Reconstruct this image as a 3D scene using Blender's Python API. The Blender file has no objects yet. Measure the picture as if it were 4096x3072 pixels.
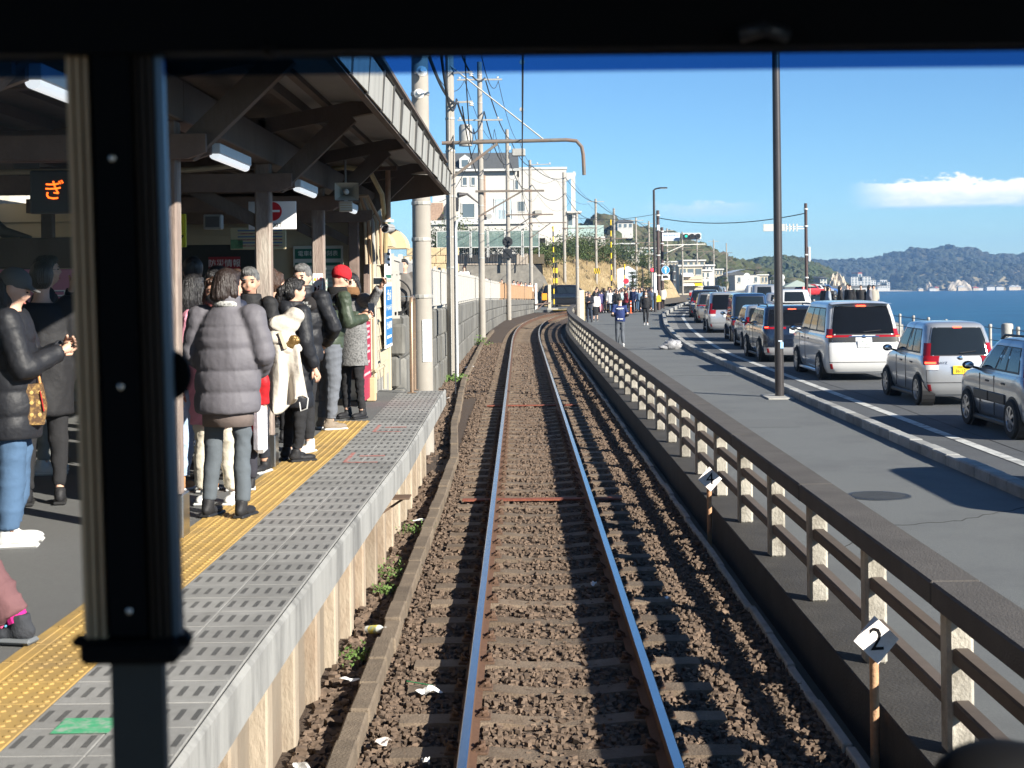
import bpy, bmesh, math, random
import numpy as np
from mathutils import Vector, Matrix
R = math.radians
random.seed(7); rng = np.random.default_rng(7)
sc = bpy.context.scene
COL = sc.collection
# ------------------------------------------------------------------ camera, sky, sun
CAMH = 2.55
cd = bpy.data.cameras.new('camera'); cam = bpy.data.objects.new('camera', cd); COL.objects.link(cam)
cam.location = (0, 0, CAMH)
cd.sensor_width = 36; cd.lens = 1480/1024*36
cd.shift_x = -7.5/1024; cd.shift_y = -106/1024
cam.rotation_euler = (Matrix.Rotation(R(90), 3, 'X') @ Matrix.Rotation(-0.011, 3, 'Z')).to_euler()
cd.clip_start = .05; cd.clip_end = 20000
cd.dof.use_dof = True; cd.dof.focus_distance = 24; cd.dof.aperture_fstop = 10
sc.camera = cam
SUN_EL = 26; SUN_D = Vector((.75, -.66)).normalized()           # towards the sun, on the plan
world = bpy.data.worlds.new('World'); sc.world = world; world.use_nodes = True
nt = world.node_tree; nt.nodes.clear()
def wn(t, **k):
    n = nt.nodes.new(t)
    for a, b in k.items(): setattr(n, a, b)
    return n
sky = wn('ShaderNodeTexSky', sky_type='NISHITA', sun_disc=False, sun_elevation=R(SUN_EL),
         sun_rotation=math.atan2(SUN_D.x, SUN_D.y), air_density=.8, dust_density=.0, ozone_density=4.5, altitude=0)
bg = wn('ShaderNodeBackground'); bg.inputs[1].default_value = .0505
out = wn('ShaderNodeOutputWorld')
# cumulus banks low over the sea, a property of the sky dome itself
tc = wn('ShaderNodeTexCoord'); sep = wn('ShaderNodeSeparateXYZ')
nt.links.new(tc.outputs['Generated'], sep.inputs[0])
def wm(op, a, b=None, clamp=False):
    n = wn('ShaderNodeMath', operation=op, use_clamp=clamp)
    for i, v in enumerate((a, b)):
        if v is None: continue
        if isinstance(v, (int, float)): n.inputs[i].default_value = v
        else: nt.links.new(v, n.inputs[i])
    return n.outputs[0]
az = wm('ARCTAN2', sep.outputs[0], sep.outputs[1]); el = wm('ARCSINE', sep.outputs[2])
cv = wn('ShaderNodeCombineXYZ'); nt.links.new(az, cv.inputs[0]); nt.links.new(wm('MULTIPLY', el, 2.4), cv.inputs[1])
def wnoise(scale, det, off):
    m = wn('ShaderNodeVectorMath', operation='ADD'); nt.links.new(cv.outputs[0], m.inputs[0]); m.inputs[1].default_value = off
    n = wn('ShaderNodeTexNoise'); n.inputs['Scale'].default_value = scale; n.inputs['Detail'].default_value = det; n.inputs['Roughness'].default_value = .6
    nt.links.new(m.outputs[0], n.inputs['Vector']); return n.outputs['Fac']
def azband(a0, a1, s):
    a = wn('ShaderNodeMapRange', clamp=True, interpolation_type='SMOOTHSTEP'); a.inputs[1].default_value = a0-s; a.inputs[2].default_value = a0+s
    b = wn('ShaderNodeMapRange', clamp=True, interpolation_type='SMOOTHSTEP'); b.inputs[1].default_value = a1-s; b.inputs[2].default_value = a1+s; b.inputs[3].default_value = 1; b.inputs[4].default_value = 0
    nt.links.new(az, a.inputs[0]); nt.links.new(az, b.inputs[0]); return wm('MULTIPLY', a.outputs[0], b.outputs[0])
n1 = wnoise(60, 9, (.3, .1, 0)); n2 = wnoise(11, 5, (2.3, .7, 0))
def rise(x, lo, hi):
    a = wn('ShaderNodeMapRange', clamp=True, interpolation_type='SMOOTHSTEP'); nt.links.new(x, a.inputs[0]); a.inputs[1].default_value = lo; a.inputs[2].default_value = hi; return a.outputs[0]
lump = wm('ADD', wm('MULTIPLY', n1, .5), wm('MULTIPLY', n2, .5))
def bank(base, thick, a0, a1, s_, amt):
    top = wm('ADD', wm('MULTIPLY', lump, thick*2.6), base-thick*.42)
    up = rise(wm('SUBTRACT', el, wm('ADD', wm('MULTIPLY', n1, .005), base-.0035)), 0, .0035); dn = rise(wm('SUBTRACT', top, el), -.0004, .0028)
    return wm('MULTIPLY', wm('MULTIPLY', wm('MULTIPLY', up, dn), azband(a0, a1, s_)), amt)
fac = wm('ADD', bank(.0425, .0205, .236, 2.4, .02, .92), bank(.0395, .0125, .098, .152, .022, .42), clamp=True)
shade = wn('ShaderNodeMapRange', clamp=True); nt.links.new(wm('ADD', el, wm('MULTIPLY', n1, .022)), shade.inputs[0])
shade.inputs[1].default_value = .054; shade.inputs[2].default_value = .0655
ccol = wn('ShaderNodeMix', data_type='RGBA'); ccol.inputs[6].default_value = (6.2, 7.8, 9.8, 1); ccol.inputs[7].default_value = (11.5, 11.2, 10.9, 1)
nt.links.new(shade.outputs[0], ccol.inputs[0])
mx = wn('ShaderNodeMix', data_type='RGBA'); nt.links.new(fac, mx.inputs[0])
tint = wn('ShaderNodeVectorMath', operation='MULTIPLY'); tint.inputs[1].default_value = (.9, 1.14, 1.25); nt.links.new(sky.outputs[0], tint.inputs[0])
nt.links.new(tint.outputs[0], mx.inputs[6]); nt.links.new(ccol.outputs[2], mx.inputs[7])
nt.links.new(mx.outputs[2], bg.inputs[0]); nt.links.new(bg.outputs[0], out.inputs[0])
sl = bpy.data.lights.new('sun', 'SUN'); sun = bpy.data.objects.new('sun', sl); COL.objects.link(sun)
sl.energy = 5.0; sl.angle = R(.53); sl.color = (1, .93, .82)
d = Vector((SUN_D.x*math.cos(R(SUN_EL)), SUN_D.y*math.cos(R(SUN_EL)), math.sin(R(SUN_EL))))
sun.rotation_euler = d.to_track_quat('Z', 'Y').to_euler(); sun.location = d*60
vs = sc.view_settings; vs.view_transform = 'Standard'; vs.look = 'None'; vs.exposure = 1.3; vs.gamma = 1; vs.use_curve_mapping = False
cy = sc.cycles
cy.use_denoising = True; cy.max_bounces = 6; cy.diffuse_bounces = 3; cy.glossy_bounces = 3; cy.transmission_bounces = 4
cy.transparent_max_bounces = 12; cy.caustics_reflective = False; cy.caustics_refractive = False; cy.sample_clamp_indirect = 6
cy.volume_bounces = 0
# ------------------------------------------------------------------ materials
MATS = {}
def M(name, col, rough=.75, metal=0., var=.18, scale=6., bump=0., bscale=60., spec=.4, stain=None, sscale=2., samt=.6, stretch=(1, 1, 1), emit=0., coat=0., alpha=1., local=False, orand=0.):
    if name in MATS: return MATS[name]
    m = bpy.data.materials.new(name); MATS[name] = m; m.use_nodes = True
    t = m.node_tree; N = t.nodes; L = t.links
    b = N['Principled BSDF']
    b.inputs['Roughness'].default_value = rough; b.inputs['Metallic'].default_value = metal
    b.inputs['Specular IOR Level'].default_value = spec
    c4 = (*col, 1)
    if coat: b.inputs['Coat Weight'].default_value = coat; b.inputs['Coat Roughness'].default_value = .05
    if emit:
        b.inputs['Emission Color'].default_value = c4; b.inputs['Emission Strength'].default_value = emit
    if alpha < 1: b.inputs['Alpha'].default_value = alpha
    if local:
        g = N.new('ShaderNodeTexCoord'); pos = g.outputs['Object']
    else:
        g = N.new('ShaderNodeNewGeometry'); pos = g.outputs['Position']
    mp = N.new('ShaderNodeVectorMath'); mp.operation = 'MULTIPLY'; mp.inputs[1].default_value = stretch; L.new(pos, mp.inputs[0])
    colsock = None
    if var:
        n = N.new('ShaderNodeTexNoise'); n.inputs['Scale'].default_value = scale; n.inputs['Detail'].default_value = 5; n.inputs['Roughness'].default_value = .65
        L.new(mp.outputs[0], n.inputs['Vector'])
        r = N.new('ShaderNodeMapRange'); r.inputs[1].default_value = .25; r.inputs[2].default_value = .75
        r.inputs[3].default_value = 1-var; r.inputs[4].default_value = 1+var; L.new(n.outputs['Fac'], r.inputs[0])
        x = N.new('ShaderNodeVectorMath'); x.operation = 'SCALE'; x.inputs[0].default_value = col; L.new(r.outputs[0], x.inputs['Scale'])
        colsock = x.outputs[0]
    if stain:
        n = N.new('ShaderNodeTexNoise'); n.inputs['Scale'].default_value = sscale; n.inputs['Detail'].default_value = 7; n.inputs['Roughness'].default_value = .7
        L.new(mp.outputs[0], n.inputs['Vector'])
        r = N.new('ShaderNodeMapRange'); r.inputs[1].default_value = .47; r.inputs[2].default_value = .66; r.inputs[4].default_value = samt; L.new(n.outputs['Fac'], r.inputs[0])
        x = N.new('ShaderNodeMix'); x.data_type = 'RGBA'; L.new(r.outputs[0], x.inputs[0]); x.inputs[7].default_value = (*stain, 1)
        if colsock: L.new(colsock, x.inputs[6])
        else: x.inputs[6].default_value = c4
        colsock = x.outputs[2]
    if orand and colsock:
        oi = N.new('ShaderNodeObjectInfo'); r = N.new('ShaderNodeMapRange'); r.inputs[3].default_value = 1-orand; r.inputs[4].default_value = 1+orand*.6; L.new(oi.outputs['Random'], r.inputs[0])
        x = N.new('ShaderNodeVectorMath'); x.operation = 'SCALE'; L.new(colsock, x.inputs[0]); L.new(r.outputs[0], x.inputs['Scale']); colsock = x.outputs[0]
    if colsock: L.new(colsock, b.inputs['Base Color'])
    else: b.inputs['Base Color'].default_value = c4
    if bump:
        n = N.new('ShaderNodeTexNoise'); n.inputs['Scale'].default_value = bscale; n.inputs['Detail'].default_value = 4
        L.new(mp.outputs[0], n.inputs['Vector'])
        u = N.new('ShaderNodeBump'); u.inputs['Strength'].default_value = bump; u.inputs['Distance'].default_value = .02
        L.new(n.outputs['Fac'], u.inputs['Height']); L.new(u.outputs[0], b.inputs['Normal'])
    return m
# ------------------------------------------------------------------ mesh helpers
class MB:
    def __init__(s): s.v = []; s.f = []
    def add(s, vs_, fs):
        o = len(s.v); s.v += [tuple(p) for p in vs_]; s.f += [tuple(i+o for i in f) for f in fs]; return s
    def box(s, x0, x1, y0, y1, z0, z1):
        return s.add([(x0,y0,z0),(x1,y0,z0),(x1,y1,z0),(x0,y1,z0),(x0,y0,z1),(x1,y0,z1),(x1,y1,z1),(x0,y1,z1)],
                     [(0,3,2,1),(4,5,6,7),(0,1,5,4),(1,2,6,5),(2,3,7,6),(3,0,4,7)])
    def cbox(s, x0, x1, y0, y1, z0, z1, c):
        """box with chamfered edges"""
        c = min(c, (x1-x0)*.45, (y1-y0)*.45, (z1-z0)*.45)
        V = []; idx = {}
        for i, X in enumerate((x0, x1)):
            for j, Y in enumerate((y0, y1)):
                for k, Z in enumerate((z0, z1)):
                    sx, sy, sz = (1-2*i)*c, (1-2*j)*c, (1-2*k)*c
                    for a, p in enumerate(((X, Y+sy, Z+sz), (X+sx, Y, Z+sz), (X+sx, Y+sy, Z))):
                        idx[i, j, k, a] = len(V); V.append(p)
        F = []
        g = lambda i, j, k, a: idx[i, j, k, a]
        for i in (0, 1):
            q = [g(i,0,0,0), g(i,1,0,0), g(i,1,1,0), g(i,0,1,0)]; F.append(q if i else q[::-1])
            q = [g(0,i,0,1), g(1,i,0,1), g(1,i,1,1), g(0,i,1,1)]; F.append(q[::-1] if i else q)
            q = [g(0,0,i,2), g(1,0,i,2), g(1,1,i,2), g(0,1,i,2)]; F.append(q if i else q[::-1])
        for i in (0, 1):
            for j in (0, 1):
                F.append((g(i,j,0,0), g(i,j,1,0), g(i,j,1,1), g(i,j,0,1)))
                F.append((g(i,0,j,0), g(i,1,j,0), g(i,1,j,2), g(i,0,j,2)))
                F.append((g(0,i,j,1), g(1,i,j,1), g(1,i,j,2), g(0,i,j,2)))
                for k in (0, 1): F.append((g(i,j,k,0), g(i,j,k,1), g(i,j,k,2)))
        return s.add(V, F)
    def obox(s, a, b, w, h, up=(0, 0, 1)):
        """beam from a to b, width w, height h"""
        a = Vector(a); b = Vector(b); d = (b-a).normalized(); u = Vector(up)
        x = d.cross(u)
        if x.length < 1e-4: x = d.cross(Vector((0, 1, 0)))
        x.normalize(); u = x.cross(d)
        x = x*w/2; u = u*h/2
        V = [a-x-u, a+x-u, a+x+u, a-x+u, b-x-u, b+x-u, b+x+u, b-x+u]
        return s.add(V, [(0,3,2,1),(4,5,6,7),(0,1,5,4),(1,2,6,5),(2,3,7,6),(3,0,4,7)][::1])
    def tube(s, pts, r, n=8, cap=True):
        pts = [Vector(p) for p in pts]; m = len(pts)
        rr = r if hasattr(r, '__len__') else [r]*m
        base = len(s.v); prev = None
        for i, p in enumerate(pts):
            d = (pts[min(i+1, m-1)]-pts[max(i-1, 0)]).normalized()
            if prev is None:
                a = d.cross(Vector((0, 0, 1)))
                if a.length < .05: a = d.cross(Vector((1, 0, 0)))
            else:
                a = prev-d*prev.dot(d)
            a.normalize(); prev = a; b = d.cross(a)
            for k in range(n):
                t = 2*math.pi*k/n; s.v.append(tuple(p+(a*math.cos(t)+b*math.sin(t))*rr[i]))
        for i in range(m-1):
            for k in range(n):
                k2 = (k+1) % n
                s.f.append((base+i*n+k, base+i*n+k2, base+(i+1)*n+k2, base+(i+1)*n+k))
        if cap:
            s.f.append(tuple(base+k for k in range(n))[::-1]); s.f.append(tuple(base+(m-1)*n+k for k in range(n)))
        return s
    def lathe(s, prof, n=16, c=(0, 0, 0)):
        base = len(s.v)
        for r, z in prof:
            for k in range(n):
                t = 2*math.pi*k/n; s.v.append((c[0]+r*math.cos(t), c[1]+r*math.sin(t), c[2]+z))
        for i in range(len(prof)-1):
            for k in range(n):
                k2 = (k+1) % n; s.f.append((base+i*n+k, base+i*n+k2, base+(i+1)*n+k2, base+(i+1)*n+k))
        s.f.append(tuple(base+k for k in range(n))[::-1]); s.f.append(tuple(base+(len(prof)-1)*n+k for k in range(n)))
        return s
    def prism(s, poly, axis, a0, a1):
        """polygon (2d) extruded along an axis: 'x' (poly=y,z) 'y' (poly=x,z) 'z' (poly=x,y)"""
        def P(p, t): return {'x': (t, p[0], p[1]), 'y': (p[0], t, p[1]), 'z': (p[0], p[1], t)}[axis]
        n = len(poly); V = [P(p, a0) for p in poly]+[P(p, a1) for p in poly]
        F = [tuple(range(n))[::-1], tuple(range(n, 2*n))]+[(i, (i+1) % n, n+(i+1) % n, n+i) for i in range(n)]
        return s.add(V, F)
    def ell(s, c, r, nu=14, nv=9, rot=None):
        c = Vector(c); base = len(s.v)
        for i in range(nv+1):
            ph = math.pi*i/nv
            for k in range(nu):
                t = 2*math.pi*k/nu; p = Vector((r[0]*math.sin(ph)*math.cos(t), r[1]*math.sin(ph)*math.sin(t), -r[2]*math.cos(ph)))
                if rot: p = rot @ p
                s.v.append(tuple(c+p))
        for i in range(nv):
            for k in range(nu):
                k2 = (k+1) % nu; s.f.append((base+i*nu+k, base+i*nu+k2, base+(i+1)*nu+k2, base+(i+1)*nu+k))
        return s
    def grid(s, fn, nu, nv):
        base = len(s.v)
        for j in range(nv+1):
            for i in range(nu+1): s.v.append(tuple(fn(i/nu, j/nv)))
        for j in range(nv):
            for i in range(nu):
                a = base+j*(nu+1)+i; s.f.append((a, a+1, a+nu+2, a+nu+1))
        return s
    def mesh(s, name, smooth=False, fix=True):
        me = bpy.data.meshes.new(name); me.from_pydata(s.v, [], s.f); me.update()
        if fix:
            bm = bmesh.new(); bm.from_mesh(me); bmesh.ops.recalc_face_normals(bm, faces=bm.faces); bm.to_mesh(me); bm.free()
        if smooth:
            me.polygons.foreach_set('use_smooth', [True]*len(me.polygons))
            if smooth != 'all': me.set_sharp_from_angle(angle=R(38))
        return me
def put(name, me, mat, parent=None, loc=None, rot=None, scale=None):
    o = bpy.data.objects.new(name, me)
    if mat and not (me and len(me.materials)): me.materials.append(mat)
    COL.objects.link(o)
    if parent: o.parent = parent
    if loc is not None: o.location = loc
    if rot is not None: o.rotation_euler = rot
    if scale is not None: o.scale = scale
    return o
def obj(name, mb, mat, parent=None, smooth=False, **k):
    return put(name, mb.mesh(name, smooth), mat, parent, **k)
def tag(o, label=None, cat=None, group=None, kind=None):
    if label: o['label'] = label
    if cat: o['category'] = cat
    if group: o['group'] = group
    if kind: o['kind'] = kind
    return o
def thing(name, label, cat, loc=(0, 0, 0), rz=0, group=None, kind=None):
    o = bpy.data.objects.new(name, None); COL.objects.link(o); o.empty_display_size = .1
    o.location = loc; o.rotation_euler = (0, 0, rz)
    return tag(o, label, cat, group, kind)
def struct(name, parent=None):
    return thing(name, None, None, kind='structure')
WS = bpy.data.scenes.new('workshop')             # small side scene for evaluating text and skins; removed at the end
def evaluate(o):
    WS.collection.objects.link(o); vl = WS.view_layers[0]; vl.update()
    me = bpy.data.meshes.new_from_object(o.evaluated_get(vl.depsgraph)); bpy.data.objects.remove(o); return me
def text_mesh(txt, size, depth=.0, align='CENTER'):
    c = bpy.data.curves.new('txt', 'FONT'); c.body = txt; c.size = size; c.align_x = align; c.align_y = 'CENTER'; c.extrude = depth; c.resolution_u = 2
    me = evaluate(bpy.data.objects.new('txt', c)); bpy.data.curves.remove(c); return me
def lettering(txt, size, mat, parent, loc, rot, name='lettering', sx=1):
    me = text_mesh(txt, size, .0006); me.materials.clear()
    return put(name, me, mat, parent, loc, rot, (sx, 1, 1))
def interp(tab, y):
    return float(np.interp(y, [t[0] for t in tab], [t[1] for t in tab]))
def pathlist(fn, y0, y1, step):
    n = max(1, int(round((y1-y0)/step))); return [(fn(y0+(y1-y0)*i/n), y0+(y1-y0)*i/n) for i in range(n+1)]
def strip(pl, a, b, z, name, mat, parent=None, zb=None):
    """flat ribbon between lateral offsets a and b of a plan path"""
    m = MB(); n = len(pl)
    for i, (x, y) in enumerate(pl):
        xa = a(y) if callable(a) else x+a; xb = b(y) if callable(b) else x+b
        m.v += [(xa, y, z), (xb, y, z if zb is None else zb)]
    for i in range(n-1): m.f.append((2*i, 2*i+1, 2*i+3, 2*i+2))
    return obj(name, m, mat, parent)
def sweep(m, prof, pl):
    """closed profile [(dx,z)] swept along a plan path"""
    n = len(prof); b = len(m.v)
    for i, (x, y) in enumerate(pl):
        j0, j1 = max(i-1, 0), min(i+1, len(pl)-1)
        dx, dy = pl[j1][0]-pl[j0][0], pl[j1][1]-pl[j0][1]; L = math.hypot(dx, dy); nx, ny = dy/L, -dx/L
        for px, pz in prof: m.v.append((x+nx*px, y+ny*px, pz))
    for i in range(len(pl)-1):
        for k in range(n):
            k2 = (k+1) % n; m.f.append((b+i*n+k, b+i*n+k2, b+(i+1)*n+k2, b+(i+1)*n+k))
    m.f.append(tuple(b+k for k in range(n))); m.f.append(tuple(b+(len(pl)-1)*n+k for k in range(n)))
    return m
def copy_tree(o, parent=None, **k):
    c = o.copy(); COL.objects.link(c); c.parent = parent
    for ch in o.children: copy_tree(ch, c)
    return c
# ------------------------------------------------------------------ plan curves (metres; y runs along the track)
def dlt(y):
    if y < 53: return 0.
    if y < 120: return 1.85e-5*(y-53)**3
    return 1.85e-5*67**3+.249*(y-120)
TC = .2355
tx = lambda y: TC+dlt(y)
fx = lambda y: 2.26+dlt(y)*1.25                  # sidewalk railing
KERB = [(-40,5.55),(20,5.5),(48,5.62),(53,5.8),(62,6.32),(74,7.19),(94,9.02),(104,10.3),(125,13.4),(160,19.4),(220,31),(300,49),(420,80)]
kx = lambda y: interp(KERB, y)
wx = lambda y: interp([(-10,-4.5),(21,-3.4),(24.2,-3.3),(24.6,-1.97),(33,-2.06),(44,-1.98),(66,-1.86),(80,-1.55),(97.5,-.95),(112,.55),(121,1.5)], y)   # retaining wall
lkx = lambda y: interp([(-5,-1.02),(22,-1.0),(27,-1.22),(39,-1.5),(61,-1.58),(75,-1.4),(97,-.5),(118,1.9)], y)
ZP = 1.0
pex = lambda y: interp([(-20,-1.13),(0,-1.125),(6,-1.11),(9,-1.075),(13.4,-1.02),(20.8,-1.05)], y)
SEAT = .0081                                      # the line climbs; the sea is level
zsea = lambda y: -5.2-SEAT*y
# ------------------------------------------------------------------ shared materials
conc = M('concrete', (.34,.33,.30), .9, var=.2, scale=5, bump=.25, bscale=70, stain=(.12,.11,.095), sscale=1.7, samt=.55)
conc_lt = M('concrete_pole_grey', (.3,.275,.24), .85, var=.1, scale=3, bump=.1, bscale=90, stain=(.25,.23,.2), sscale=1.1, samt=.35)
asph = M('asphalt', (.13,.137,.136), .92, var=.2, scale=70, bump=.4, bscale=300, stain=(.1,.104,.106), sscale=.45, samt=.8)
asph_road = M('road_asphalt', (.082,.087,.092), .9, var=.16, scale=45, bump=.35, bscale=300, stain=(.058,.06,.063), sscale=.5, samt=.8)
blackm = M('black_cab_paint', (.006,.006,.007), .7, var=0, spec=.1)
paint_w = M('white_road_paint', (.5,.5,.47), .8, var=.12, scale=25, stain=(.1,.1,.105), sscale=2.6, samt=.95)
# ------------------------------------------------------------------ ground, sea
g = MB().grid(lambda u, v: ((-400+u*414.2 if v*600-60 < 150 else -400+u*(414.2+(v*600-210)*.25)), -60+v*600, -.34), 4, 40)
tag(obj('ground', g, M('earth', (.12,.1,.075), .95, var=.3, scale=.8, bump=.4, bscale=8)), kind='structure')
seam = bpy.data.materials.new('sea_water'); seam.use_nodes = True
t = seam.node_tree; b = t.nodes['Principled BSDF']; b.inputs['Base Color'].default_value = (.004,.05,.105,1); b.inputs['Roughness'].default_value = .3
b.inputs['Specular IOR Level'].default_value = .1
geo = t.nodes.new('ShaderNodeNewGeometry'); hts = []
for s_, st, sc_ in ((.32, (.35,1,1), .9), (1.6, (.5,1,1), .35), (.05, (.4,1,1), 1.6)):
    vm = t.nodes.new('ShaderNodeVectorMath'); vm.operation = 'MULTIPLY'; vm.inputs[1].default_value = st; t.links.new(geo.outputs['Position'], vm.inputs[0])
    n = t.nodes.new('ShaderNodeTexNoise'); n.inputs['Scale'].default_value = s_; n.inputs['Detail'].default_value = 5; t.links.new(vm.outputs[0], n.inputs['Vector'])
    mm = t.nodes.new('ShaderNodeMath'); mm.operation = 'MULTIPLY'; mm.inputs[1].default_value = sc_; t.links.new(n.outputs['Fac'], mm.inputs[0]); hts.append(mm.outputs[0])
ad = t.nodes.new('ShaderNodeMath'); t.links.new(hts[0], ad.inputs[0]); t.links.new(hts[1], ad.inputs[1])
ad2 = t.nodes.new('ShaderNodeMath'); t.links.new(ad.outputs[0], ad2.inputs[0]); t.links.new(hts[2], ad2.inputs[1])
bu = t.nodes.new('ShaderNodeBump'); bu.inputs['Strength'].default_value = .9; bu.inputs['Distance'].default_value = .8; t.links.new(ad2.outputs[0], bu.inputs['Height']); t.links.new(bu.outputs[0], b.inputs['Normal'])
mr = t.nodes.new('ShaderNodeMapRange'); mr.inputs[1].default_value = 1.05; mr.inputs[2].default_value = 1.75; t.links.new(ad2.outputs[0], mr.inputs[0])
mxs = t.nodes.new('ShaderNodeMix'); mxs.data_type = 'RGBA'; mxs.inputs[6].default_value = (.001,.03,.085,1); mxs.inputs[7].default_value = (.006,.1,.19,1)
t.links.new(mr.outputs[0], mxs.inputs[0]); t.links.new(mxs.outputs[2], b.inputs['Base Color'])
m = MB().grid(lambda u, v: (-200+u*14200, -800+v*15800, zsea(-800+v*15800)), 10, 20)
tag(obj('sea', m, seam), kind='structure')
for (x0, y0, L, w) in ((360,880,22,5), (72,160,9,3), (78,178,14,3.4), (88,205,10,2.6)):   # breaking crests
    m = MB()
    m.grid(lambda u, v: (x0+(u-.5)*L, y0+(v-.5)*w*(1-.8*abs(2*u-1))+1.2*math.sin(u*7), zsea(y0)+.12+.55*math.sin(math.pi*v)*math.sin(math.pi*u)*(.7+.3*math.sin(u*31))), 24, 6)
    tag(obj('breaking_wave', m, M('foam', (.8,.82,.84), .9, var=.1)), 'small white breaking wave crest on the blue sea' if y0 > 500 else 'white surf line washing in below the sea wall', 'wave', 'white wave crests on the sea')
# ------------------------------------------------------------------ train cab round the camera
cab = thing('train_cab', 'dark interior of a train driving cab with windscreen, black pillar and header', 'train', (0, 1.15, 0))
P = lambda u, v, y=1.15: ((u-519.5)/1480*y, CAMH-(v-278)/1480*y)
bronze = M('bronze_channel', (.78,.5,.29), .5, metal=.1, var=.1, scale=20)
dark_b = M('dark_bronze', (.05,.032,.022), .5, metal=.4, var=.1)
ZH = 2.7255
lining = M('cab_lining', (.22,.21,.18), .8, var=.05)
obj('header_panel', MB().box(-1.05, 1.5, -.02, .022, ZH, 3.3), blackm, cab)
obj('lower_panel', MB().box(-1.05, 1.5, -.02, .07, .9, 2.08), blackm, cab)
obj('side_panel', MB().box(-1.1, -1.05, -2.9, .07, .9, 1.9).box(-1.1, -1.05, -.4, .07, 1.9, 3.3), lining, cab)
obj('side_panel', MB().box(1.5, 1.55, -.3, .07, .9, 3.3), lining, cab)
obj('side_panel', MB().box(1.5, 1.55, -2.9, -.3, .9, 1.85), lining, cab)
obj('side_panel', MB().box(1.5, 1.55, -2.9, -.3, 2.95, 3.3), lining, cab)
obj('roof_panel', MB().box(-1.1, 1.55, -2.9, .07, 3.3, 3.36), lining, cab)
obj('rear_panel', MB().box(-1.1, 1.55, -2.95, -2.9, .9, 3.3), lining, cab)
obj('floor_panel', MB().box(-1.1, 1.55, -2.9, .07, .84, .9), lining, cab)
obj('corner_pillar', MB().box(1.0, 1.5, -.02, .07, 2.08, ZH), blackm, cab); obj('corner_pillar', MB().box(-1.05, -.95, -.02, .07, 2.08, ZH), blackm, cab)
# leaning centre pillar, built of channels
def lean(u0, u1, u2, u3, v0, v1, d0, d1):
    """plank whose top edge runs u0..u1 (at v0) and bottom edge u2..u3 (at v1), d0..d1 deep"""
    a, z0 = P(u0, v0); b_, _ = P(u1, v0); c, z1 = P(u2, v1); e, _ = P(u3, v1)
    return MB().add([(c,d0,z1),(e,d0,z1),(e,d1,z1),(c,d1,z1),(a,d0,z0),(b_,d0,z0),(b_,d1,z0),(a,d1,z0)], [(0,3,2,1),(4,5,6,7),(0,1,5,4),(1,2,6,5),(2,3,7,6),(3,0,4,7)])
pil = obj('pillar', lean(70, 162, 84, 176, -10, 640, .004, .016), blackm, cab)
obj('pillar_face', lean(97, 134, 110, 146, -10, 628, -.012, .004), blackm, cab)
for i, (u, w) in enumerate(((69.5,5.5),(77.5,5),(85.5,5))):
    obj('bronze_rail', lean(u, u+w, u+13.5, u+13.5+w, 28, 634, -.006+.001*i, .003), bronze, cab)
for i, (u, w) in enumerate(((136,4.5),(143,4.5),(150,5))):
    obj('dark_rail', lean(u, u+w, u+13.2, u+13.2+w, 28, 634, -.006, .003), dark_b, cab)
obj('pillar_edge', lean(156, 165, 169, 178, 28, 634, -.002, .004), M('steel_blue_edge', (.2,.26,.33), .35, metal=.8, var=.05), cab)
for u, w in ((70,18),(138,22)):
    a, z0 = P(u, -8); b_, z1 = P(u+w, 24)
    obj('rail_clip', MB().cbox(a, b_, -.014, .002, z1, z0, .003), M('satin_metal', (.42,.4,.37), .35, metal=.8, var=.1), cab)
a, z0 = P(82, 640); b_, z1 = P(180, 655)
obj('rail_end_bracket', MB().cbox(a, b_, -.02, .03, z1, z0+.006, .004), blackm, cab)
for u0, u1 in ((70,88),(172,189)):
    a, z0 = P(u0, 630); b_, z1 = P(u1, 640); obj('bracket_pin', MB().cbox(a, b_, -.01, .006, z1, z0, .003), blackm, cab)
obj('post', lean(106, 158, 108, 160, 640, 800, 0, .014), M('post_grey', (.07,.065,.058), .55, var=.1), cab)
for u, v in ((118,155),(124,381),(130,603)):
    x, z = P(u, v); obj('screw', MB().ell((x, -.013, z), (.003,.002,.003), 10, 6), M('screw_steel', (.75,.74,.72), .25, metal=1, var=0), cab, smooth='all')
x, z = P(278, 53); obj('knob', MB().ell((x, -.03, z), (.006,.02,.006)), blackm, cab, smooth='all')
x, z = P(760, 44); obj('hook', MB().tube([(x-.018,-.03,z),(x,-.035,z+.004),(x+.018,-.03,z)], .006), M('hook_dark', (.03,.03,.035), .4, var=0), cab, smooth='all')
x, z = P(1000, 775); obj('wiper_housing', MB().ell((x+.025, .09, z-.04), (.058,.04,.034), 20, 12), blackm, cab, smooth='all')
x, z = P(160, 372); obj('round_stop', MB().lathe([(.0,0),(.021,0),(.021,.006),(0,.006)], 28), blackm, cab, loc=(x+.001, .012, z), rot=(R(90), 0, 0))
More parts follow.
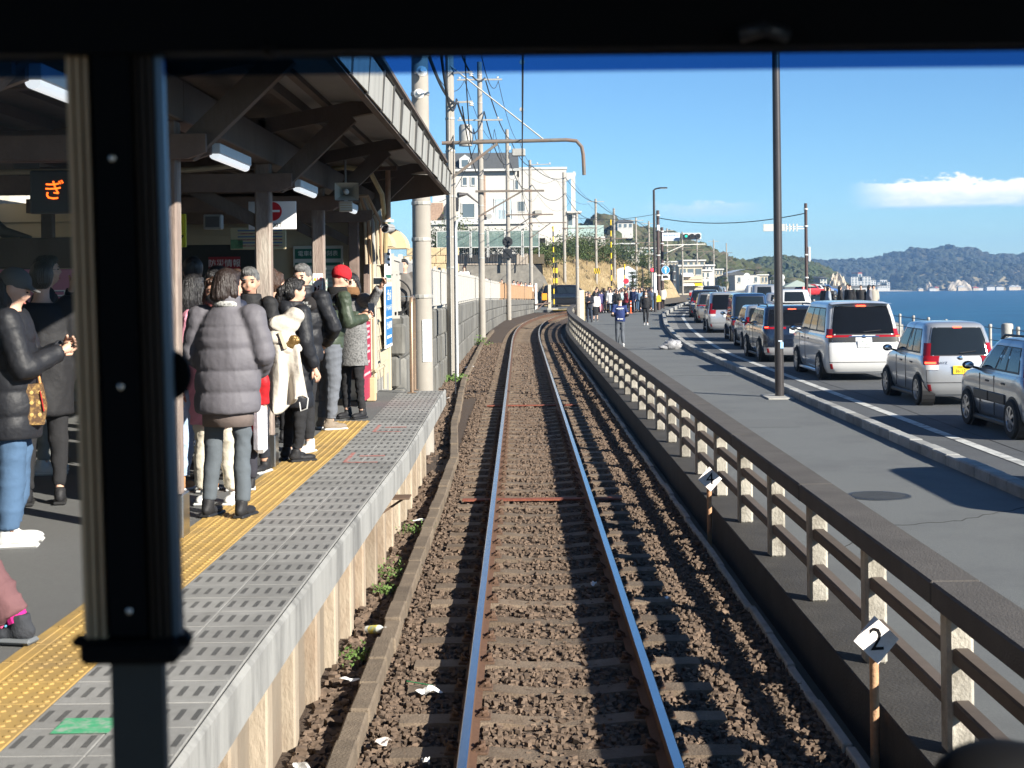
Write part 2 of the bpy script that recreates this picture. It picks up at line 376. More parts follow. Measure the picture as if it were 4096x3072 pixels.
# windscreen: clear glass, its top dyed blue
def pane_mat(name, col, gl):
    m = bpy.data.materials.new(name); m.use_nodes = True; t = m.node_tree; t.nodes.clear()
    a = t.nodes.new('ShaderNodeBsdfTransparent'); a.inputs[0].default_value = (*col, 1)
    b = t.nodes.new('ShaderNodeBsdfGlossy'); b.inputs['Roughness'].default_value = .02
    x = t.nodes.new('ShaderNodeMixShader'); x.inputs[0].default_value = gl
    o = t.nodes.new('ShaderNodeOutputMaterial'); t.links.new(a.outputs[0], x.inputs[1]); t.links.new(b.outputs[0], x.inputs[2]); t.links.new(x.outputs[0], o.inputs[0])
    return m
ZT = P(519, 72, 1.18)[1]
pane = obj('windscreen', MB().box(-.96, 1.01, .03, .033, 2.075, ZT), pane_mat('windscreen_glass', (.98,.985,.985), .003), cab)
obj('tinted_band', MB().box(-.96, 1.01, .03, .033, ZT, ZH+.03), pane_mat('dyed_glass', (.2,.37,.58), .003), pane)
# ------------------------------------------------------------------ track
track = struct('railway_track')
rust = M('rail_rust', (.105,.055,.032), .8, var=.3, scale=30, bump=.3, bscale=120)
prof = [(-.0625,-.15),(.0625,-.15),(.0625,-.138),(.012,-.122),(.010,-.05),(.0325,-.038),(.0325,-.005),(.027,0),(-.027,0),(-.0325,-.005),(-.0325,-.038),(-.010,-.05),(-.012,-.122),(-.0625,-.138)]
tp = pathlist(tx, -6, 150, 1.2)
polish = M('polished_rail', (.55,.56,.58), .18, metal=1, var=.08, scale=3)
for s in (-1, 1):
    off = s*.566; m = MB(); sweep(m, [(p[0]+off, p[1]) for p in prof], tp)
    r_ = obj('rail', m, rust, track)
    m = MB(); sweep(m, [(off-.026,.0006),(off+.026,.0006),(off+.022,.0016),(off-.022,.0016)], tp); obj('running_surface', m, polish, r_)
slm = M('sleeper_concrete', (.165,.125,.09), .92, var=.25, scale=9, bump=.5, bscale=60, stain=(.1,.065,.04), sscale=3, samt=.7, orand=.22)
m = MB()
xs = [-1.0,-.8,-.42,-.2,0,.2,.42,.8,1.0]
def slz(u): return -.162+(.012 if abs(u) > .4 else -.012*math.cos(u/.42*math.pi/2))
sec = []
for u in xs: sec.append([(u,-.12,-.3),(u,-.095,slz(u)),(u,.095,slz(u)),(u,.12,-.3)])
for s_ in sec: m.v += s_
for i in range(len(xs)-1):
    for k in range(3): m.f.append((4*i+k, 4*i+k+1, 4*i+k+5, 4*i+k+4))
m.f += [(0,1,2,3), (4*len(xs)-4, 4*len(xs)-3, 4*len(xs)-2, 4*len(xs)-1)]
slme = m.mesh('sleeper')
fm = MB()
fm.cbox(.03, .125, -.06, .06, -.152, -.135, .004)
fm.tube([(.04,-.045,-.128),(.075,-.05,-.105),(.1,-.02,-.1),(.1,.02,-.1),(.075,.05,-.105),(.04,.045,-.128)], .009, 6)
fm.lathe([(.024,-.135),(.024,-.118),(.017,-.116),(.017,-.085),(.012,-.082)], 6, (.092, 0, 0))
fme = fm.mesh('rail_fastener'); frust = M('fastener_rust', (.11,.065,.042), .75, metal=.15, var=.3, scale=40, bump=.3, bscale=150)
y = 3.2; SLY = []
while y < 110:
    SLY.append(y); x = tx(y); rz = -math.atan((tx(y+.5)-tx(y-.5)))
    put('sleeper', slme, slm, track, (x, y, 0), (0, 0, rz+random.uniform(-.008,.008)))
    if 5.5 < y < 30:
        for s in (-1, 1):
            for q in (0, 1):
                put('rail_fastener', fme, frust, track, (x+s*.566, y, 0), (0, 0, math.pi*q+random.uniform(-.05,.05)))
    y += .655
for y in (17.95, 31.2):       # rust-red gauge ties across the track
    obj('tie_bar', MB().obox((-.72,y,-.135), (1.2,y,-.135), .13, .02), M('tie_red', (.2,.06,.035), .8, var=.3, scale=20, bump=.3), track)
# ballast: loose stones near by, rough sheet below and beyond
bal = M('ballast', (.07,.049,.035), .95, var=.35, scale=28, bump=.9, bscale=42)
tb = pathlist(tx, -6, 150, 2)
m = MB()
for i, (x, y) in enumerate(tb):
    xr = 1.86+dlt(y); m.v += [(wx(y)-.1, y, -.24), (lkx(y), y, -.21), (x-.9, y, -.195), (x, y, -.185), (x+.9, y, -.195), (xr, y, -.215)]
for i in range(len(tb)-1):
    for k in range(5): m.f.append((6*i+k, 6*i+k+1, 6*i+k+7, 6*i+k+6))
obj('ballast_bed', m, bal, track)
ico = np.array([(-.526,0,.851),(.526,0,.851),(-.526,0,-.851),(.526,0,-.851),(0,.851,.526),(0,.851,-.526),(0,-.851,.526),(0,-.851,-.526),(.851,.526,0),(-.851,.526,0),(.851,-.526,0),(-.851,-.526,0)])
icf = np.array([(0,4,1),(0,9,4),(9,5,4),(4,5,8),(4,8,1),(8,10,1),(8,3,10),(5,3,8),(5,2,3),(2,7,3),(7,10,3),(7,6,10),(7,11,6),(11,0,6),(0,1,6),(6,1,10),(9,0,11),(9,11,2),(9,2,5),(7,2,11)])
cub = np.array([(-.7,-.7,-.7),(.7,-.7,-.7),(.7,.7,-.7),(-.7,.7,-.7),(-.6,-.6,.7),(.6,-.6,.7),(.6,.6,.7),(-.6,.6,.7)])
cuf = np.array([(0,2,1),(0,3,2),(4,5,6),(4,6,7),(0,1,5),(0,5,4),(1,2,6),(1,6,5),(2,3,7),(2,7,6),(3,0,4),(3,4,7)])
def np_mesh(name, V, F, mat, smooth=False):
    me = bpy.data.meshes.new(name); nv, nf, k = len(V), len(F), F.shape[1]
    me.vertices.add(nv); me.loops.add(nf*k); me.polygons.add(nf)
    me.vertices.foreach_set('co', V.astype(np.float32).ravel()); me.loops.foreach_set('vertex_index', F.astype(np.int32).ravel())
    me.polygons.foreach_set('loop_start', np.arange(0, nf*k, k, dtype=np.int32))
    me.update(calc_edges=True); me.polygons.foreach_set('use_smooth', np.full(nf, bool(smooth))); me.materials.append(mat); return me
def stones(n, xa, xb, ya, yb, smin, smax, z):
    y = rng.uniform(ya, yb, n) if ya > 20 else ya*(yb/ya)**rng.uniform(0, 1, n)
    x = rng.uniform(0, 1, n); lo = np.array([xa(v) for v in y]); hi = np.array([xb(v) for v in y]); x = lo+(hi-lo)*x
    c = np.array([tx(v) for v in y]); dl = np.abs(np.abs(x-c)-.566)
    sp = np.array(SLY); near = np.abs(sp[np.clip(np.searchsorted(sp, y), 0, len(sp)-1)]-y); near2 = np.abs(sp[np.clip(np.searchsorted(sp, y)-1, 0, len(sp)-1)]-y)
    onsl = (np.minimum(near, near2) < .105) & (np.abs(x-c) < 1.0)
    keep = (dl > .085) & (~onsl | (rng.uniform(0, 1, n) < .24)); x, y, c = x[keep], y[keep], c[keep]; n = len(x)
    s = rng.uniform(smin, smax, n)
    zz = z+rng.uniform(-.03, .012, n)-.02*(np.abs(x-c) > 1.15)
    V = cub[None]*(1+rng.uniform(-.38, .38, (n, 8, 3)))
    V = V*s[:, None, None]*np.stack([rng.uniform(.75, 1.3, n), rng.uniform(.75, 1.3, n), rng.uniform(.55, .95, n)], 1)[:, None]
    a = rng.uniform(0, 6.28, n); b = rng.uniform(-.7, .7, n); ca, sa, cb, sb = np.cos(a), np.sin(a), np.cos(b), np.sin(b)
    X = V[..., 0]*ca[:, None]-V[..., 1]*sa[:, None]; Y = V[..., 0]*sa[:, None]+V[..., 1]*ca[:, None]; Z = V[..., 2]
    Y2 = Y*cb[:, None]-Z*sb[:, None]; Z2 = Y*sb[:, None]+Z*cb[:, None]
    W = np.stack([X+x[:, None], Y2+y[:, None], Z2+zz[:, None]], -1).reshape(-1, 3)
    F = (cuf[None]+(np.arange(n)*8)[:, None, None]).reshape(-1, 3)
    return W, F
stn = M('ballast_stone', (.125,.088,.063), .95, var=.7, scale=19, stain=(.06,.043,.032), sscale=6, samt=.6)
rr = lambda y: 1.86+dlt(y)
for a in ((40000, lambda y: -1.0, rr, 5.8, 20, .013, .027), (22000, lambda y: -1.0, rr, 19.9, 34, .016, .032), (9000, lkx, rr, 33.9, 62, .024, .042), (2600, lambda y: -1.33, lambda y: -1.02, 6, 21, .02, .045), (4200, wx, lkx, 22, 60, .025, .05)):
    W, F = stones(*a, -.176)
    o = put('ballast_stones', np_mesh('ballast_stones', W, F, stn), None, track); tag(o, kind='stuff')
kbm = M('kerb_concrete_brown', (.16,.125,.09), .92, var=.22, scale=9, bump=.5, bscale=60, stain=(.1,.075,.055), sscale=3, orand=.2)
kb = MB().cbox(-.065, .065, 0, .59, -.35, -.075, .012).mesh('kerb_block')
y = 3.
while y < 75:
    put('kerb_block', kb, kbm, track, (lkx(y)+random.uniform(-.01,.01), y, random.uniform(-.015,.01)), (0, 0, -math.atan(lkx(y+.6)-lkx(y))/.6+random.uniform(-.01,.01))); y += .605
kb2 = MB().cbox(-.03, .03, 0, .89, -.45, -.15, .008).mesh('drain_edge_block')
y = 4.
while y < 70:
    put('drain_edge_block', kb2, conc, track, (1.86+dlt(y)+random.uniform(-.008,.008), y, random.uniform(-.02,.008)), (0, 0, -math.atan((dlt(y+.9)-dlt(y))/.9)+random.uniform(-.008,.008))); y += .9
obj('drain_channel', sweep(MB(), [(-.42,-.5),(-.2,-.5),(-.2,-.47),(-.42,-.47)], pathlist(fx, -4, 95, 1.5)), M('drain_floor', (.07,.075,.085), .7, var=.2), track)
# ------------------------------------------------------------------ litter on the ballast
wpap = M('white_paper', (.75,.75,.73), .8, var=.05)
def scrap(x, y, z, w, l, mat, label, name='paper_scrap', cat='litter'):
    m = MB(); a, b = random.uniform(0, 6), random.uniform(.01,.03)
    m.grid(lambda u, v: ((u-.5)*w*(1+.3*math.sin(v*5+a)), (v-.5)*l, b*math.sin(u*4+a)*math.cos(v*5)+.012), 6, 6)
    o = obj(name, m, mat, None, loc=(x, y, z), rot=(random.uniform(-.2,.2), random.uniform(-.2,.2), random.uniform(0, 3)))
    sm = o.modifiers.new('s', 'SOLIDIFY'); sm.thickness = .002
    return tag(o, label, cat, 'litter lying on the ballast')
scrap(-.62, 9.6, -.13, .1, .14, wpap, 'white paper sheet lying on the ballast beside a green straw')
scrap(-.82, 8.55, -.13, .09, .08, M('pale_cloth', (.62,.55,.5), .9), 'crumpled pale cloth between kerb and sleeper ends')
scrap(-1.2, 8.05, -.13, .2, .06, wpap, 'long white paper strip beside the platform wall')
scrap(-1.17, 9.9, -.13, .1, .09, wpap, 'small crushed white cup by the platform wall')
scrap(-1.18, 7.3, -.13, .08, .07, wpap, 'white crumpled tissue at the foot of the platform wall')
scrap(-.55, 8.2, -.13, .03, .04, wpap, 'tiny white paper bit between two sleepers'); scrap(.62, 12.9, -.13, .07, .05, wpap, 'white scrap in the rail shadow')
scrap(-1.13, 16.4, -.13, .16, .08, wpap, 'white paper heap beside green weeds'); scrap(1.2, 12.3, -.13, .07, .05, wpap, 'bluish scrap in the railing shadow')
scrap(-1.75, 33, -.15, .4, .25, wpap, 'white rubbish at the foot of the second pole'); scrap(-1.55, 45, -.15, .4, .2, wpap, 'white rubbish under the stone wall')
tag(obj('drinking_straw', MB().tube([(-.78,9.85,-.125),(-.6,9.72,-.12)], .004), M('straw_green', (.03,.25,.1), .4, var=0)), 'green drinking straw next to the white paper sheet', 'straw')
bt = thing('plastic_bottle', 'small plastic bottle with yellow and blue label by the kerb', 'bottle', (-1.13, 11.3, -.12), .5)
obj('body', MB().lathe([(.0,-.09),(.03,-.088),(.031,.05),(.014,.085),(.013,.1)], 14), M('clear_plastic', (.7,.75,.72), .2, var=0), bt, True, rot=(R(80), 0, .4))
obj('bottle_label', MB().lathe([(.0318,-.05),(.0318,.035)], 14), M('label_yellow', (.75,.65,.08), .5, var=.3, scale=60, stain=(.1,.35,.6), sscale=25, samt=.9), bt, True, rot=(R(80), 0, .4))
obj('cap', MB().lathe([(.015,.1),(.015,.115)], 12), wpap, bt, rot=(R(80), 0, .4))
def leafmesh(n, spread, size, seed=1):
    r = np.random.default_rng(seed); c = r.normal(0, 1, (n, 3))*np.array(spread)/2; c[:, 2] = np.abs(c[:, 2])
    a = r.normal(0, 1, (n, 3)); a /= np.linalg.norm(a, axis=1)[:, None]; b = np.cross(a, r.normal(0, 1, (n, 3))); b /= np.linalg.norm(b, axis=1)[:, None]
    s = r.uniform(.6, 1.3, (n, 1))*size
    V = np.stack([c-a*s*.9, c+b*s*.5, c+a*s*.9, c-b*s*.5], 1).reshape(-1, 3); F = np.arange(n*4).reshape(-1, 4); return V, F
weed = M('weed_green', (.09,.15,.035), .8, var=.4, scale=30)
for i, (x, y, w, lab) in enumerate(((-1.17,15.9,.16,'green weeds tuft beside the white paper heap'),(-1.22,13.6,.2,'yellow green weeds tuft against the platform wall'),(-1.2,12.9,.1,'little weed under the step bracket'),(-1.2,10.6,.14,'low green weeds in front of a cracked wall post'),(-1.72,61,.5,'leafy weed at the foot of the third pole'),(-1.75,39.5,.35,'short weed behind the second pole'))):
    V, F = leafmesh(150, (w, w*1.5, w*.6), .018 if y < 30 else .05, i); V += np.array((x, y, -.17)); o = put('weed', np_mesh('weed', V, F, weed), None); tag(o, lab, 'weed', 'weeds along the platform wall', 'stuff')
# ------------------------------------------------------------------ distance markers '4' and '2'
def marker(txt, x, y, ztop, sz, label):
    t_ = thing('distance_marker', label, 'sign', (x, y, -.4), R(8))
    obj('post', MB().tube([(0,0,0),(0,0,ztop+.4-sz*.3)], .026, 10), M('post_wood_tan', (.45,.27,.15), .7, var=.3, scale=14, bump=.3, stain=(.3,.12,.06)), t_, True)
    h = sz*.7071
    pl = obj('plate', MB().prism([(-h,0),(0,-h),(h,0),(0,h)], 'y', -.004, .004), M('plate_white', (.72,.67,.64), .6, var=.08, stain=(.45,.35,.28), sscale=12, samt=.4), t_, loc=(0, -.036, ztop+.4), rot=(R(-10), 0, 0))
    lettering(txt, sz*.95, blackm, t_, (0, -.0425, ztop+.4), (R(80), 0, 0), 'numeral')
marker('2', 2.0, 8.45, .47, .19, 'white diamond distance plate bearing a black 2 on its tan post')
marker('4', 2.0, 15.8, .385, .185, 'white diamond distance plate bearing a black 4, short tan post in the ditch')
# ------------------------------------------------------------------ sidewalk side: ledge, railing, pavement, kerb, road
ZS = .06
LY = pathlist(fx, -6, 100, 1.5)
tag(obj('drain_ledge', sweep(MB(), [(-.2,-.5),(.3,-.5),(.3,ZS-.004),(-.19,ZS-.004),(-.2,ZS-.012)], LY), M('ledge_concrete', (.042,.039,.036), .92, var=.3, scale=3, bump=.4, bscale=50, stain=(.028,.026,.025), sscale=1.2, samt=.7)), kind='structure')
PY = sorted(set([p for p in np.arange(-6, 330, 2.)]))
m = MB()
for y in PY: m.v += [(fx(y)+.3 if y < 100 else fx(100)+.3+(y-100)*.34, y, ZS), (kx(y), y, ZS)]
for i in range(len(PY)-1): m.f.append((2*i, 2*i+1, 2*i+3, 2*i+2))
tag(obj('sidewalk', m, asph), kind='structure')
m = MB()
RW = 8.75
for y in PY: m.v += [(kx(y)+.1, y, -.05), (kx(y)+RW, y, -.05)]
for i in range(len(PY)-1): m.f.append((2*i, 2*i+1, 2*i+3, 2*i+2))
tag(obj('road', m, asph_road), kind='structure')
m = MB()
for y in PY: m.v += [(kx(y)+RW, y, -.05), (kx(y)+RW, y, .05), (kx(y)+RW+1.6, y, .05), (kx(y)+RW+1.6, y, zsea(y)-1)]
for i in range(len(PY)-1):
    for k in range(3): m.f.append((4*i+k, 4*i+k+1, 4*i+k+5, 4*i+k+4))
tag(obj('sea_wall', m, conc), kind='structure')
# gutter and edge line
gut = strip([(kx(y), y) for y in PY], .2, .75, -.046, 'gutter', M('gutter_concrete', (.2,.2,.19), .9, var=.15, scale=8, stain=(.1,.1,.1), sscale=2), None); tag(gut, kind='structure')
lineY = [y for y in np.arange(10, 103, 1.5)]
tag(strip([(kx(y), y) for y in lineY], 1.22, 1.4, -.042, 'edge_line', paint_w), kind='structure')
for a in (106, 112, 119, 127): tag(strip([(kx(y), y) for y in (a, a+1.2, a+2.4)], 1.22, 1.4, -.042, 'edge_line', paint_w), kind='structure')
tag(strip([(kx(y), y) for y in np.arange(-6, 300, 2.)], 5.0, 5.15, -.042, 'centre_line', M('yellow_road_paint', (.55,.38,.06), .8, var=.1)), kind='structure')
# kerb blocks
kbs = MB().cbox(-.0, .2, 0, .594, -.06, .2, .018).mesh('kerb_stone'); kcm = M('kerbstone_grey', (.3,.3,.285), .9, var=.16, scale=5, bump=.3, bscale=70, stain=(.13,.13,.125), sscale=1.3, samt=.6, orand=.2)
kerb = struct('kerb')
y = 12.; n = 0
while y < 118 and n < 210:
    dx = (kx(y+.6)-kx(y))/.6; ang = -math.atan(dx)
    put('kerb_stone', kbs, kcm, kerb, (kx(y), y, random.uniform(-.006,.006)), (0, 0, ang)); y += .6*math.cos(ang); n += 1
o = obj('kerb_run', sweep(MB(), [(0,-.06),(.2,-.06),(.2,.2),(0,.2)], pathlist(kx, 118.5, 300, 3)), kcm, kerb)
# concrete railing
rail_c = M('railing_concrete', (.37,.345,.295), .92, var=.18, scale=6, bump=.45, bscale=55, stain=(.1,.085,.065), sscale=2.2, samt=.7, stretch=(1,1,.8), orand=.15)
top_c = M('railing_top_concrete', (.082,.074,.067), .92, var=.2, scale=10, bump=.4, bscale=80, stain=(.05,.045,.041), sscale=2.5, samt=.6)
bar_c = M('railing_bar_brown', (.1,.08,.067), .8, var=.15, scale=8, stain=(.09,.07,.055), sscale=3, orand=.18)
railing = thing('concrete_railing', 'weathered concrete railing with posts and brown bars between sidewalk and track', 'railing', (2.26, 5, ZS))
R0 = Vector((2.26, 5, ZS))
PS = 1.818; postY = [5.9+PS*i for i in range(-3, 46)]
pm = MB().cbox(-.07, .07, -.075, .075, -.01, .75, .02).mesh('post')
for y in postY: put('post', pm, rail_c, railing, Vector((fx(y), y, ZS))-R0, (0, 0, -math.atan((fx(y+1)-fx(y))/1)+.0))
def rail_piece(y0, y1, z0, z1, w, name, mat, pr=None):
    a = Vector((fx(y0), y0, 0)); b = Vector((fx(y1), y1, 0)); L = (b-a).length
    m = MB().cbox(-w/2, w/2, 0, L, z0, z1, .012)
    o = obj(name, m, mat, railing, loc=a+Vector((0, 0, ZS))-R0, rot=(0, 0, -math.atan2(b.x-a.x, b.y-a.y)))
    return o
for i in range(len(postY)-1):
    y0, y1 = postY[i], postY[i+1]
    for z in (.2, .47): rail_piece(y0+.07, y1-.07, z, z+.085, .09, 'bar', bar_c)
for i in range(0, len(postY)-2, 2): rail_piece(postY[i]+.005, postY[min(i+2, len(postY)-1)]-.005, .75+(.0 if i % 4 else .003), .885, .27, 'handrail', top_c)
# manhole, foundation pad of the lamp post
mh = thing('manhole_cover', 'round cast iron manhole cover in the sidewalk shade', 'manhole', (4.0, 16.6, ZS))
obj('frame', MB().lathe([(.36,.0),(.36,.006),(.33,.008),(.33,.004)], 36), M('cast_iron', (.07,.075,.08), .6, metal=.5, var=.15), mh)
obj('lid', MB().lathe([(.0,.002),(.325,.002),(.325,.009),(.0,.009)], 36), M('lid_iron', (.045,.05,.058), .55, metal=.5, var=.2), mh)
for i in range(-5, 6):
    w = math.sqrt(max(.3**2-(i*.055)**2, .001)); obj('grip_rib', MB().cbox(-w, w, i*.055-.012, i*.055+.012, .009, .013, .002), MATS['cast_iron'], mh)
tag(obj('lamp_foundation', MB().cbox(4.95, 5.48, 29.6, 30.6, -.1, ZS+.03, .01), conc), kind='structure')
steel_d = M('dark_brown_steel', (.055,.05,.05), .38, metal=.35, var=.08, scale=3)
def street_lamp(x, y, h, r, label, z=ZS):
    t_ = thing('street_lamp', label, 'street lamp', (x, y, z))
    obj('pole', MB().tube([(0,0,0),(0,0,h*.5),(0,0,h)], [r, r*.92, r*.8], 20), steel_d, t_, True)
    obj('base_plate', MB().lathe([(r*1.9,0),(r*1.9,.02),(r*1.02,.022),(r*1.02,.05)], 20), steel_d, t_)
    obj('arm', MB().tube([(0,0,h-.05),(.08,0,h+.05),(.25,0,h+.1),(.45,0,h+.12)], r*.55, 10), steel_d, t_, True)
    lh = obj('lamp_head', MB().cbox(.35, .95, -.12, .12, h+.08, h+.18, .03), steel_d, t_)
    obj('diffuser', MB().box(.42, .9, -.09, .09, h+.072, h+.079), M('lamp_diffuser', (.7,.7,.68), .4, var=0), lh)
    return t_
l1 = street_lamp(5.28, 30.2, 8.8, .092, 'tall dark brown street lamp pole rising beside the white minivan')
obj('sticker', MB().box(.012, .074, -.095, -.088, 1.0, 1.13), M('sticker_blue', (.35,.6,.85), .5, var=0), l1)
obj('sticker', MB().box(-.03, .05, -.1, -.09, 1.14, 1.16), M('sticker_pale', (.7,.8,.9), .5, var=0), l1)
l2 = street_lamp(9.46, 103.5, 8.55, .1, 'distant dark street lamp with angled head above the crowd')
obj('white_band', MB().lathe([(.112,1.35),(.112,2.75)], 16), wpap, l2)
# bag of rubbish by the kerb
bag = thing('rubbish_bag', 'translucent white rubbish bag slumped against the kerb', 'bag', (5.2, 50.5, ZS)); bag.scale = (.72,.72,.72)
m = MB(); m.ell((0,0,.2), (.42,.3,.26), 22, 14); m.ell((-.35,-.05,.09), (.28,.18,.12), 14, 8)
V = [Vector(v) for v in m.v]; m.v = [tuple(v*(1+.16*math.sin(v.x*17+v.y*9)*math.cos(v.z*23+v.x*5))) for v in V]
obj('sack', m, M('bag_film', (.3,.3,.31), .3, var=.25, scale=9, bump=.8, bscale=22), bag, True)
m = MB()
for i in range(12): m.ell((-.5+random.uniform(-.14,.22), random.uniform(-.12,.1), .04+random.uniform(0,.05)), (.05,.035,.03), 6, 4)
obj('spilled_waste', m, M('waste_mix', (.3,.22,.25), .8, var=.6, scale=25), bag)
# rope fence along the sea
seaf = M('sea_post_white', (.36,.35,.32), .8, var=.12, scale=6, stain=(.22,.21,.2))
sp = MB().lathe([(.05,-.3),(.05,.82),(.06,.83),(.06,.88),(.04,.91)], 12).mesh('post', True)
sf = thing('sea_fence', 'pale posts with cables along the sea side of the road', 'fence', (14.2, 30, .05))
yy = list(np.arange(20, 96, 2.6)); S0 = Vector((14.2, 30, .05))
sxx = lambda y: kx(y)+RW+.25
for y in yy: put('post', sp, seaf, sf, Vector((sxx(y), y, .05))-S0)
for z in (.42, .8):
    obj('cable', MB().tube([Vector((sxx(y)-.0, y, z+.05))-S0 for y in yy], .012, 5), M('cable_dark', (.05,.05,.055), .6, var=0), sf)
for (x, y) in ((14.35, 43.6),): put('post', MB().lathe([(.17,-.3),(.17,.95),(.14,1.0),(.0,1.02)], 16).mesh('post', True), seaf, sf, Vector((x, y, .05))-S0)

# repairs and damp on the pavement
damp = M('damp_asphalt', (.075,.08,.082), .8, var=.2, scale=30, stain=(.13,.137,.136), sscale=1.2, samt=.9)
def patch_(name, x0, x1, y0, y1, z, mat, w=.3):
    n = 14; m = MB(); P_ = [(x0+(x1-x0)*(i/n), y0+random.uniform(-w,w)) for i in range(n+1)]+[(x1-(x1-x0)*(i/n), y1+random.uniform(-w,w)) for i in range(n+1)]
    m.v = [(a, b, z) for a, b in P_]; m.f = [tuple(range(len(P_)))]; tag(obj(name, m, mat), kind='structure')
patch_('damp_streak', 2.75, 5.2, 50.2, 51.8, ZS+.003, damp); patch_('road_patch', 8.2, 9.6, 24.5, 27.5, -.046, M('patch_asphalt', (.06,.063,.067), .9, var=.2, scale=50), .04); patch_('pavement_patch', 3.1, 4.6, 24.2, 25.6, ZS+.003, M('patch_pave', (.112,.117,.116), .92, var=.2, scale=60), .02)
def crack(pts, z, name='crack', mat=None):
    m = MB(); q = []
    for a, b in zip(pts[:-1], pts[1:]):
        for k in range(9): t = k/9; q.append((a[0]+(b[0]-a[0])*t+random.uniform(-.03,.03), a[1]+(b[1]-a[1])*t+random.uniform(-.05,.05)))
    for (ax, ay), (bx, by) in zip(q[:-1], q[1:]): m.obox((ax, ay, z), (bx, by, z), .012, .002)
    tag(obj(name, m, mat or M('crack_dark', (.03,.03,.03), .95, var=0)), kind='structure')
crack([(2.7,13.2),(3.6,14.6),(4.4,14.9),(5.45,15.8)], ZS+.002); crack([(2.6,36),(4.1,37.2),(5.5,36.8)], ZS+.002); crack([(7.2,18),(7.4,30),(7.1,44)], -.046); crack([(8.9,20),(9.0,36),(8.8,52)], -.046)
# ------------------------------------------------------------------ platform
plat = struct('platform')
pm_asph = M('platform_asphalt', (.12,.122,.12), .92, var=.14, scale=45, bump=.3, bscale=300, stain=(.1,.1,.1), sscale=.8, samt=.5)
PYs = list(np.arange(-4, 20.81, .4))+[20.8]
m = MB()
for y in PYs: m.v += [(-9, y, ZP-.004), (pex(y)-.62, y, ZP-.004)]
for i in range(len(PYs)-1): m.f.append((2*i, 2*i+1, 2*i+3, 2*i+2))
obj('platform_surface', m, pm_asph, plat)
edge_c = M('platform_edge_concrete', (.27,.268,.255), .9, var=.15, scale=5, bump=.3, bscale=80, stain=(.09,.09,.088), sscale=2.6, samt=.8, stretch=(1,1.1,.22))
m = MB(); sweep(m, [(-.65,ZP-.02),(-.65,ZP-.21),(0,ZP-.21),(0,ZP-.022),(-.02,ZP-.002),(-.022,ZP-.02)], [(pex(y), y) for y in PYs]); obj('edge_beam', m, edge_c, plat)
obj('platform_end', MB().box(-9, -1.45, 20.3, 20.8, -.3, ZP-.03), conc, plat)
obj('platform_core', MB().box(-9, -1.5, -4, 20.3, -.3, ZP-.03), conc, plat)
tilem = M('paver_grey', (.245,.243,.232), .9, var=.12, scale=14, bump=.3, bscale=160, stain=(.17,.167,.158), sscale=1.3, samt=.75, orand=.13)
slot = M('slot_black', (.06,.06,.06), .8, var=.1)
m = MB().cbox(-.149, .149, -.149, .149, -.03, 0, .004); nb = len(m.f)
for i in range(5):
    for k in (-1, 0, 1):
        cx = (i-2)*.06+k*.0075; m.add([(cx-.0026,-.066,.0012),(cx+.0026,-.066,.0012),(cx+.0026,.066,.0012),(cx-.0026,.066,.0012)], [(0,1,2,3)])
gt = m.mesh('grey_paver'); gt.materials.append(tilem); gt.materials.append(slot)
for i, p in enumerate(gt.polygons): p.material_index = 1 if i >= nb else 0
ylm = M('tactile_yellow', (.41,.265,.08), .8, var=.14, scale=10, bump=.15, bscale=120, stain=(.27,.185,.08), sscale=1.8, samt=.8, orand=.12)
m = MB().cbox(-.149, .149, -.149, .149, -.03, 0, .003)
for i in range(5):
    for j in range(5): m.lathe([(.014,0),(.0115,.004),(.008,.0055)], 8, ((i-2)*.06, (j-2)*.06, 0))
yt = m.mesh('tactile_paver')
m = MB().cbox(-.05, .05, -.149, .149, -.03, 0, .003); m.cbox(-.012, .012, -.14, .14, -.001, .006, .004); bt_ = m.mesh('border_paver')
y = 2.6
while y < 20.6:
    x = pex(y); rz = -math.atan(pex(y+.5)-pex(y-.5))
    for k in (0, 1): put('grey_paver', gt, None, plat, (x-.03-.149-k*.299, y, ZP+random.uniform(-.0008,.0008)), (0, 0, rz))
    if y < 16.2:
        put('tactile_paver', yt, ylm, plat, (x-.03-.598-.15, y, ZP+.001), (0, 0, rz)); put('border_paver', bt_, ylm, plat, (x-.03-.598-.351, y, ZP+.001), (0, 0, rz))
    y += .3
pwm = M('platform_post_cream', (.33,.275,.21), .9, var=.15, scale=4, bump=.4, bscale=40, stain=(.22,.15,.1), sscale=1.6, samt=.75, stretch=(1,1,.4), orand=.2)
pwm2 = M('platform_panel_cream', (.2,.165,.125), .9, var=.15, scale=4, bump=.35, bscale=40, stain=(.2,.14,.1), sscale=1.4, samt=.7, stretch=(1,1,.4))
for i in range(20):
    y = 3.3+i*.91; dx = pex(y)+1.075+random.uniform(-.01,.01)
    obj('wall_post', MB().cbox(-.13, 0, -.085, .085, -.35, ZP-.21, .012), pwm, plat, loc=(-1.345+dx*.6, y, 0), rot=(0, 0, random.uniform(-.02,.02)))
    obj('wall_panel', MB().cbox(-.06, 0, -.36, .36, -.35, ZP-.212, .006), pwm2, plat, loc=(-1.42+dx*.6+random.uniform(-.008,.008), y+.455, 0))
sb = thing('step_bracket', 'small brown steel step plate bolted to the platform wall', 'bracket', (-1.32, 13.55, .55))
obj('plate', MB().cbox(0, .3, -.13, .13, 0, .012, .003), M('brown_plate', (.14,.09,.06), .7, var=.2), sb); obj('stay', MB().obox((.02,0,-.15),(.24,0,-.005), .02, .02), MATS['brown_plate'], sb)
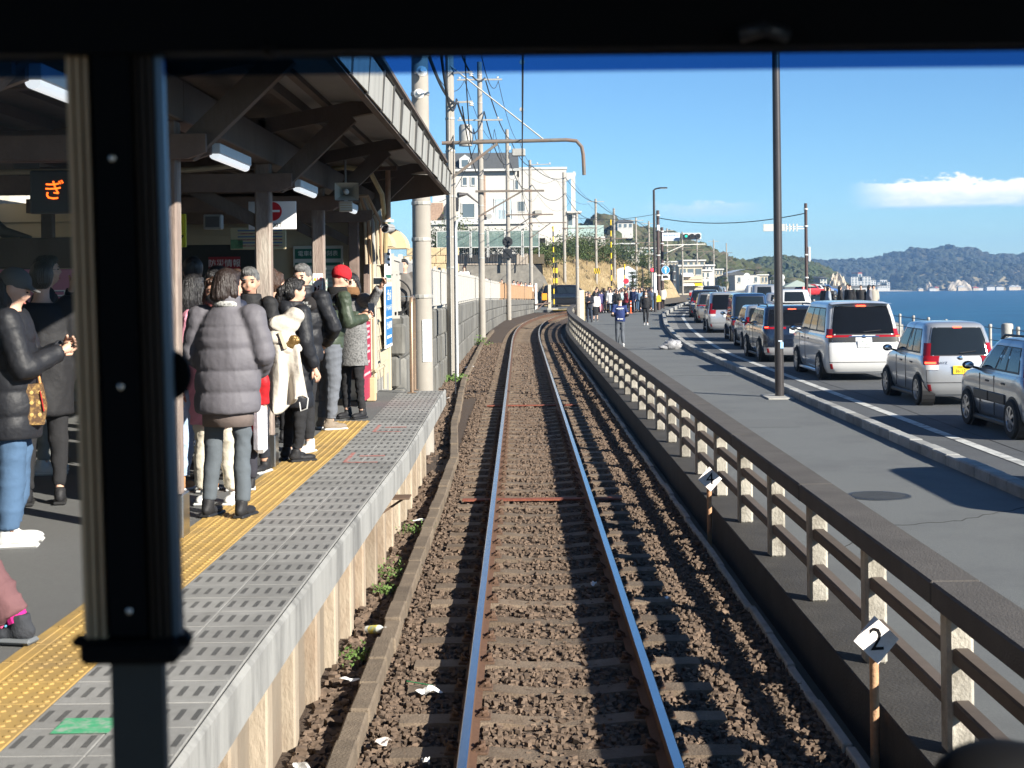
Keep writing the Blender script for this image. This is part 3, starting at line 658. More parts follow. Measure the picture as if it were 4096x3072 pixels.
# worn boarding marks
redm = M('worn_red_paint', (.36,.12,.1), .85, var=.2, scale=30, stain=(.36,.35,.33), sscale=22, samt=1); grm = M('worn_green_paint', (.06,.33,.16), .8, var=.2, scale=20, stain=(.35,.35,.33), sscale=16, samt=.9)
def mark(pts, w, mat, name):
    m = MB()
    for a, b in zip(pts[:-1], pts[1:]): m.obox((a[0],a[1],ZP+.0035), (b[0],b[1],ZP+.0035), w, .001)
    obj(name, m, mat, plat)
for y0 in (12.9, 15.4):
    mark([(-1.5,y0-.35),(-1.5,y0+.35)], .035, redm, 'boarding_mark'); mark([(-1.5,y0-.35),(-1.22,y0-.35)], .04, redm, 'boarding_mark')
    mark([(-1.42,y0+.1),(-1.2,y0+.1)], .07, redm, 'boarding_mark')
obj('boarding_mark', MB().add([(-1.63,5.08,ZP+.0035),(-1.43,5.08,ZP+.0035),(-1.43,5.26,ZP+.0035),(-1.63,5.26,ZP+.0035)], [(0,1,2,3)]), grm, plat)
# ------------------------------------------------------------------ canopy
wood = M('canopy_timber', (.125,.1,.085), .85, var=.25, scale=5, bump=.35, bscale=40, stain=(.07,.056,.048), sscale=2.5, samt=.6, stretch=(1,1,.35))
wood_b = M('canopy_timber_brown', (.18,.13,.108), .8, var=.2, scale=6, bump=.3, bscale=40, stain=(.1,.08,.07), sscale=2, samt=.5)
wood_p = M('canopy_post_peeling', (.22,.17,.145), .85, var=.2, scale=6, bump=.5, bscale=30, stain=(.4,.36,.31), sscale=3.2, samt=.85, stretch=(1.6,1.6,.4))
stain_s = M('stainless', (.55,.54,.52), .28, metal=1, var=.06)
can = thing('platform_canopy', 'dark timber platform canopy with pale metal eaves boards', 'canopy', (-2.05, 9, ZP))
C0 = Vector((-2.05, 9, ZP)); CY = [2.2, 5.6, 9.0, 12.36, 15.72, 19.08]
def cobj(name, m, mat): 
    m.v = [(v[0]-C0.x, v[1]-C0.y, v[2]-C0.z) for v in m.v]; return obj(name, m, mat, can)
az_ = lambda x: 3.78+.185*(x+2.09)
for i, y in enumerate(CY):
    if y > 3:
        cobj('column', MB().cbox(-2.195, -2.065, y-.065, y+.065, ZP+.02, 3.53, .012), wood_p if y < 18 else wood_b)
        cobj('column_shoe', MB().cbox(-2.22, -2.04, y-.09, y+.09, ZP, ZP+.27, .008), stain_s)
        cobj('column', MB().cbox(-5.06, -4.94, y-.06, y+.06, ZP, 3.53, .01), wood)
    for o_ in (-.075, .075):
        cobj('tie_beam', MB().prism([(-5.2,3.29),(-1.99,3.29),(-1.88,3.33),(-1.88,3.44),(-5.2,3.44)], 'y', y+o_-.022, y+o_+.022), wood_b)
    cobj('bracket_arm', MB().obox((-2.15,y,az_(-2.15)+.06), (-1.0,y,az_(-1.0)+.06), .1, .125, (0,0,1)), wood)
    cobj('brace', MB().obox((-2.02,y,3.34), (-1.4,y,az_(-1.4)+.02), .09, .15, (0,0,1)), wood)
    cobj('brace', MB().obox((-2.1,y,3.0), (-2.75,y,3.34), .07, .1, (0,0,1)), wood)
    cobj('rafter', MB().obox((-2.1,y,3.84), (-5.3,y,3.7), .1, .14, (0,0,1)), wood)
for a, b in zip([1.0]+CY[1:], CY[1:]+[20.9]): cobj('girder', MB().cbox(-2.19, -2.03, a+.002, b-.002, 3.525, 3.775, .008), wood)
for x in (-1.16, -1.38, -1.6, -1.82, -2.4, -2.9, -3.4, -3.9, -4.4, -4.9):
    z = az_(x)+.125 if x > -2 else 3.91-.045*(-2-x)
    cobj('purlin', MB().box(x-.03, x+.03, .5, 20.95, z, z+.085), wood)
nb_ = 0
y = .5
while y < 20.95:
    y1 = min(y+.62, 20.98)
    m = MB()
    for (xa, xb) in ((-1.0,-2.0),(-2.0,-6.6)):
        za, zb = ((az_(xa)+.21, az_(xb)+.21) if xa > -2 else (az_(-2)+.21, 3.85))
        m.add([(xa,y+.004,za),(xb,y+.004,zb),(xb,y1-.004,zb),(xa,y1-.004,za),(xa,y+.004,za+.03),(xb,y+.004,zb+.03),(xb,y1-.004,zb+.03),(xa,y1-.004,za+.03)], [(0,3,2,1),(4,5,6,7),(0,1,5,4),(2,3,7,6),(1,2,6,5),(3,0,4,7)])
    m.v = [tuple(v) for v in m.v]
    cobj('roof_board', m, wood); y = y1
cobj('roof_cover', MB().add([(-.93,.4,4.03),(-2.0,.4,4.04),(-6.7,.4,3.88),(-6.7,21.0,3.88),(-2.0,21.0,4.04),(-.93,21.0,4.03)], [(0,1,4,5),(1,2,3,4)]), M('roof_sheet', (.2,.2,.2), .7, var=.1))
eav = M('eaves_sheet', (.34,.33,.3), .6, var=.12, scale=4, bump=.15, bscale=30, stain=(.17,.165,.15), sscale=2, samt=.7, stretch=(1,3,.3))
y = .5; k = 0
while y < 20.9:
    w = random.uniform(.82, 1.0); y1 = min(y+w, 21.0)
    t_ = random.uniform(-.012, .012)
    cobj('eaves_board', MB().add([(-.965,y+.012,3.75),(-.965+t_,y1-.006,3.75),(-.95+t_,y1-.006,4.02+random.uniform(-.01,.01)),(-.95,y+.012,4.01),(-.975,y+.012,3.75),(-.975+t_,y1-.006,3.75),(-.96+t_,y1-.006,4.0),(-.96,y+.012,4.0)], [(0,1,2,3),(7,6,5,4),(0,4,5,1),(1,5,6,2),(2,6,7,3),(3,7,4,0)]), eav)
    cobj('eaves_seam', MB().obox((-.962,y,3.74),(-.94,y,4.035), .02, .022, (0,1,0)), M('seam_dark', (.06,.06,.06), .7, var=0)); y = y1
cobj('eaves_batten', MB().box(-1.03, -.98, .5, 20.95, 3.735, 3.99), wood)
cobj('end_board', MB().add([(-.98,21.0,3.75),(-2.2,21.0,3.6),(-5.5,21.0,3.6),(-5.5,21.0,3.95),(-2.0,21.0,4.05),(-.95,21.0,4.02)], [(0,1,2,3,4,5)]), wood)
# fluorescent lamps under the canopy
white_e = M('enamel_white', (.62,.65,.67), .45, var=.06)
desc = {5.6: 'fluorescent lamp over the walker in maroon trousers', 9.0: 'fluorescent lamp nearest the grey puffer coat woman', 12.36: 'fluorescent lamp beside the no exit sign', 15.72: 'fluorescent lamp by the horn loudspeaker'}
for y in CY[1:5]:
    t_ = thing('fluorescent_lamp', 'white '+desc[y], 'lamp', (-1.87, y+.1, 3.3), 0, 'fluorescent lamps under the canopy')
    obj('housing', MB().cbox(-.04, .04, 0, 1.05, .035, .1, .005), white_e, t_)
    m = MB(); m.tube([(0,.01,.03),(0,1.04,.03)], .031, 14); obj('diffuser', m, M('lamp_acrylic', (.85,.88,.9), .5, var=0, emit=.35), t_, True)
# conduits
cond = M('conduit_cream', (.38,.32,.23), .6, var=.15)
def pipe(pts, r, label, mat=cond, name='conduit'):
    o = obj(name, MB().tube(pts, r, 8), mat, None, True); return tag(o, label, 'conduit')
pipe([(-4.9,12.2,3.47),(-2.7,12.2,3.47),(-2.35,12.2,3.5),(-2.18,12.2,3.6),(-2.15,12.2,3.75)], .022, 'cream conduit along the tie beam above the no exit sign')
pipe([(-2.9,17.2,3.75),(-2.0,17.2,3.86),(-1.75,17.4,3.83),(-1.68,18.2,3.6),(-1.7,18.9,3.2),(-1.72,19.0,2.9)], .03, 'curved cream conduit dropping from the eaves to the station wall', M('conduit_yellow', (.42,.34,.18), .6, var=.15))
for i in range(5): pipe([(-1.98+.05*i,19.15,2.75),(-1.99+.05*i,19.12,3.3),(-2.05+.03*i,18.9,3.62),(-2.3,18.6,3.7-.03*i)], .022, ['tan','grey','cream','thin grey','outer cream'][i]+' conduit in the bundle rising up the station corner', (cond, M('conduit_tan', (.4,.26,.16), .6, var=.1), M('conduit_grey', (.3,.3,.29), .6, var=.1))[i % 3])
# horn loudspeaker, CCTV camera, box loudspeaker
hs = thing('horn_loudspeaker', 'cream horn loudspeaker with rectangular mouth under the eaves', 'loudspeaker', (-1.78, 15.3, 3.46), R(10))
m = MB()
for r_, y in ((.03,.22),(.035,.12),(.06,.04),(.1,-.04)): pass
def horn(u, v):
    r_ = .022+.085*v**2.2; a = u*2*math.pi; ca, sa = math.cos(a), math.sin(a); k = 1/max(abs(ca)**1, abs(sa), .72); return (r_*ca*k*1.15, .2-.26*v, r_*sa*k*.85)
obj('horn', MB().grid(horn, 24, 10), M('horn_cream', (.5,.48,.42), .6, var=.1), hs, True)
obj('driver', MB().tube([(0,.18,0),(0,.3,0)], .05, 14), MATS['horn_cream'], hs, True); obj('driver_cap', MB().ell((0,.0,0), (.03,.03,.03)), wpap, hs, True)
obj('stirrup', MB().tube([(0,.12,.05),(0,.14,.2),(0,.14,.34)], .012, 6), MATS['conduit_grey'], hs); obj('transformer', MB().cbox(-.07,.07,.1,.16,-.2,-.09,.008), MATS['horn_cream'], hs)
for i in range(4): obj('vent_slat', MB().box(-.06,.06,.094,.1,-.19+i*.025,-.18+i*.025), cond, hs)
cc_ = thing('security_camera', 'grey bullet security camera on a rusty drop pole under the eaves', 'camera', (-1.64, 18.6, 3.2), R(-12))
rustp = M('rust_pole', (.42,.26,.17), .75, var=.25, scale=14)
obj('drop_pole', MB().tube([(0,0,.1),(0,0,.72)], .032, 10), rustp, cc_, True); obj('top_bracket', MB().cbox(-.35,.12,-.03,.03,.72,.77,.004), wood_b, cc_)
obj('mount', MB().lathe([(.07,.07),(.07,.1)], 14), white_e, cc_); obj('housing', MB().tube([(0,.12,.0),(0,-.14,-.02)], .052, 16), M('camera_grey', (.3,.3,.3), .5, var=.05), cc_, True)
obj('sun_shield', MB().grid(lambda u, v: (.06*math.sin((u-.5)*2.6), .1-v*.27, .06*math.cos((u-.5)*2.6)-.01), 8, 2), MATS['camera_grey'], cc_); obj('lens', MB().ell((0,-.14,-.02), (.04,.012,.04)), M('lens_black', (.01,.01,.012), .1, var=0), cc_, True)
bx_ = thing('box_loudspeaker', 'small grey box loudspeaker hanging below the tie beam', 'loudspeaker', (-2.88, 13.9, 3.04))
obj('cabinet', MB().cbox(-.085,.085,0,.12,0,.14,.01), M('speaker_grey', (.34,.35,.35), .6, var=.08), bx_); obj('grille', MB().box(-.065,.065,-.004,0,.02,.12), M('grille_dark', (.1,.105,.11), .7, var=.2, scale=300), bx_)
# no exit sign
ne = thing('no_exit_sign', 'white no exit board with red no-entry disc behind the peeling post', 'sign', (-2.1, 12.7, 2.99))
obj('board', MB().cbox(-.22,.19,0,.012,0,.24,.003), M('sign_white', (.8,.8,.8), .5, var=.06, scale=4), ne)
obj('disc', MB().lathe([(.082,0),(.082,.003)], 32), M('sign_red', (.55,.012,.02), .5, var=.03), ne, loc=(-.015,0,.155), rot=(R(90),0,0))
obj('bar', MB().box(-.08,.05,-.005,-.0035,.148,.166), MATS['sign_white'], ne)
lettering('NO EXIT', .052, blackm, ne, (-.03,-.002,.035), (R(90),0,0), sx=.95)
# timetable, notices
def board(name, label, x0, x1, y, z0, z1, mat, cat='notice board'):
    t_ = thing(name, label, cat, ((x0+x1)/2, y, z0)); obj('panel', MB().cbox(x0-(x0+x1)/2, x1-(x0+x1)/2, 0, .03, 0, z1-z0, .006), mat, t_); return t_
deepg = M('sign_green', (.02,.13,.09), .6, var=.05); palepaper = M('notice_paper', (.55,.57,.53), .7, var=.06)
tt = board('timetable_board', 'pale timetable board with green heading on the station wall', -2.95, -2.3, 19.3, 1.9, 3.0, palepaper)
obj('heading', MB().box(-.3,.3,-.006,-.001,.93,1.06), deepg, tt); lettering('電車標準時刻表', .075, M('print_white', (.7,.72,.7), .6, var=0), tt, (0,-.008,.995), (R(90),0,0))
for c_ in (-.16, .15):
    obj('column_heading', MB().box(c_-.14,c_+.14,-.006,-.001,.84,.88), deepg, tt)
    for r_ in range(14): obj('timetable_row', MB().box(c_-.12,c_+.12,-.005,-.001,.06+r_*.054,.085+r_*.054), M('print_pale_green', (.32,.42,.38), .7, var=.3, scale=60), tt)
bo = board('notice_board', 'dark emergency notice board with red heading under the canopy', -4.15, -3.25, 18.2, 1.9, 3.0, M('board_black', (.02,.025,.025), .6, var=.1))
obj('red_plate', MB().box(-.12,.27,-.008,-.001,.78,.95), M('plate_red', (.28,.02,.03), .6, var=.05), bo); lettering('防災情報', .1, MATS['print_white'], bo, (.075,-.01,.865), (R(90),0,0))
obj('green_plate', MB().box(-.1,.5,-.008,-.001,.5,.66), M('plate_green_pale', (.25,.32,.28), .6, var=.1), bo); lettering('震時の避難場所', .075, blackm, bo, (.2,-.01,.57), (R(90),0,0))
ys = board('yellow_notice', 'yellow notice panel hanging beside the nearest post', -2.86, -2.7, 12.0, 2.83, 3.1, M('notice_yellow', (.55,.5,.02), .6, var=.06)); lettering('マ', .1, blackm, ys, (.02,-.003,.06), (R(90),0,0))
fb = board('fare_board', 'cream fare notice with coloured lines hanging under the tie beam', -2.85, -2.3, 14.6, 2.86, 3.08, M('notice_cream', (.5,.44,.28), .7, var=.05))
for r_ in range(6): obj('print_line', MB().box(-.2,.24,-.004,-.001,.03+r_*.03,.042+r_*.03), (redm, M('print_blue', (.08,.15,.3), .7, var=.1))[r_ % 2], fb)
obj('train_picture', MB().box(-.27,-.15,-.004,-.001,.01,.1), M('print_green', (.12,.25,.12), .7, var=.4, scale=30), fb)
cs = board('caution_sign', 'narrow white photography caution sign on a canopy post', -2.19, -2.08, 15.64, 1.95, 2.62, MATS['sign_white'], 'sign')
m_ = MATS['sign_red']; lettering('注意', .042, m_, cs, (.018,-.003,.61), (R(90),0,0)); obj('triangle', MB().prism([(-.045,.595),(-.012,.595),(-.028,.628)], 'y', -.003, -.001), M('caution_yellow', (.7,.5,.02), .5, var=0), cs)
for a, b in (((-.042,.44),(.042,.56)),((-.042,.56),(.042,.44))): obj('cross_stroke', MB().obox((a[0],-.004,a[1]),(b[0],-.004,b[1]), .003, .006, (0,1,0)), m_, cs)
obj('figure', MB().box(.005,.016,-.003,-.001,.45,.52).ell((.01,-.002,.535),(.008,.001,.01)), blackm, cs); obj('train_front', MB().box(-.036,-.012,-.003,-.001,.47,.53), blackm, cs)
obj('black_band', MB().box(-.046,.046,-.003,-.001,.21,.39), blackm, cs)
for i, s_ in enumerate(('ホームの端','での撮影は','危険です')): lettering(s_, .0165, MATS['print_white'] if i < 2 else MATS['caution_yellow'], cs, (0,-.0045,.355-.055*i), (R(90),0,0))
# LED train describer
led = thing('led_display', 'black train describer showing glowing orange dot characters', 'display', (-2.95, 9.3, 2.99), R(4))
obj('case', MB().cbox(-.12,.42,0,.12,0,.27,.01), M('case_dark', (.035,.04,.045), .5, var=.1), led); 
lettering('ぎ', .135, M('led_orange', (1,.11,.01), .5, var=0, emit=1.6), led, (.03,-.003,.135), (R(90),0,0))
obj('bracket_plate', MB().cbox(-.22,-.06,0,.02,.28,.44,.006), M('plate_dark', (.06,.065,.07), .6, var=.1), led)
# advertisement on the back wall
pk = bpy.data.materials.new('advert_gradient'); pk.use_nodes = True; t = pk.node_tree; tcn = t.nodes.new('ShaderNodeTexCoord'); sp_ = t.nodes.new('ShaderNodeSeparateXYZ'); cr = t.nodes.new('ShaderNodeValToRGB')
t.links.new(tcn.outputs['Generated'], sp_.inputs[0]); t.links.new(sp_.outputs[2], cr.inputs[0]); t.links.new(cr.outputs[0], t.nodes['Principled BSDF'].inputs['Base Color'])
e = cr.color_ramp.elements; e[0].position = 0; e[0].color = (.1,.45,.35,1); e[1].position = .75; e[1].color = (.55,.22,.33,1); x = e.new(.3); x.color = (.08,.3,.5,1)
ad_ = board('hospital_advert', 'pink and blue hospital advertisement board in the shade', -5.7, -3.95, 13.7, 1.72, 2.68, pk, 'billboard')
lettering('リハビリテーション', .19, MATS['sign_white'], ad_, (.0,-.004,.72), (R(90),0,0)); lettering('リハビリテーション', .19, M('print_navy', (.02,.05,.2), .6, var=0), ad_, (.006,-.002,.714), (R(90),0,0)); lettering('病院', .24, MATS['sign_white'], ad_, (.55,-.004,.38), (R(90),0,0))
obj('top_beam', MB().cbox(-.9,.95,-.02,.08,.97,1.25,.01), wood, ad_)
# wall behind, weeds of pipes
tag(obj('rear_wall', MB().cbox(-7.3, -7.0, -2, 22, ZP-.2, 4.4, .02), M('plaster_wall', (.55,.51,.43), .9, var=.15, scale=2, stain=(.35,.32,.27), sscale=1.5)), 'pale plastered rear wall behind the platform canopy', 'wall')
tag(obj('drain_pipe', MB().tube([(-6.2,17.4,3.6),(-6.2,17.4,3.3),(-6.05,17.4,3.15),(-5.8,17.4,3.1),(-5.8,17.4,1.0)], .07, 12), M('pipe_dark', (.06,.065,.07), .6, var=.1), None, True), 'dark bent drain pipe in front of the pale rear wall', 'pipe')
# ------------------------------------------------------------------ station building
side = M('siding_cream', (.45,.39,.28), .75, var=.08, scale=4, stain=(.42,.35,.25), sscale=2, samt=.5)
stn_b = thing('station_building', 'cream clapboard station office at the end of the platform', 'station', (-4.5, 20.9, ZP)); B0 = Vector((-4.5, 20.9, ZP))
def bobj(name, m, mat, parent=stn_b, **k):
    m.v = [(v[0]-B0.x, v[1]-B0.y, v[2]-B0.z) for v in m.v]; return obj(name, m, mat, parent, **k)
bobj('core', MB().box(-7.0, -2.03, 19.43, 22.4, ZP+.15, 3.6), side)
bobj('footing', MB().box(-7.0, -1.99, 19.4, 22.45, ZP-.9, ZP+.15), conc)
for i in range(12):
    z = ZP+.15+i*.2
    bobj('clapboard', MB().add([(-2.03,19.4,z+.002),(-1.995,19.4,z+.002),(-2.018,19.4,z+.2),(-2.03,19.4,z+.2),(-2.03,22.42,z+.002),(-1.995,22.42,z+.002),(-2.018,22.42,z+.2),(-2.03,22.42,z+.2)], [(0,1,2,3),(7,6,5,4),(1,5,6,2),(0,4,5,1),(2,6,7,3)]), side)
    bobj('clapboard', MB().add([(-7,19.43,z+.002),(-7,19.39,z+.002),(-7,19.415,z+.2),(-7,19.43,z+.2),(-2.03,19.43,z+.002),(-2.03,19.39,z+.002),(-2.03,19.415,z+.2),(-2.03,19.43,z+.2)], [(0,1,2,3),(7,6,5,4),(1,5,6,2),(0,4,5,1),(2,6,7,3)]), side)
bobj('corner_post', MB().cbox(-2.04,-1.96,19.3,19.42,ZP,3.5,.01), wood_b); bobj('corner_post', MB().cbox(-2.04,-1.96,22.38,22.5,ZP-.5,3.5,.01), side)
fr = bobj('window', MB().box(-2.0,-1.97,19.75,20.45,ZP+.35,ZP+1.95), M('frame_cream', (.58,.52,.4), .6, var=.05)); bobj('pane', MB().box(-1.972,-1.964,19.85,20.35,ZP+.45,ZP+1.85), M('window_grey', (.25,.27,.28), .15, var=.05), fr)
bobj('door', MB().box(-5.2,-4.4,19.36,19.4,ZP,ZP+2.0), M('door_dark', (.03,.035,.04), .4, var=.1))
for y, r_ in ((19.65,.31),(21.0,.4)):
    pts = [(-2.0,2.99)]+[(-2.0+r_*math.cos(a), 2.99+r_*.85*math.sin(a)) for a in np.linspace(0, math.pi/2, 10)]
    bobj('awning', MB().prism(pts, 'y', y, y+.75), M('awning_cream', (.55,.43,.28), .6, var=.06, scale=5, stain=(.6,.4,.2), sscale=3, samt=.4))
bobj('downpipe', MB().tube([(-1.93,19.6,ZP+.05),(-1.93,19.6,3.4)], .03, 10), side, smooth=True); bobj('gas_pipe', MB().tube([(-1.9,19.5,ZP+.35),(-1.9,20.7,ZP+.35),(-1.9,20.7,ZP+.02)], .022, 8), side, smooth=True)
def wall_sign(name, label, y0, y1, z0, z1, mat):
    t_ = thing(name, label, 'sign', (-1.95, (y0+y1)/2, z0)); obj('panel', MB().cbox(0,.02,(y0-y1)/2,(y1-y0)/2,0,z1-z0,.004), mat, t_); return t_
blue = M('sign_blue', (.02,.17,.42), .5, var=.04)
s1 = wall_sign('parking_sign', 'blue park and ride sign on the station end wall', 21.25, 22.35, ZP+.55, ZP+1.5, MATS['sign_white'])
obj('blue_field', MB().box(.021,.024,-.5,.5,.05,.9), blue, s1); obj('white_rule', MB().box(.0245,.026,-.42,.42,.43,.455), wpap, s1)
for a, zz, q in (('七里ヶ浜',.76,.17),('パークレールライド',.58,.1),('七里ヶ浜駐車場',.32,.12)): lettering(a, q, wpap, s1, (.026,0,zz), (R(90),0,R(90)))
obj('print_line', MB().box(.0245,.026,-.35,.35,.14,.18), wpap, s1)
s2 = wall_sign('station_notice', 'white vertical station notice with green bands beside the window', 21.35, 22.25, ZP+1.55, ZP+2.5, MATS['sign_white'])
for z in (.02, .72): obj('green_band', MB().box(.021,.023,-.42,.42,z,z+.05 if z < .5 else z+.2), deepg, s2)
for i, z in enumerate((.56,.48,.36,.28,.2)): obj('print_line', MB().box(.021,.023,-.3+.05*i,.3,z,z+.035), blackm, s2)
rp = thing('poster_stand', 'dark red poster board leaning at the station wall', 'poster', (-1.95, 18.55, ZP), 0)
obj('board', MB().cbox(0,.03,-.5,.5,.05,1.15,.005), M('poster_red', (.34,.025,.06), .6, var=.05), rp)
for i, q in enumerate((.95,.88,.81,.7,.63,.5,.36)): obj('print_line', MB().box(.031,.033,-.36+.04*(i % 3),.34-.05*(i % 2),q,q+.03), M('print_pink', (.65,.4,.42), .6, var=0), rp)
obj('foot', MB().cbox(-.02,.1,.3,.45,0,.3,.01), M('foot_tan', (.5,.38,.22), .7, var=.1), rp)
# platform end handrail
hr = thing('platform_handrail', 'bronze tubular handrail hoop at the platform end', 'handrail', (-1.48, 20.4, ZP))
brz = M('bronze_tube', (.28,.2,.14), .4, metal=.6, var=.1)
obj('hoop', MB().tube([(0,-.25,0),(0,-.25,1.18),(0,-.19,1.28),(0,0,1.3),(0,.19,1.28),(0,.25,1.18),(0,.25,0)], .028, 12), brz, hr, True); obj('cross_bar', MB().tube([(0,-.25,.72),(0,.25,.72)], .016, 8), brz, hr, True)
for y in (-.25,.25): obj('foot_plate', MB().cbox(-.06,.06,y-.06,y+.06,0,.012,.003), brz, hr)
# ------------------------------------------------------------------ left side beyond the platform: wall, fence, poles, houses
wz = lambda y: interp([(20,1.98),(40,1.76),(66,1.58),(97.5,1.15),(121,.75)], y)
up = MB()
for y in range(20, 124, 4): up.v += [(-30, y, wz(y)-.02), (wx(y)-.05, y, wz(y)-.02)]
for i in range(len(up.v)//2-1): up.f.append((2*i, 2*i+1, 2*i+3, 2*i+2))
tag(obj('upper_street', up, asph), kind='structure')
rw = thing('retaining_wall', 'grey stone retaining wall along the left of the track', 'wall', (-2, 40, -.3)); W0 = Vector((-2, 40, -.3))
stone = M('wall_stone', (.165,.16,.145), .95, var=.35, scale=3, bump=.8, bscale=9, stain=(.075,.075,.07), sscale=1.6, samt=.85, stretch=(1,1,.3), orand=.2)
for row in range(3):
    y = 20.5+row*.37
    while y < 121:
        L = random.uniform(.7, 1.15) if y < 45 else 1.5
        y1 = min(y+L, 121.3); h0, h1 = wz(y)+.25, wz(y1)+.25
        a, b = row/3, (row+1)/3; m = MB(); j = random.uniform(-.03,.03) if y < 45 else random.uniform(-.012,.012); g_ = .012 if y < 45 else .02
        xs_ = [wx(y)+j, wx(y1)+j]
        V = []
        for (yy_, hh, xx) in ((y+g_, h0, xs_[0]), (y1-g_, h1, xs_[1])):
            zb, zt = hh*a-.25+g_*(row > 0), hh*b-.25
            V += [(xx-.4, yy_, zb), (xx-.03, yy_, zb), (xx, yy_, zb+.04), (xx, yy_, zt-.04), (xx-.03, yy_, zt), (xx-.4, yy_, zt)]
        m.add([Vector(v)-W0 for v in V], [(0,1,2,3,4,5),(11,10,9,8,7,6)]+[(k, (k+1) % 6, 6+(k+1) % 6, 6+k) for k in range(6)])
        obj('wall_block', m, stone, rw); y = y1
# street fence on the wall
fw = M('fence_white', (.46,.44,.4), .6, var=.06, scale=2, stain=(.5,.47,.4), sscale=1.5, samt=.4); fo = M('fence_tan', (.4,.25,.14), .7, var=.12, scale=2, stain=(.4,.25,.15), sscale=1)
FO = Vector((-2, 40, 1.76)); fen = thing('street_fence', 'long white panel fence on top of the stone retaining wall', 'fence', FO)
fxx = lambda y: wx(y)-.15
def fbar(a, b, w, h, name, mat): obj(name, MB().obox(Vector(a)-FO, Vector(b)-FO, w, h), mat, fen)
y = 24.6
while y < 26:
    y1 = y+2.35; za, zb = wz(y), wz(y1); xa, xb = fxx(y), fxx(y1)
    fbar((xa,y,za+.98),(xb,y1,zb+.98), .06, .07, 'top_rail', fw); fbar((xa,y,za+.1),(xb,y1,zb+.1), .04, .05, 'bottom_rail', fw)
    for k in range(18):
        t_ = (k+.5)/18; p = Vector((xa+(xb-xa)*t_, y+(y1-y)*t_, za+(zb-za)*t_)); obj('picket', MB().obox(p+Vector((0,0,.1))-FO, p+Vector((0,0,.97))-FO, .022, .022), fw, fen)
    fbar((xa,y,za-.02),(xa,y,za+1.05), .07, .07, 'post', fw); y = y1
while y < 119:
    L = 1.9; y1 = y+L; za, zb = wz(y), wz(y1); xa, xb = fxx(y), fxx(y1); mt = fw if y < 92 else fo
    for q in range(5):
        ta, tb_ = (q+.02)/5, (q+.98)/5
        A = Vector((xa+(xb-xa)*ta, y+(y1-y)*ta, 0)); B = Vector((xa+(xb-xa)*tb_, y+(y1-y)*tb_, 0)); A.z = za+(zb-za)*ta; B.z = za+(zb-za)*tb_
        m = MB().obox(A+Vector((.01*(q % 2),0,.55))-FO, B+Vector((.01*(q % 2),0,.55))-FO, .02, .86); obj('fence_slat', m, mt, fen)
    fbar((xa,y,za+1.0),(xb,y1,zb+1.0), .06, .05, 'top_rail', mt); fbar((xa,y,za+.1),(xb,y1,zb+.1), .05, .04, 'bottom_rail', mt)
    fbar((xa-.02,y,za-.02),(xa-.02,y,za+1.1), .08, .08, 'post', mt); y = y1
for k in range(6):
    for r_ in range(4): obj('wall_block', MB().cbox(-3.6+k*.27+.008+(r_ % 2)*.1-W0.x, -3.6+(k+1)*.27-.008+(r_ % 2)*.1-W0.x, 24.2+random.uniform(-.04,.04)-W0.y, 24.62-W0.y, -.3+r_*.53+.008-W0.z, -.3+(r_+1)*.53-.008-W0.z, .04), stone, rw)
fbar((-3.7,24.4,2.68),(-1.98,24.4,2.66), .06, .06, 'top_rail', fw); fbar((-3.7,24.4,1.93),(-1.98,24.4,1.93), .04, .05, 'bottom_rail', fw)
for k in range(22): p = Vector((-3.68+k*.079, 24.4, 1.95)); obj('picket', MB().obox(p-FO, p+Vector((0,0,.7))-FO, .02, .02), fw, fen)
# ------------------------------------------------------------------ poles
insu = M('insulator_white', (.7,.68,.62), .3, var=.05); galv = M('galvanised', (.36,.35,.32), .6, metal=.3, var=.15); rsteel = M('weathered_steel_beam', (.15,.13,.11), .75, var=.25, scale=6, stain=(.2,.1,.06), sscale=3, samt=.5)
wirem = M('wire_dark', (.03,.03,.032), .5, var=0)
def pole(x, y, r, zt, label, zb=-.3, mat=conc_lt, bands=6, name='utility_pole', group='concrete poles along the track'):
    t_ = thing(name, label, 'pole', (x, y, zb), 0, group)
    obj('shaft', MB().tube([(0,0,0),(0,0,(zt-zb)*.5),(0,0,zt-zb)], [r, r*.87, r*.72], 18), mat, t_, True)
    for i in range(bands):
        z = (zt-zb)*(.3+.66*i/max(1, bands-1))+random.uniform(-.2,.2); rr_ = r*(1-.28*z/(zt-zb))+.008
        obj('band', MB().lathe([(rr_,-.03),(rr_+.006,-.02),(rr_+.006,.02),(rr_,.03)], 14, (0,0,z)), galv, t_)
    return t_
def arm(t_, x0, x1, z, hook=False, bx0=0, bx1=1.5, bz=-1.0, w=.09):
    zb = t_.location.z; zz = z-zb
    if hook: obj('bracket_arm', MB().tube([(x0,-.2,zz),(x1-.45,-.2,zz+.05),(x1-.18,-.2,zz+.02),(x1-.04,-.2,zz-.14),(x1,-.2,zz-.35),(x1+.02,-.2,zz-.9)], .05, 8), rsteel, t_, True)
    else: obj('bracket_arm', MB().obox((x0,-.2,zz),(x1,-.2,zz), w, w), rsteel, t_)
    obj('arm_brace', MB().obox((bx0,-.2,zz+bz),(bx1,-.2,zz-.03), .07, .07), rsteel, t_)
def ins(t_, x, z, n=3, r=.06, y=0):
    zz = z-t_.location.z
    obj('insulator', MB().lathe(sum([[(r*.45,k*r*.8),(r,k*r*.8+r*.15),(r,k*r*.8+r*.3),(r*.45,k*r*.8+r*.55)] for k in range(n)], []), 12, (x, y, zz)), insu, t_, True)
pA = pole(-1.54, 23.4, .165, 8.6, 'thick pale concrete pole at the end of the platform', bands=9)
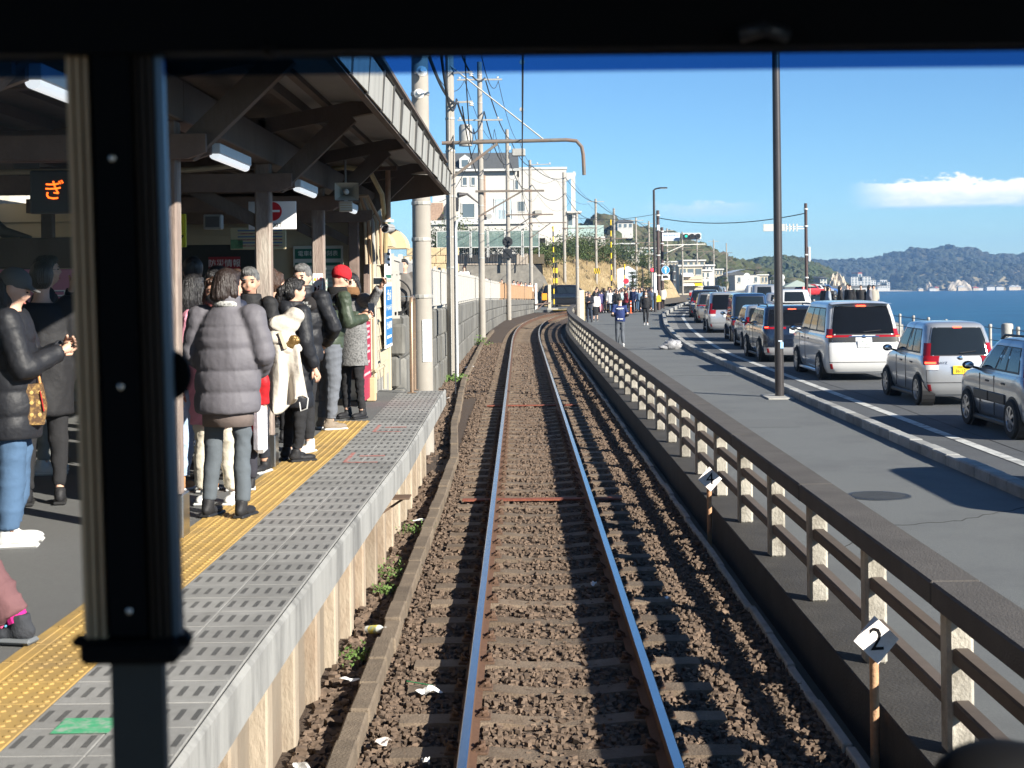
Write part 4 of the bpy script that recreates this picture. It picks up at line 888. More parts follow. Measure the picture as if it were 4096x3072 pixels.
for z, x, y, r_ in ((6.15,.12,-.3,.09),(5.8,.05,-.28,.085),(5.45,.0,-.26,.08)):
    obj('insulator', MB().lathe([(.02,-.05),(r_,-.02),(r_,.0),(r_*.6,.03),(.03,.06)], 18), insu, pA, True, loc=(x,y,z+.3), rot=(R(78),0,.2))
obj('cable_reel', MB().tube([(-.05,-.25,5.35),(-.03,-.27,5.0)], .1, 14), galv, pA, True); obj('white_panel', MB().grid(lambda u, v: (.168*math.sin(u*1.0+.05), -.168*math.cos(u*1.0+.05), 1.55+v*.66), 8, 1), M('panel_pale', (.62,.65,.66), .6, var=.05), pA)
pB = pole(-1.83, 40, .15, 9.6, 'concrete pole carrying the curved overhead bracket', bands=7)
arm(pB, -.22, 3.58, 6.2, True, .02, 1.28, -.95); obj('white_conduit', MB().tube([(.13,-.12,.1),(.13,-.12,4.2),(.16,-.12,4.4),(.3,-.1,4.5)], .032, 8), white_e, pB, True); obj('guy_rod', MB().tube([(.02,-.1,8.6),(2.6,-.2,6.5)], .022, 6), galv, pB)
obj('conduit', MB().tube([(-.02,-.16,.1),(-.02,-.16,9)], .014, 6), galv, pB)
for z in (8.1, 7.3): obj('cross_arm', MB().obox((.1,-.1,z+.3),(.62,-.1,z+.32), .05, .05), galv, pB); ins(pB, .58, z-.1, 2, .07, -.1)
pC = pole(-1.68, 66, .15, 12.2, 'tall concrete pole with transformer can above the white fence', bands=8)
arm(pC, -.24, 2.82, 6.42, False, -.12, 1.8, -1.12); obj('transformer', MB().lathe([(.0,0),(.3,0),(.3,.85),(.25,.95),(.0,.98)], 18, (-.65,-.1,8.75)), galv, pC, True)
for z in (11.4, 9.6): obj('cross_arm', MB().obox((-1.0,-.12,z+.3),(1.0,-.12,z+.3), .07, .07), galv, pC); [ins(pC, x, z+.05, 2, .06, -.12) for x in (-.9,.8)]
obj('upper_arm', MB().obox((-.2,-.15,9.0),(1.4,-.15,9.0), .06, .06), rsteel, pC); ins(pC, 1.3, 8.25, 4, .06, -.15)
obj('street_light', MB().tube([(-.1,-.1,6.2),(-.6,-.3,6.6),(-1.0,-.5,6.55)], [.03,.05,.13], 10), steel_d, pC, True)
pD = pole(-.72, 98, .16, 12.4, 'concrete pole carrying the black railway signal', bands=8)
arm(pD, -.15, 3.0, 6.73, False, 0, 1.75, -1.15)
sg = obj('signal_head', MB().lathe([(.0,-.06),(.36,-.06),(.36,.06),(.0,.06)], 8), M('signal_black', (.02,.022,.025), .6, var=.05), pD, loc=(-.05,-.28,5.25), rot=(R(90),R(22),0))
for dx, dz in ((0,.2),(.19,.06),(-.19,.06),(.12,-.17),(-.12,-.17)): obj('lens', MB().tube([(dx-.05,-.34,5.25+dz),(dx-.05,-.5,5.25+dz)], .085, 14), MATS['signal_black'], pD)
obj('signal_box', MB().cbox(-.34,.26,-.34,-.22,4.15,4.78,.02), MATS['signal_black'], pD)
for a, b in (((-.3,4.2),(.22,4.73)),((-.3,4.73),(.22,4.2))): obj('box_rib', MB().obox((a[0],-.35,a[1]),(b[0],-.35,b[1]), .02, .06, (0,1,0)), MATS['signal_black'], pD)
for z in (11.6,): obj('cross_arm', MB().obox((-1.7,-.12,z+.3),(1.9,-.12,z+.3), .08, .08), galv, pD); [ins(pD, x, z, 2, .08, -.12) for x in (-1.6,-1.2,1.1,1.8)]
obj('transformer', MB().cbox(.3,1.2,-.35,.1,10.9,11.4,.05), galv, pD)
pE = pole(.95, 120, .16, 12.1, 'concrete pole before the white flat-roofed building', bands=7); arm(pE, -.2, 2.9, 7.0, False, 0, 1.6, -1.2)
obj('cross_arm', MB().obox((0,-.12,12.0),(1.7,-.12,12.05), .07, .07), galv, pE); [ins(pE, x, 11.75, 3, .07, -.12) for x in (.6,1.6)]
pF = pole(4.28, 140, .17, 12.5, 'concrete pole at the right corner of the white building', bands=7); arm(pF, -.2, 3.0, 7.2, False, 0, 1.6, -1.2)
farp = [(3.05,78,.1,5.9,'slim cream pole standing on a tall cabinet by the railing'),(7.9,152,.15,10.6,'concrete pole rising from the dry slope'),(10.6,165,.18,10.2,'grey pole beside the striped crossing mast'),(13.6,172,.14,9.4,'concrete pole beyond the level crossing'),(16.5,188,.15,9.6,'pale pole before the hillside shrubs'),(20.5,205,.15,9.2,'pale pole near the white sheet'),(24.8,225,.15,9.3,'pole in front of the hillside houses'),(28.6,238,.14,8.6,'pole beside the grey apartment house'),(33.5,255,.15,8.8,'far pole by the teal glazed building'),(38.5,275,.15,8.6,'farthest pole before the town')]
pobj = []
for i, (x, y, r_, zt, lab) in enumerate(farp):
    t_ = pole(x, y, r_, zt, lab, bands=4, mat=conc_lt if i != 2 else M('pole_grey_dark', (.22,.21,.2), .7, var=.1)); pobj.append(t_)
    if i in (1, 3, 4, 5, 6, 7, 8): arm(t_, -.2, 3.2, 6.5, i in (4, 6), 0, 1.7, -1.2); obj('cross_arm', MB().obox((-.9,0,zt-.3-t_.location.z),(.9,0,zt-.3-t_.location.z), .07, .07), galv, t_)
cbt = thing('trackside_cabinet', 'tall cream equipment cabinet at the end of the railing', 'cabinet', (3.24, 77.2, ZS)); obj('box', MB().cbox(-.15,.13,-.15,.15,.0,1.82,.01), M('cabinet_cream', (.55,.5,.42), .6, var=.06), cbt); obj('yellow_edge', MB().box(.131,.15,-.155,-.1,.0,1.8), M('edge_yellow', (.6,.45,.12), .6, var=.05), cbt)
# ------------------------------------------------------------------ wires
def wire(a, b, sag, label, r=.012, n=14):
    a, b = Vector(a), Vector(b); pts = [a.lerp(b, i/n)-Vector((0,0,sag*4*(i/n)*(1-i/n))) for i in range(n+1)]
    return tag(obj('overhead_wire', MB().tube(pts, r, 5), wirem, None, True), label, 'wire', 'overhead wires along the line')
hgt = 5.15
cw = tag(obj('contact_wire', MB().tube([(.06,-8,5.5),(.07,18,5.45),(.1,40,5.4),(.15,66,5.35)], .012, 6), wirem, None, True), 'thick contact wire running overhead straight down the track', 'wire')
mw = wire((.06,-10,7.4), (.12,40,6.3), .25, 'messenger wire above the contact wire with clamps', .016)
for y in (21,27,33.5): obj('clamp', MB().lathe([(.0,-.02),(.05,-.02),(.05,.02),(.0,.02)], 12), galv, mw, loc=(.09,y,6.3+(40-y)*.019-.06), rot=(R(90),0,0))
wire((.12,40,6.25),(.16,66,6.42), .5, 'messenger wire between the curved bracket and the next arm'); wire((.16,66,6.4),(1.0,98,6.7), .5, 'messenger wire over the curve to the signal pole'); wire((.15,66,5.35),(1.0,98,5.6), .1, 'contact wire over the curve to the signal pole')
wire((1.0,98,6.7),(2.6,120,7.0), .4, 'messenger wire from the signal pole to the white building'); wire((1.0,98,5.6),(2.6,120,5.8), .05, 'contact wire approaching the level crossing')
T = [(-1.4,23.4),(-1.75,40),(-1.6,66),(-.65,98),(1.0,120),(4.3,140),(7.9,152),(13.6,172),(20.5,205),(28.6,238)]
Z1 = [7.9,8.9,11.5,11.7,11.6,12.0,10.2,9.0,8.8,8.2]
nm = ['platform pole and bracket pole','bracket pole and transformer pole','transformer pole and signal pole','signal pole and white building pole','white building pole and corner pole','corner pole and slope pole','slope pole and crossing pole','crossing pole and shrub pole','shrub pole and apartment pole']
for i in range(len(T)-1):
    (xa, ya), (xb, yb) = T[i], T[i+1]
    for k, (dx, dz, r_) in enumerate(((.15,0,.03),(.75,-.15,.014),(-.75,-.1,.014),(.1,-1.5,.028),(.55,-2.3,.012))):
        if i > 5 and k > 2: continue
        wire((xa+dx,ya,Z1[i]+dz*(1 if i else .5)),(xb+dx,yb,Z1[i+1]+dz), .5+.15*k, ['thick twisted cable','right outer wire','left outer wire','thick lower cable','low thin wire'][k]+' between the '+nm[i], r_)
wire((-1.6,66,9.2),(-6,112,8.4), .8, 'service drop cable to the dark roofed house', .02); wire((-1.5,40,7.2),(-1.55,66,7.4), .9, 'sagging service cable before the dark roofed house', .02); wire((-1.4,23.4,6.1),(-1.6,40,7.3), .25, 'twisted cable from the insulator stack', .03)
wire((-1.45,23.2,6.15),(-1.45,3,8.4), .2, 'stay wire from the platform pole passing overhead', .02); wire((-1.5,34,-.1),(-1.75,40,6.5), 0, 'guy wire slanting up to the bracket pole', .014); wire((-1.95,31,-.1),(-1.62,23.6,6.6), 0, 'guy wire slanting down from the platform pole', .018)
# ------------------------------------------------------------------ houses up the slope
def W(u, v, Y):
    a, b = u-519.5, v-278; return ((a-.011*b)*Y/1480, CAMH-(b+.011*a)*Y/1480)
glass = M('window_glass', (.1,.13,.15), .08, var=.1, scale=.3, spec=.6); plw = M('plaster_white', (.5,.485,.45), .85, var=.04, scale=1, stain=(.42,.4,.37), sscale=.5, samt=.3); plc = M('plaster_cream', (.46,.41,.32), .85, var=.05, scale=1)
trim = M('trim_white', (.52,.52,.5), .6, var=.02)
def window(par, x0, x1, z0, z1, y, fr=.08, mul=1, glassm=None):
    """window on a wall that faces -y, at local y"""
    f_ = obj('window', MB().box(x0-fr, x1+fr, y-.05, y, z1, z1+fr).box(x0-fr, x1+fr, y-.06, y, z0-fr, z0).box(x0-fr, x0, y-.05, y, z0, z1).box(x1, x1+fr, y-.05, y, z0, z1), trim, par)
    for k in range(mul):
        w = (x1-x0)/mul; obj('pane', MB().box(x0+k*w+.03, x0+(k+1)*w-.03, y-.03, y-.01, z0, z1), glassm or glass, f_)
h1 = thing('slate_roof_house', 'white house with dark slate mansard roof and dormers above the fence', 'house', (-4.36, 150, 2.48)); h1.scale = (1.364,)*3
X = lambda x: x+3.2; Zz = lambda z: z-2.5
obj('wall', MB().box(X(-6.4), X(-.1), 0, 8, 0, Zz(10.7)), plw, h1); obj('plinth', MB().box(X(-7), X(.4), -.8, 0, 0, Zz(6.7)), plw, h1); obj('balcony_slab', MB().box(X(-7), X(.5), -1.0, 0.02, Zz(6.55), Zz(6.85)), trim, h1)
obj('stone_pier', MB().cbox(X(-7.6), X(-5.6), -.25, 2, 0, Zz(8.2), .05), M('stone_brown', (.32,.22,.16), .95, var=.35, scale=6, bump=1, bscale=7), h1); obj('stone_pier', MB().box(X(-2.7), X(-2.45), -.2, .5, Zz(6.85), Zz(10.2)), MATS['stone_brown'], h1)
slate = M('slate_grey', (.075,.08,.085), .8, var=.2, scale=5, bump=.5, bscale=14)
rf = obj('roof', MB().add([(X(-6.9),-.35,Zz(10.6)),(X(.05),-.35,Zz(10.6)),(X(.0),1.4,Zz(12.0)),(X(-6.9),1.4,Zz(12.0)),(X(-6.9),8.3,Zz(10.6)),(X(.05),8.3,Zz(10.6)),(X(0),6.5,Zz(12.0)),(X(-6.9),6.5,Zz(12.0))], [(0,1,2,3),(3,2,6,7),(7,6,5,4),(1,5,6,2),(0,3,7,4)]), slate, h1)
obj('eaves', MB().box(X(-6.95), X(.1), -.45, -.3, Zz(10.5), Zz(10.66)), trim, h1)
for x in (-6.0, -3.95):
    dm = obj('dormer', MB().prism([(X(x)-.42,Zz(10.75)),(X(x)+.42,Zz(10.75)),(X(x)+.42,Zz(11.45)),(X(x),Zz(11.75)),(X(x)-.42,Zz(11.45))], 'y', -.25, 1.2), trim, h1); obj('pane', MB().box(X(x)-.22, X(x)+.22, -.28, -.255, Zz(10.85), Zz(11.35)), glass, dm)
for x0, x1, z0, z1 in ((-4.15,-3.85,9.5,10.05),(-3.5,-3.25,9.5,10.05),(-.25,.0,9.15,9.8),(-4.2,-3.3,7.1,8.1)): window(h1, X(x0), X(x1), Zz(z0), Zz(z1), 0, .07)
curt = M('curtain_glass', (.42,.5,.53), .3, var=.2, scale=4); window(h1, X(-1.75), X(-.55), Zz(6.95), Zz(8.4), 0, .08, 2, curt)
obj('awning', MB().prism([(-.0,Zz(7.95)),(-1.1,Zz(7.5)),(0,Zz(8.6))], 'x', X(-5.1), X(-4.45)), M('awning_dark', (.02,.02,.022), .7, var=.1), h1)
ac = obj('air_conditioner', MB().cbox(X(-2.4), X(-1.85), -.7, -.35, Zz(6.86), Zz(7.4), .03), trim, h1); obj('grille', MB().lathe([(.0,0),(.2,0),(.2,.01)], 18), galv, ac, loc=(X(-2.18),-.705,Zz(7.13)), rot=(R(90),0,0))
for i in range(8): obj('balcony_bar', MB().box(X(-.55)+i*.13, X(-.53)+i*.13, -.85, -.83, Zz(6.85), Zz(8.2)), galv, h1)
h2 = thing('flat_roof_house', 'large white flat-roofed house with open corner frame', 'house', (2.64, 165, 2.48)); h2.scale = (1.32,)*3; X = lambda x: x-2
obj('wall', MB().box(X(-1.4), X(4.05), 0, 9, Zz(5.9), Zz(11.78)), plw, h2); obj('parapet', MB().box(X(-1.5), X(4.12), -.08, 9.1, Zz(11.7), Zz(11.9)), plw, h2)
obj('lower_floor', MB().box(X(-1.4), X(3.3), .8, 9, 0, Zz(5.9)), plw, h2); obj('terrace_slab', MB().box(X(2.2), X(7.2), -1.2, 5, Zz(5.2), Zz(5.95)), plw, h2)
for y in (-.02, 5): obj('frame_post', MB().box(X(4.62), X(4.8), y, y+.25, Zz(6), Zz(11.5)), plw, h2)
obj('frame_beam', MB().prism([(X(4.05),Zz(11.4)),(X(4.85),Zz(11.4)),(X(4.85),Zz(11.15)),(X(4.05),Zz(10.7))], 'y', -.03, .25), plw, h2); obj('balcony_top', MB().box(X(4.05), X(5.3), -.3, 3, Zz(8.0), Zz(8.15)), plw, h2)
obj('glass_balustrade', MB().box(X(4.1), X(7.1), -1.15, -1.12, Zz(5.95), Zz(6.9)), M('balustrade_glass', (.45,.58,.55), .1, var=.1, alpha=.6), h2); window(h2, X(4.15), X(4.6), Zz(7.0), Zz(7.9), 1.2, .05)
obj('vent_hood', MB().cbox(X(1.35), X(1.95), -.5, 0, Zz(7.95), Zz(8.25), .02), galv, h2); window(h2, X(-.3), X(.5), Zz(8.2), Zz(9.0), 0, .06)
obj('side_wall', MB().box(X(4.051), X(4.2), .5, 9, Zz(5.9), Zz(8.0)), plw, h2)
# terrace walls, glass fence, hedge
tw = thing('terrace_wall', 'rough grey terrace wall with ribbed upper course below the glass fence', 'wall', (-2.06, 137, -.94)); tw.scale = (1.37,)*3
obj('rough_course', MB().prism([(-4.5,0),(4.3,0),(3.2,2.6),(2.4,3.55),(-4.5,3.55)], 'y', 0, 3), M('rough_stone', (.2,.185,.16), .95, var=.3, scale=2, bump=1, bscale=5), tw)
m = MB()
for i in range(24): obj('ribbed_panel', MB().cbox(-2.7+i*.2, -2.515+i*.2, -.06, .1, 3.45, 4.2, .02), M('ribbed_concrete', (.34,.29,.24), .9, var=.2, scale=6), tw)
obj('upper_ground', MB().box(-4.5, 3.2, .1, 9, 3.5, 4.15), M('soil', (.1,.08,.05), .95, var=.3), tw)
yw = thing('yellow_stone_wall', 'yellow block stone wall beside the street', 'wall', (-7.1, 126, .43)); yw.scale = (1.37,)*3; ystone = M('yellow_stone', (.5,.38,.22), .9, var=.2, scale=3, bump=.4, bscale=12)
for r_ in range(7):
    x = -1.8+random.uniform(-.3,0)
    while x < 1.0:
        w = random.uniform(.35,.8); obj('stone', MB().cbox(x+.01, x+w-.01, -.06, .3, r_*.5+.01, r_*.5+.49, .025), ystone, yw); x += w
gf = thing('glass_fence', 'white framed glass panel fence on the terrace', 'fence', (-2.6, 135, 4.88)); gf.scale = (1.37,)*3; gm = M('fence_glass', (.18,.25,.23), .1, var=.35, scale=1.2, alpha=.55)
for i in range(6):
    x0 = -3.6+i*1.15
    obj('frame', MB().box(x0, x0+.05, 0, .06, -.3, 1.5).box(x0+1.05, x0+1.1, 0, .06, -.3, 1.5).box(x0, x0+1.1, 0, .06, 1.45, 1.5).box(x0, x0+1.1, 0, .06, .35, .4), trim, gf); obj('glass_panel', MB().box(x0+.05, x0+1.05, .02, .035, .4, 1.45), gm, gf)
fs = thing('railing_fence', 'low dark vertical bar fence on the terrace edge', 'fence', (-2.6, 135.9, 4.67)); fs.scale = (1.37,)*3
for i in range(40): obj('bar', MB().box(-2.2+i*.12, -2.17+i*.12, 0, .03, 0, .75), galv, fs)
obj('top_rail', MB().box(-2.3, 2.7, -.02, .05, .72, .77), galv, fs)
leaf = M('leaf_green', (.05,.078,.022), .8, var=.5, scale=1.6, stain=(.11,.1,.03), sscale=.9, samt=.5); leafd = M('leaf_dark', (.03,.05,.018), .8, var=.5, scale=1.2); dry = M('dry_grass', (.33,.25,.14), .95, var=.35, scale=1.5, stain=(.2,.16,.08), sscale=.7, samt=.7)
def bush(x, y, z, sx, sy, sz, n, size, mat, label, seed, name='shrub'):
    t_ = thing(name, label, 'shrub', (x, y, z)); r = np.random.default_rng(seed)
    k = max(4, int(n/160)); cen = r.uniform(-1, 1, (k, 3))*np.array((sx, sy, sz))*.38; cen[:, 2] += sz*.45
    V = []; 
    for c in cen:
        v, _ = leafmesh(n//k, (sx*.5, sy*.5, sz*.5), size, int(r.integers(1e6))); V.append(v+c)
    V = np.concatenate(V); o = put('foliage', np_mesh('foliage', V, np.arange(len(V)).reshape(-1, 4), mat), None, t_); o['kind'] = 'stuff'
    obj('stem', MB().tube([(0,0,-.2),(.05,0,sz*.5)], [.06,.02], 6), wood, t_)
for i, (x, w) in enumerate(((-5.4,1.6),(-4.3,1.5),(-3.2,1.7),(-2.0,1.7),(-.7,1.6),(.5,1.5))): bush(x*1.37, 137.6, 4.45, w*1.37, 1.6, 2.1 if i > 1 else 3.1, 1700, .11, leaf if i % 2 else leafd, 'clipped terrace hedge bush '+['below the stone pier','under the dormer house','behind the railing fence start','behind the middle glass panels','behind the signal pole','at the right end of the glass fence'][i], 20+i)
# ------------------------------------------------------------------ slope right of the houses
xb_ = lambda y: tx(y)-4.6
def slope_h(x, y): 
    d_ = max(0, xb_(y)-x); return -.3+5.9*(1-math.exp(-d_*.33))*min(1, max(0, (y-133.5)/7))+.22*math.sin(x*1.3+y*.4)*min(1, d_)
m = MB().grid(lambda u, v: (lambda y_, w_: (xb_(y_)-u*w_, y_, slope_h(xb_(y_)-u*w_, y_)))(134+v*70, min(14, max(1, xb_(134+v*70)-2.2))), 40, 40); tag(obj('slope', m, dry), kind='structure')
r = np.random.default_rng(5); n = 9000; y = r.uniform(134, 190, n); x = np.array([xb_(b) for b in y])-r.uniform(0, 1, n)*np.clip(np.array([xb_(b) for b in y])-2.2, 1, 9); z = np.array([slope_h(a, b) for a, b in zip(x, y)])
h_ = r.uniform(.2, .55, n); dx = r.normal(0, .12, n); V = np.stack([np.stack([x-.04, y, z-.05], 1), np.stack([x+.04, y, z-.05], 1), np.stack([x+dx, y+r.normal(0,.1,n), z+h_], 1)], 1).reshape(-1, 3)
tag(put('dry_grass', np_mesh('dry_grass', V, np.arange(n*3).reshape(-1, 3), dry), None), 'dry tan grass covering the slope beside the crossing', 'grass', kind='stuff')
for i, (x, y, z, w, h) in enumerate(((3.8,147,3.9,2.6,2.2),(5.6,152,4.0,3,2.4),(7.2,158,4.0,3.2,2.6),(8.8,164,3.8,3.4,2.8),(11,172,3.4,3.6,3),(13.8,184,3,4,3.4),(17,196,2.6,4,3.6),(2.6,140,3.6,2.2,1.8))): bush(x, y, z, w, 2.5, h, 2200, .11, leaf if i % 2 else leafd, 'wild green shrub '+['beside the white house terrace','below the terrace slab','on the upper slope','above the striped mast','by the slope pole','above the dry bank','behind the white sheet','under the stay wires'][i], 60+i)
# ------------------------------------------------------------------ level crossing
cx0 = tx(118)
tag(obj('crossing_road', MB().box(-1.5, 10, 117, 133, -.2, -.012), asph), kind='structure')
for i, y in enumerate((116.6, 122.2)): tag(obj('crossing_stripe', MB().box(2.6, 7.5, y, y+.9, -.011, -.006), M('stripe_yellow', (.6,.4,.04), .7, var=.1)), kind='structure')
blk = M('stripe_black', (.02,.02,.02), .6, var=0); yel = M('mast_yellow', (.7,.48,.02), .5, var=.05)
def striped(x, y, zb, zt, r_, label, name='crossing_mast', mid=None):
    t_ = thing(name, label, 'crossing mast', (x, y, zb)); n = int((zt-zb)/.45)
    for i in range(n): obj('stripe', MB().tube([(0,0,i*.45),(0,0,(i+1)*.45)], r_, 10), yel if i % 2 else blk, t_, True)
    return t_
s1_ = striped(2.95,128,-.2,7.2,.06,'tall yellow and black striped mast behind the van'); s2_ = striped(3.25,131,-.2,4.2,.13,'stout orange striped crossing barrier mast'); obj('lamp_bar', MB().obox((-.9,0,1.6),(.3,0,1.6),.1,.1), blk, s2_)
for dx in (-.8,-.35): obj('warning_lamp', MB().tube([(dx,-.1,1.6),(dx,-.3,1.6)], .16, 14), blk, s2_)
s3_ = striped(7.45,120,0,7.6,.055,'slim striped mast beside the dark pole'); s4_ = striped(8.6,121,0,4.0,.055,'striped crossing mast with red disc'); obj('red_disc', MB().lathe([(.0,-.02),(.24,-.02),(.24,.02),(.0,.02)], 8), M('disc_red', (.6,.03,.05), .5, var=0), s4_, loc=(.1,-.1,2.2), rot=(R(90),0,0))
rl = thing('red_signal', 'small red signal light on a grey mast beyond the crossing', 'signal', (13.0,145,0)); obj('mast', MB().tube([(0,0,0),(0,0,3.4)], .08, 8), galv, rl, True); obj('hood', MB().tube([(0,.1,3.2),(0,-.25,3.2)], .22, 14), blk, rl, True); obj('lens', MB().ell((0,-.24,3.2),(.17,.03,.17)), M('lamp_red', (1,.03,.05), .4, var=0, emit=2), rl, True)
bm_ = thing('crossing_barrier', 'orange barrier machine and wooden gate stop at the level crossing', 'barrier', (1.55, 118, 0)); obj('box', MB().cbox(.2,.62,-.2,.2,.75,1.3,.03), M('machine_orange', (.75,.3,.02), .5, var=.05), bm_); obj('stand', MB().cbox(.7,.95,-.12,.12,-.1,2.0,.02), M('stand_cream', (.5,.45,.35), .7, var=.1), bm_); obj('post', MB().cbox(-.35,-.15,-.1,.1,-.2,2.1,.02), M('post_white', (.65,.65,.62), .7, var=.1), bm_)
obj('timber_rail', MB().obox((-.5,-.15,.4),(.9,-.15,.55),.05,.1), wood_b, bm_); obj('timber_stay', MB().obox((-.3,-.2,-.1),(.6,-.2,.7),.05,.08), wood_b, bm_); obj('plinth', MB().cbox(.6,1.5,-.3,.3,-.25,.12,.03), conc, bm_)
ys_ = thing('striped_plate', 'yellow and black striped warning plate on the slope pole', 'sign', (7.75,150,2.9)); obj('plate', MB().box(-.2,.4,-.3,-.28,0,.55), yel, ys_)
for i in range(3): obj('stripe', MB().prism([(-.2+i*.2,0),(-.1+i*.2,0),(.06+i*.17,.55),(-.04+i*.17,.55)], 'y', -.305, -.3), blk, ys_)
wsht = thing('white_sheet', 'pale blue white sheet board on the bank beyond the crossing', 'board', (11.6,160,.6)); obj('panel', MB().prism([(-1,0),(1,0),(1,2.6),(.2,3.1),(-1,2.8)], 'y', 0, .08), M('sheet_pale', (.6,.66,.72), .7, var=.05), wsht); obj('post', MB().box(-.9,-.8,.08,.16,-.8,2.6), galv, wsht)
# ------------------------------------------------------------------ hills, headland, town across the bay
def fbm(x, y, s=1.):
    return (math.sin(x*s*1.7+y*s*.9)+.6*math.sin(x*s*3.1-y*s*2.3+1)+.35*math.sin(x*s*6.3+y*s*5.1+2))/1.95
wood_m = {}
def hill(name, sky_, Y0, D, zb, mat, crowns, cs, treemat, label, seed, rough=1., low=False):
    xs_ = [p[0] for p in sky_]; zs = [p[1] for p in sky_]
    def H(x, v):
        t = interp([(0,0),(.25,.45),(.5,.8),(.75,1),(1,.9)], v); top = float(np.interp(x, xs_, zs))
        return zb+(top-zb-cs*.7)*t+rough*fbm(x/D*18, v*9)*(.4+.6*t)*min(1, v*4)
    x0, x1 = xs_[0], xs_[-1]
    tag(obj(name, MB().grid(lambda u, v: (x0+u*(x1-x0), Y0+v*D, H(x0+u*(x1-x0), v)), 70, 18), mat), kind='structure')
    r = np.random.default_rng(seed); n = crowns
    v = r.uniform(.03, 1, n)**.8; x = r.uniform(x0, x1, n); z = np.array([H(a, b) for a, b in zip(x, v)]); y = Y0+v*D
    top = np.interp(x, xs_, zs); k = top-zb > cs*1.2; x, y, z = x[k], y[k], z[k]; n = len(x)
    s = r.uniform(.55, 1.15, n)*cs
    nrm = ico/np.linalg.norm(ico, axis=1)[:, None]
    ed = {}; V2 = [*nrm]; F2 = []
    for f in icf:
        mid = []
        for a, b in ((0,1),(1,2),(2,0)):
            kk = tuple(sorted((f[a], f[b])))
            if kk not in ed: q = nrm[f[a]]+nrm[f[b]]; V2.append(q/np.linalg.norm(q)); ed[kk] = len(V2)-1
            mid.append(ed[kk])
        F2 += [(f[0],mid[0],mid[2]),(f[1],mid[1],mid[0]),(f[2],mid[2],mid[1]),(mid[0],mid[1],mid[2])]
    V2 = np.array(V2); F2 = np.array(F2)
    if low: V2, F2 = nrm, icf
    V = V2[None]*(1+r.uniform(-.28, .28, (n, len(V2), 1)))*s[:, None, None]*np.array((1, 1, .85))+np.stack([x, y, z+s*.35], 1)[:, None]
    F = (F2[None]+(np.arange(n)*len(V2))[:, None, None]).reshape(-1, 3)
    o = put(name+'_wood', np_mesh(name, V.reshape(-1, 3), F, treemat), None); tag(o, label, 'wood', kind='stuff'); return H
scrub = M('scrub', (.1,.085,.045), .95, var=.4, scale=.15); wd1 = M('woodland_near', (.05,.06,.026), .9, var=.45, scale=.09, stain=(.115,.085,.06), sscale=.16, samt=.75, bump=.9, bscale=1.6)
wd2 = M('woodland_head', (.035,.05,.022), .9, var=.4, scale=.06, stain=(.085,.07,.04), sscale=.09, samt=.5, bump=.9, bscale=.9); wd3 = M('woodland_far', (.022,.03,.02), .9, var=.4, scale=.02, stain=(.05,.04,.03), sscale=.012, samt=.6, bump=.9, bscale=.5)
SH = [(-30,12),(0,16),(25,21),(28,23.5),(33,21),(37,20.5),(45,18.8),(56,15),(62,12.5),(67.7,9.9),(75.3,6.4),(83,2.8),(90,-1.5),(96,-4.5)]
hill('wooded_hill', SH, 430, 110, -4, scrub, 2100, 2.6, wd1, 'brown green wooded hill falling to the sea behind the town', 3, 1.2)
PH = [(95,-12),(110,2),(118,7.5),(127,9.4),(137,12),(147,12.3),(159,11.1),(168,7.5),(174,4.8),(178,0),(181,-6),(184,-12)]
hill('headland', PH, 780, 70, -12.2, M('cliff_ground', (.3,.25,.16), .95, var=.3, scale=.1), 1600, 2.8, wd2, 'dark green wooded headland with a pale cliff', 4, .8)
FH = [(300,12),(420,22),(498,27),(560,26),(599,28),(640,37),(672,45.5),(693,43.5),(725,48.5),(766,41),(791,31),(820,33),(840,28.5),(853,33.5),(900,42),(980,38),(1100,46),(1300,34),(1600,40),(2000,25),(2600,-25)]
hill('far_mountains', FH, 2170, 440, -27, M('far_ground', (.1,.09,.05), .95, var=.3, scale=.02), 8500, 6.2, wd3, 'hazy blue wooded mountains across the bay', 5, 4, True)
FR = [(520,-27),(545,0),(575,12),(600,16),(640,18),(680,14),(705,16),(735,12),(760,2),(775,-6),(790,-15),(900,-17),(1400,-16),(1500,-30)]
hill('shore_hills', FR, 2050, 110, -26.5, M('shore_ground', (.22,.18,.1), .95, var=.3, scale=.03), 4000, 4.6, wd3, 'lower wooded hills along the far shore', 6, 3, True)
cl = M('pale_cliff', (.4,.34,.26), .95, var=.15, scale=.15, bump=.8, bscale=.6, stain=(.42,.36,.26), sscale=.12, samt=.6)
def cliff(x0, x1, y, zb, zt, label, seed):
    m = MB().grid(lambda u, v: (x0+u*(x1-x0), y+4*v+1.5*fbm(u*9+seed, v*6), zb+(zt-zb)*v*(math.sin(math.pi*(.06+.88*u))**.5)*(1+.1*fbm(u*14, seed))), 30, 10); tag(obj('cliff', m, cl), label, 'cliff')
cliff(161,173.5,776,-12,3.4,'pale tan cliff at the tip of the headland',1); cliff(170,181,782,-12.5,-6,'low pale rocks at the foot of the headland',2); cliff(560,571,2040,-24,-9,'small pale cliff on the far shore',3); cliff(591,624,2040,-24,-7,'wide pale cliff below the far mountains',4)
tag(obj('far_beach', MB().grid(lambda u, v: (300+u*700, 2015+v*60, -23.5+v*3.5), 40, 2), M('beach', (.4,.35,.27), .9, var=.2, scale=.05)), kind='structure')
tag(obj('near_coast', MB().add([(40,300,-1.0),(64,300,-8),(120,600,-9),(180,790,-12.3),(520,2030,-22.5),(280,2030,-19),(90,790,-10),(45,430,-3.5)], [(0,1,2,7),(7,2,3,6),(6,3,4,5)]), M('coast_land', (.2,.17,.11), .95, var=.3, scale=.05)), kind='structure')
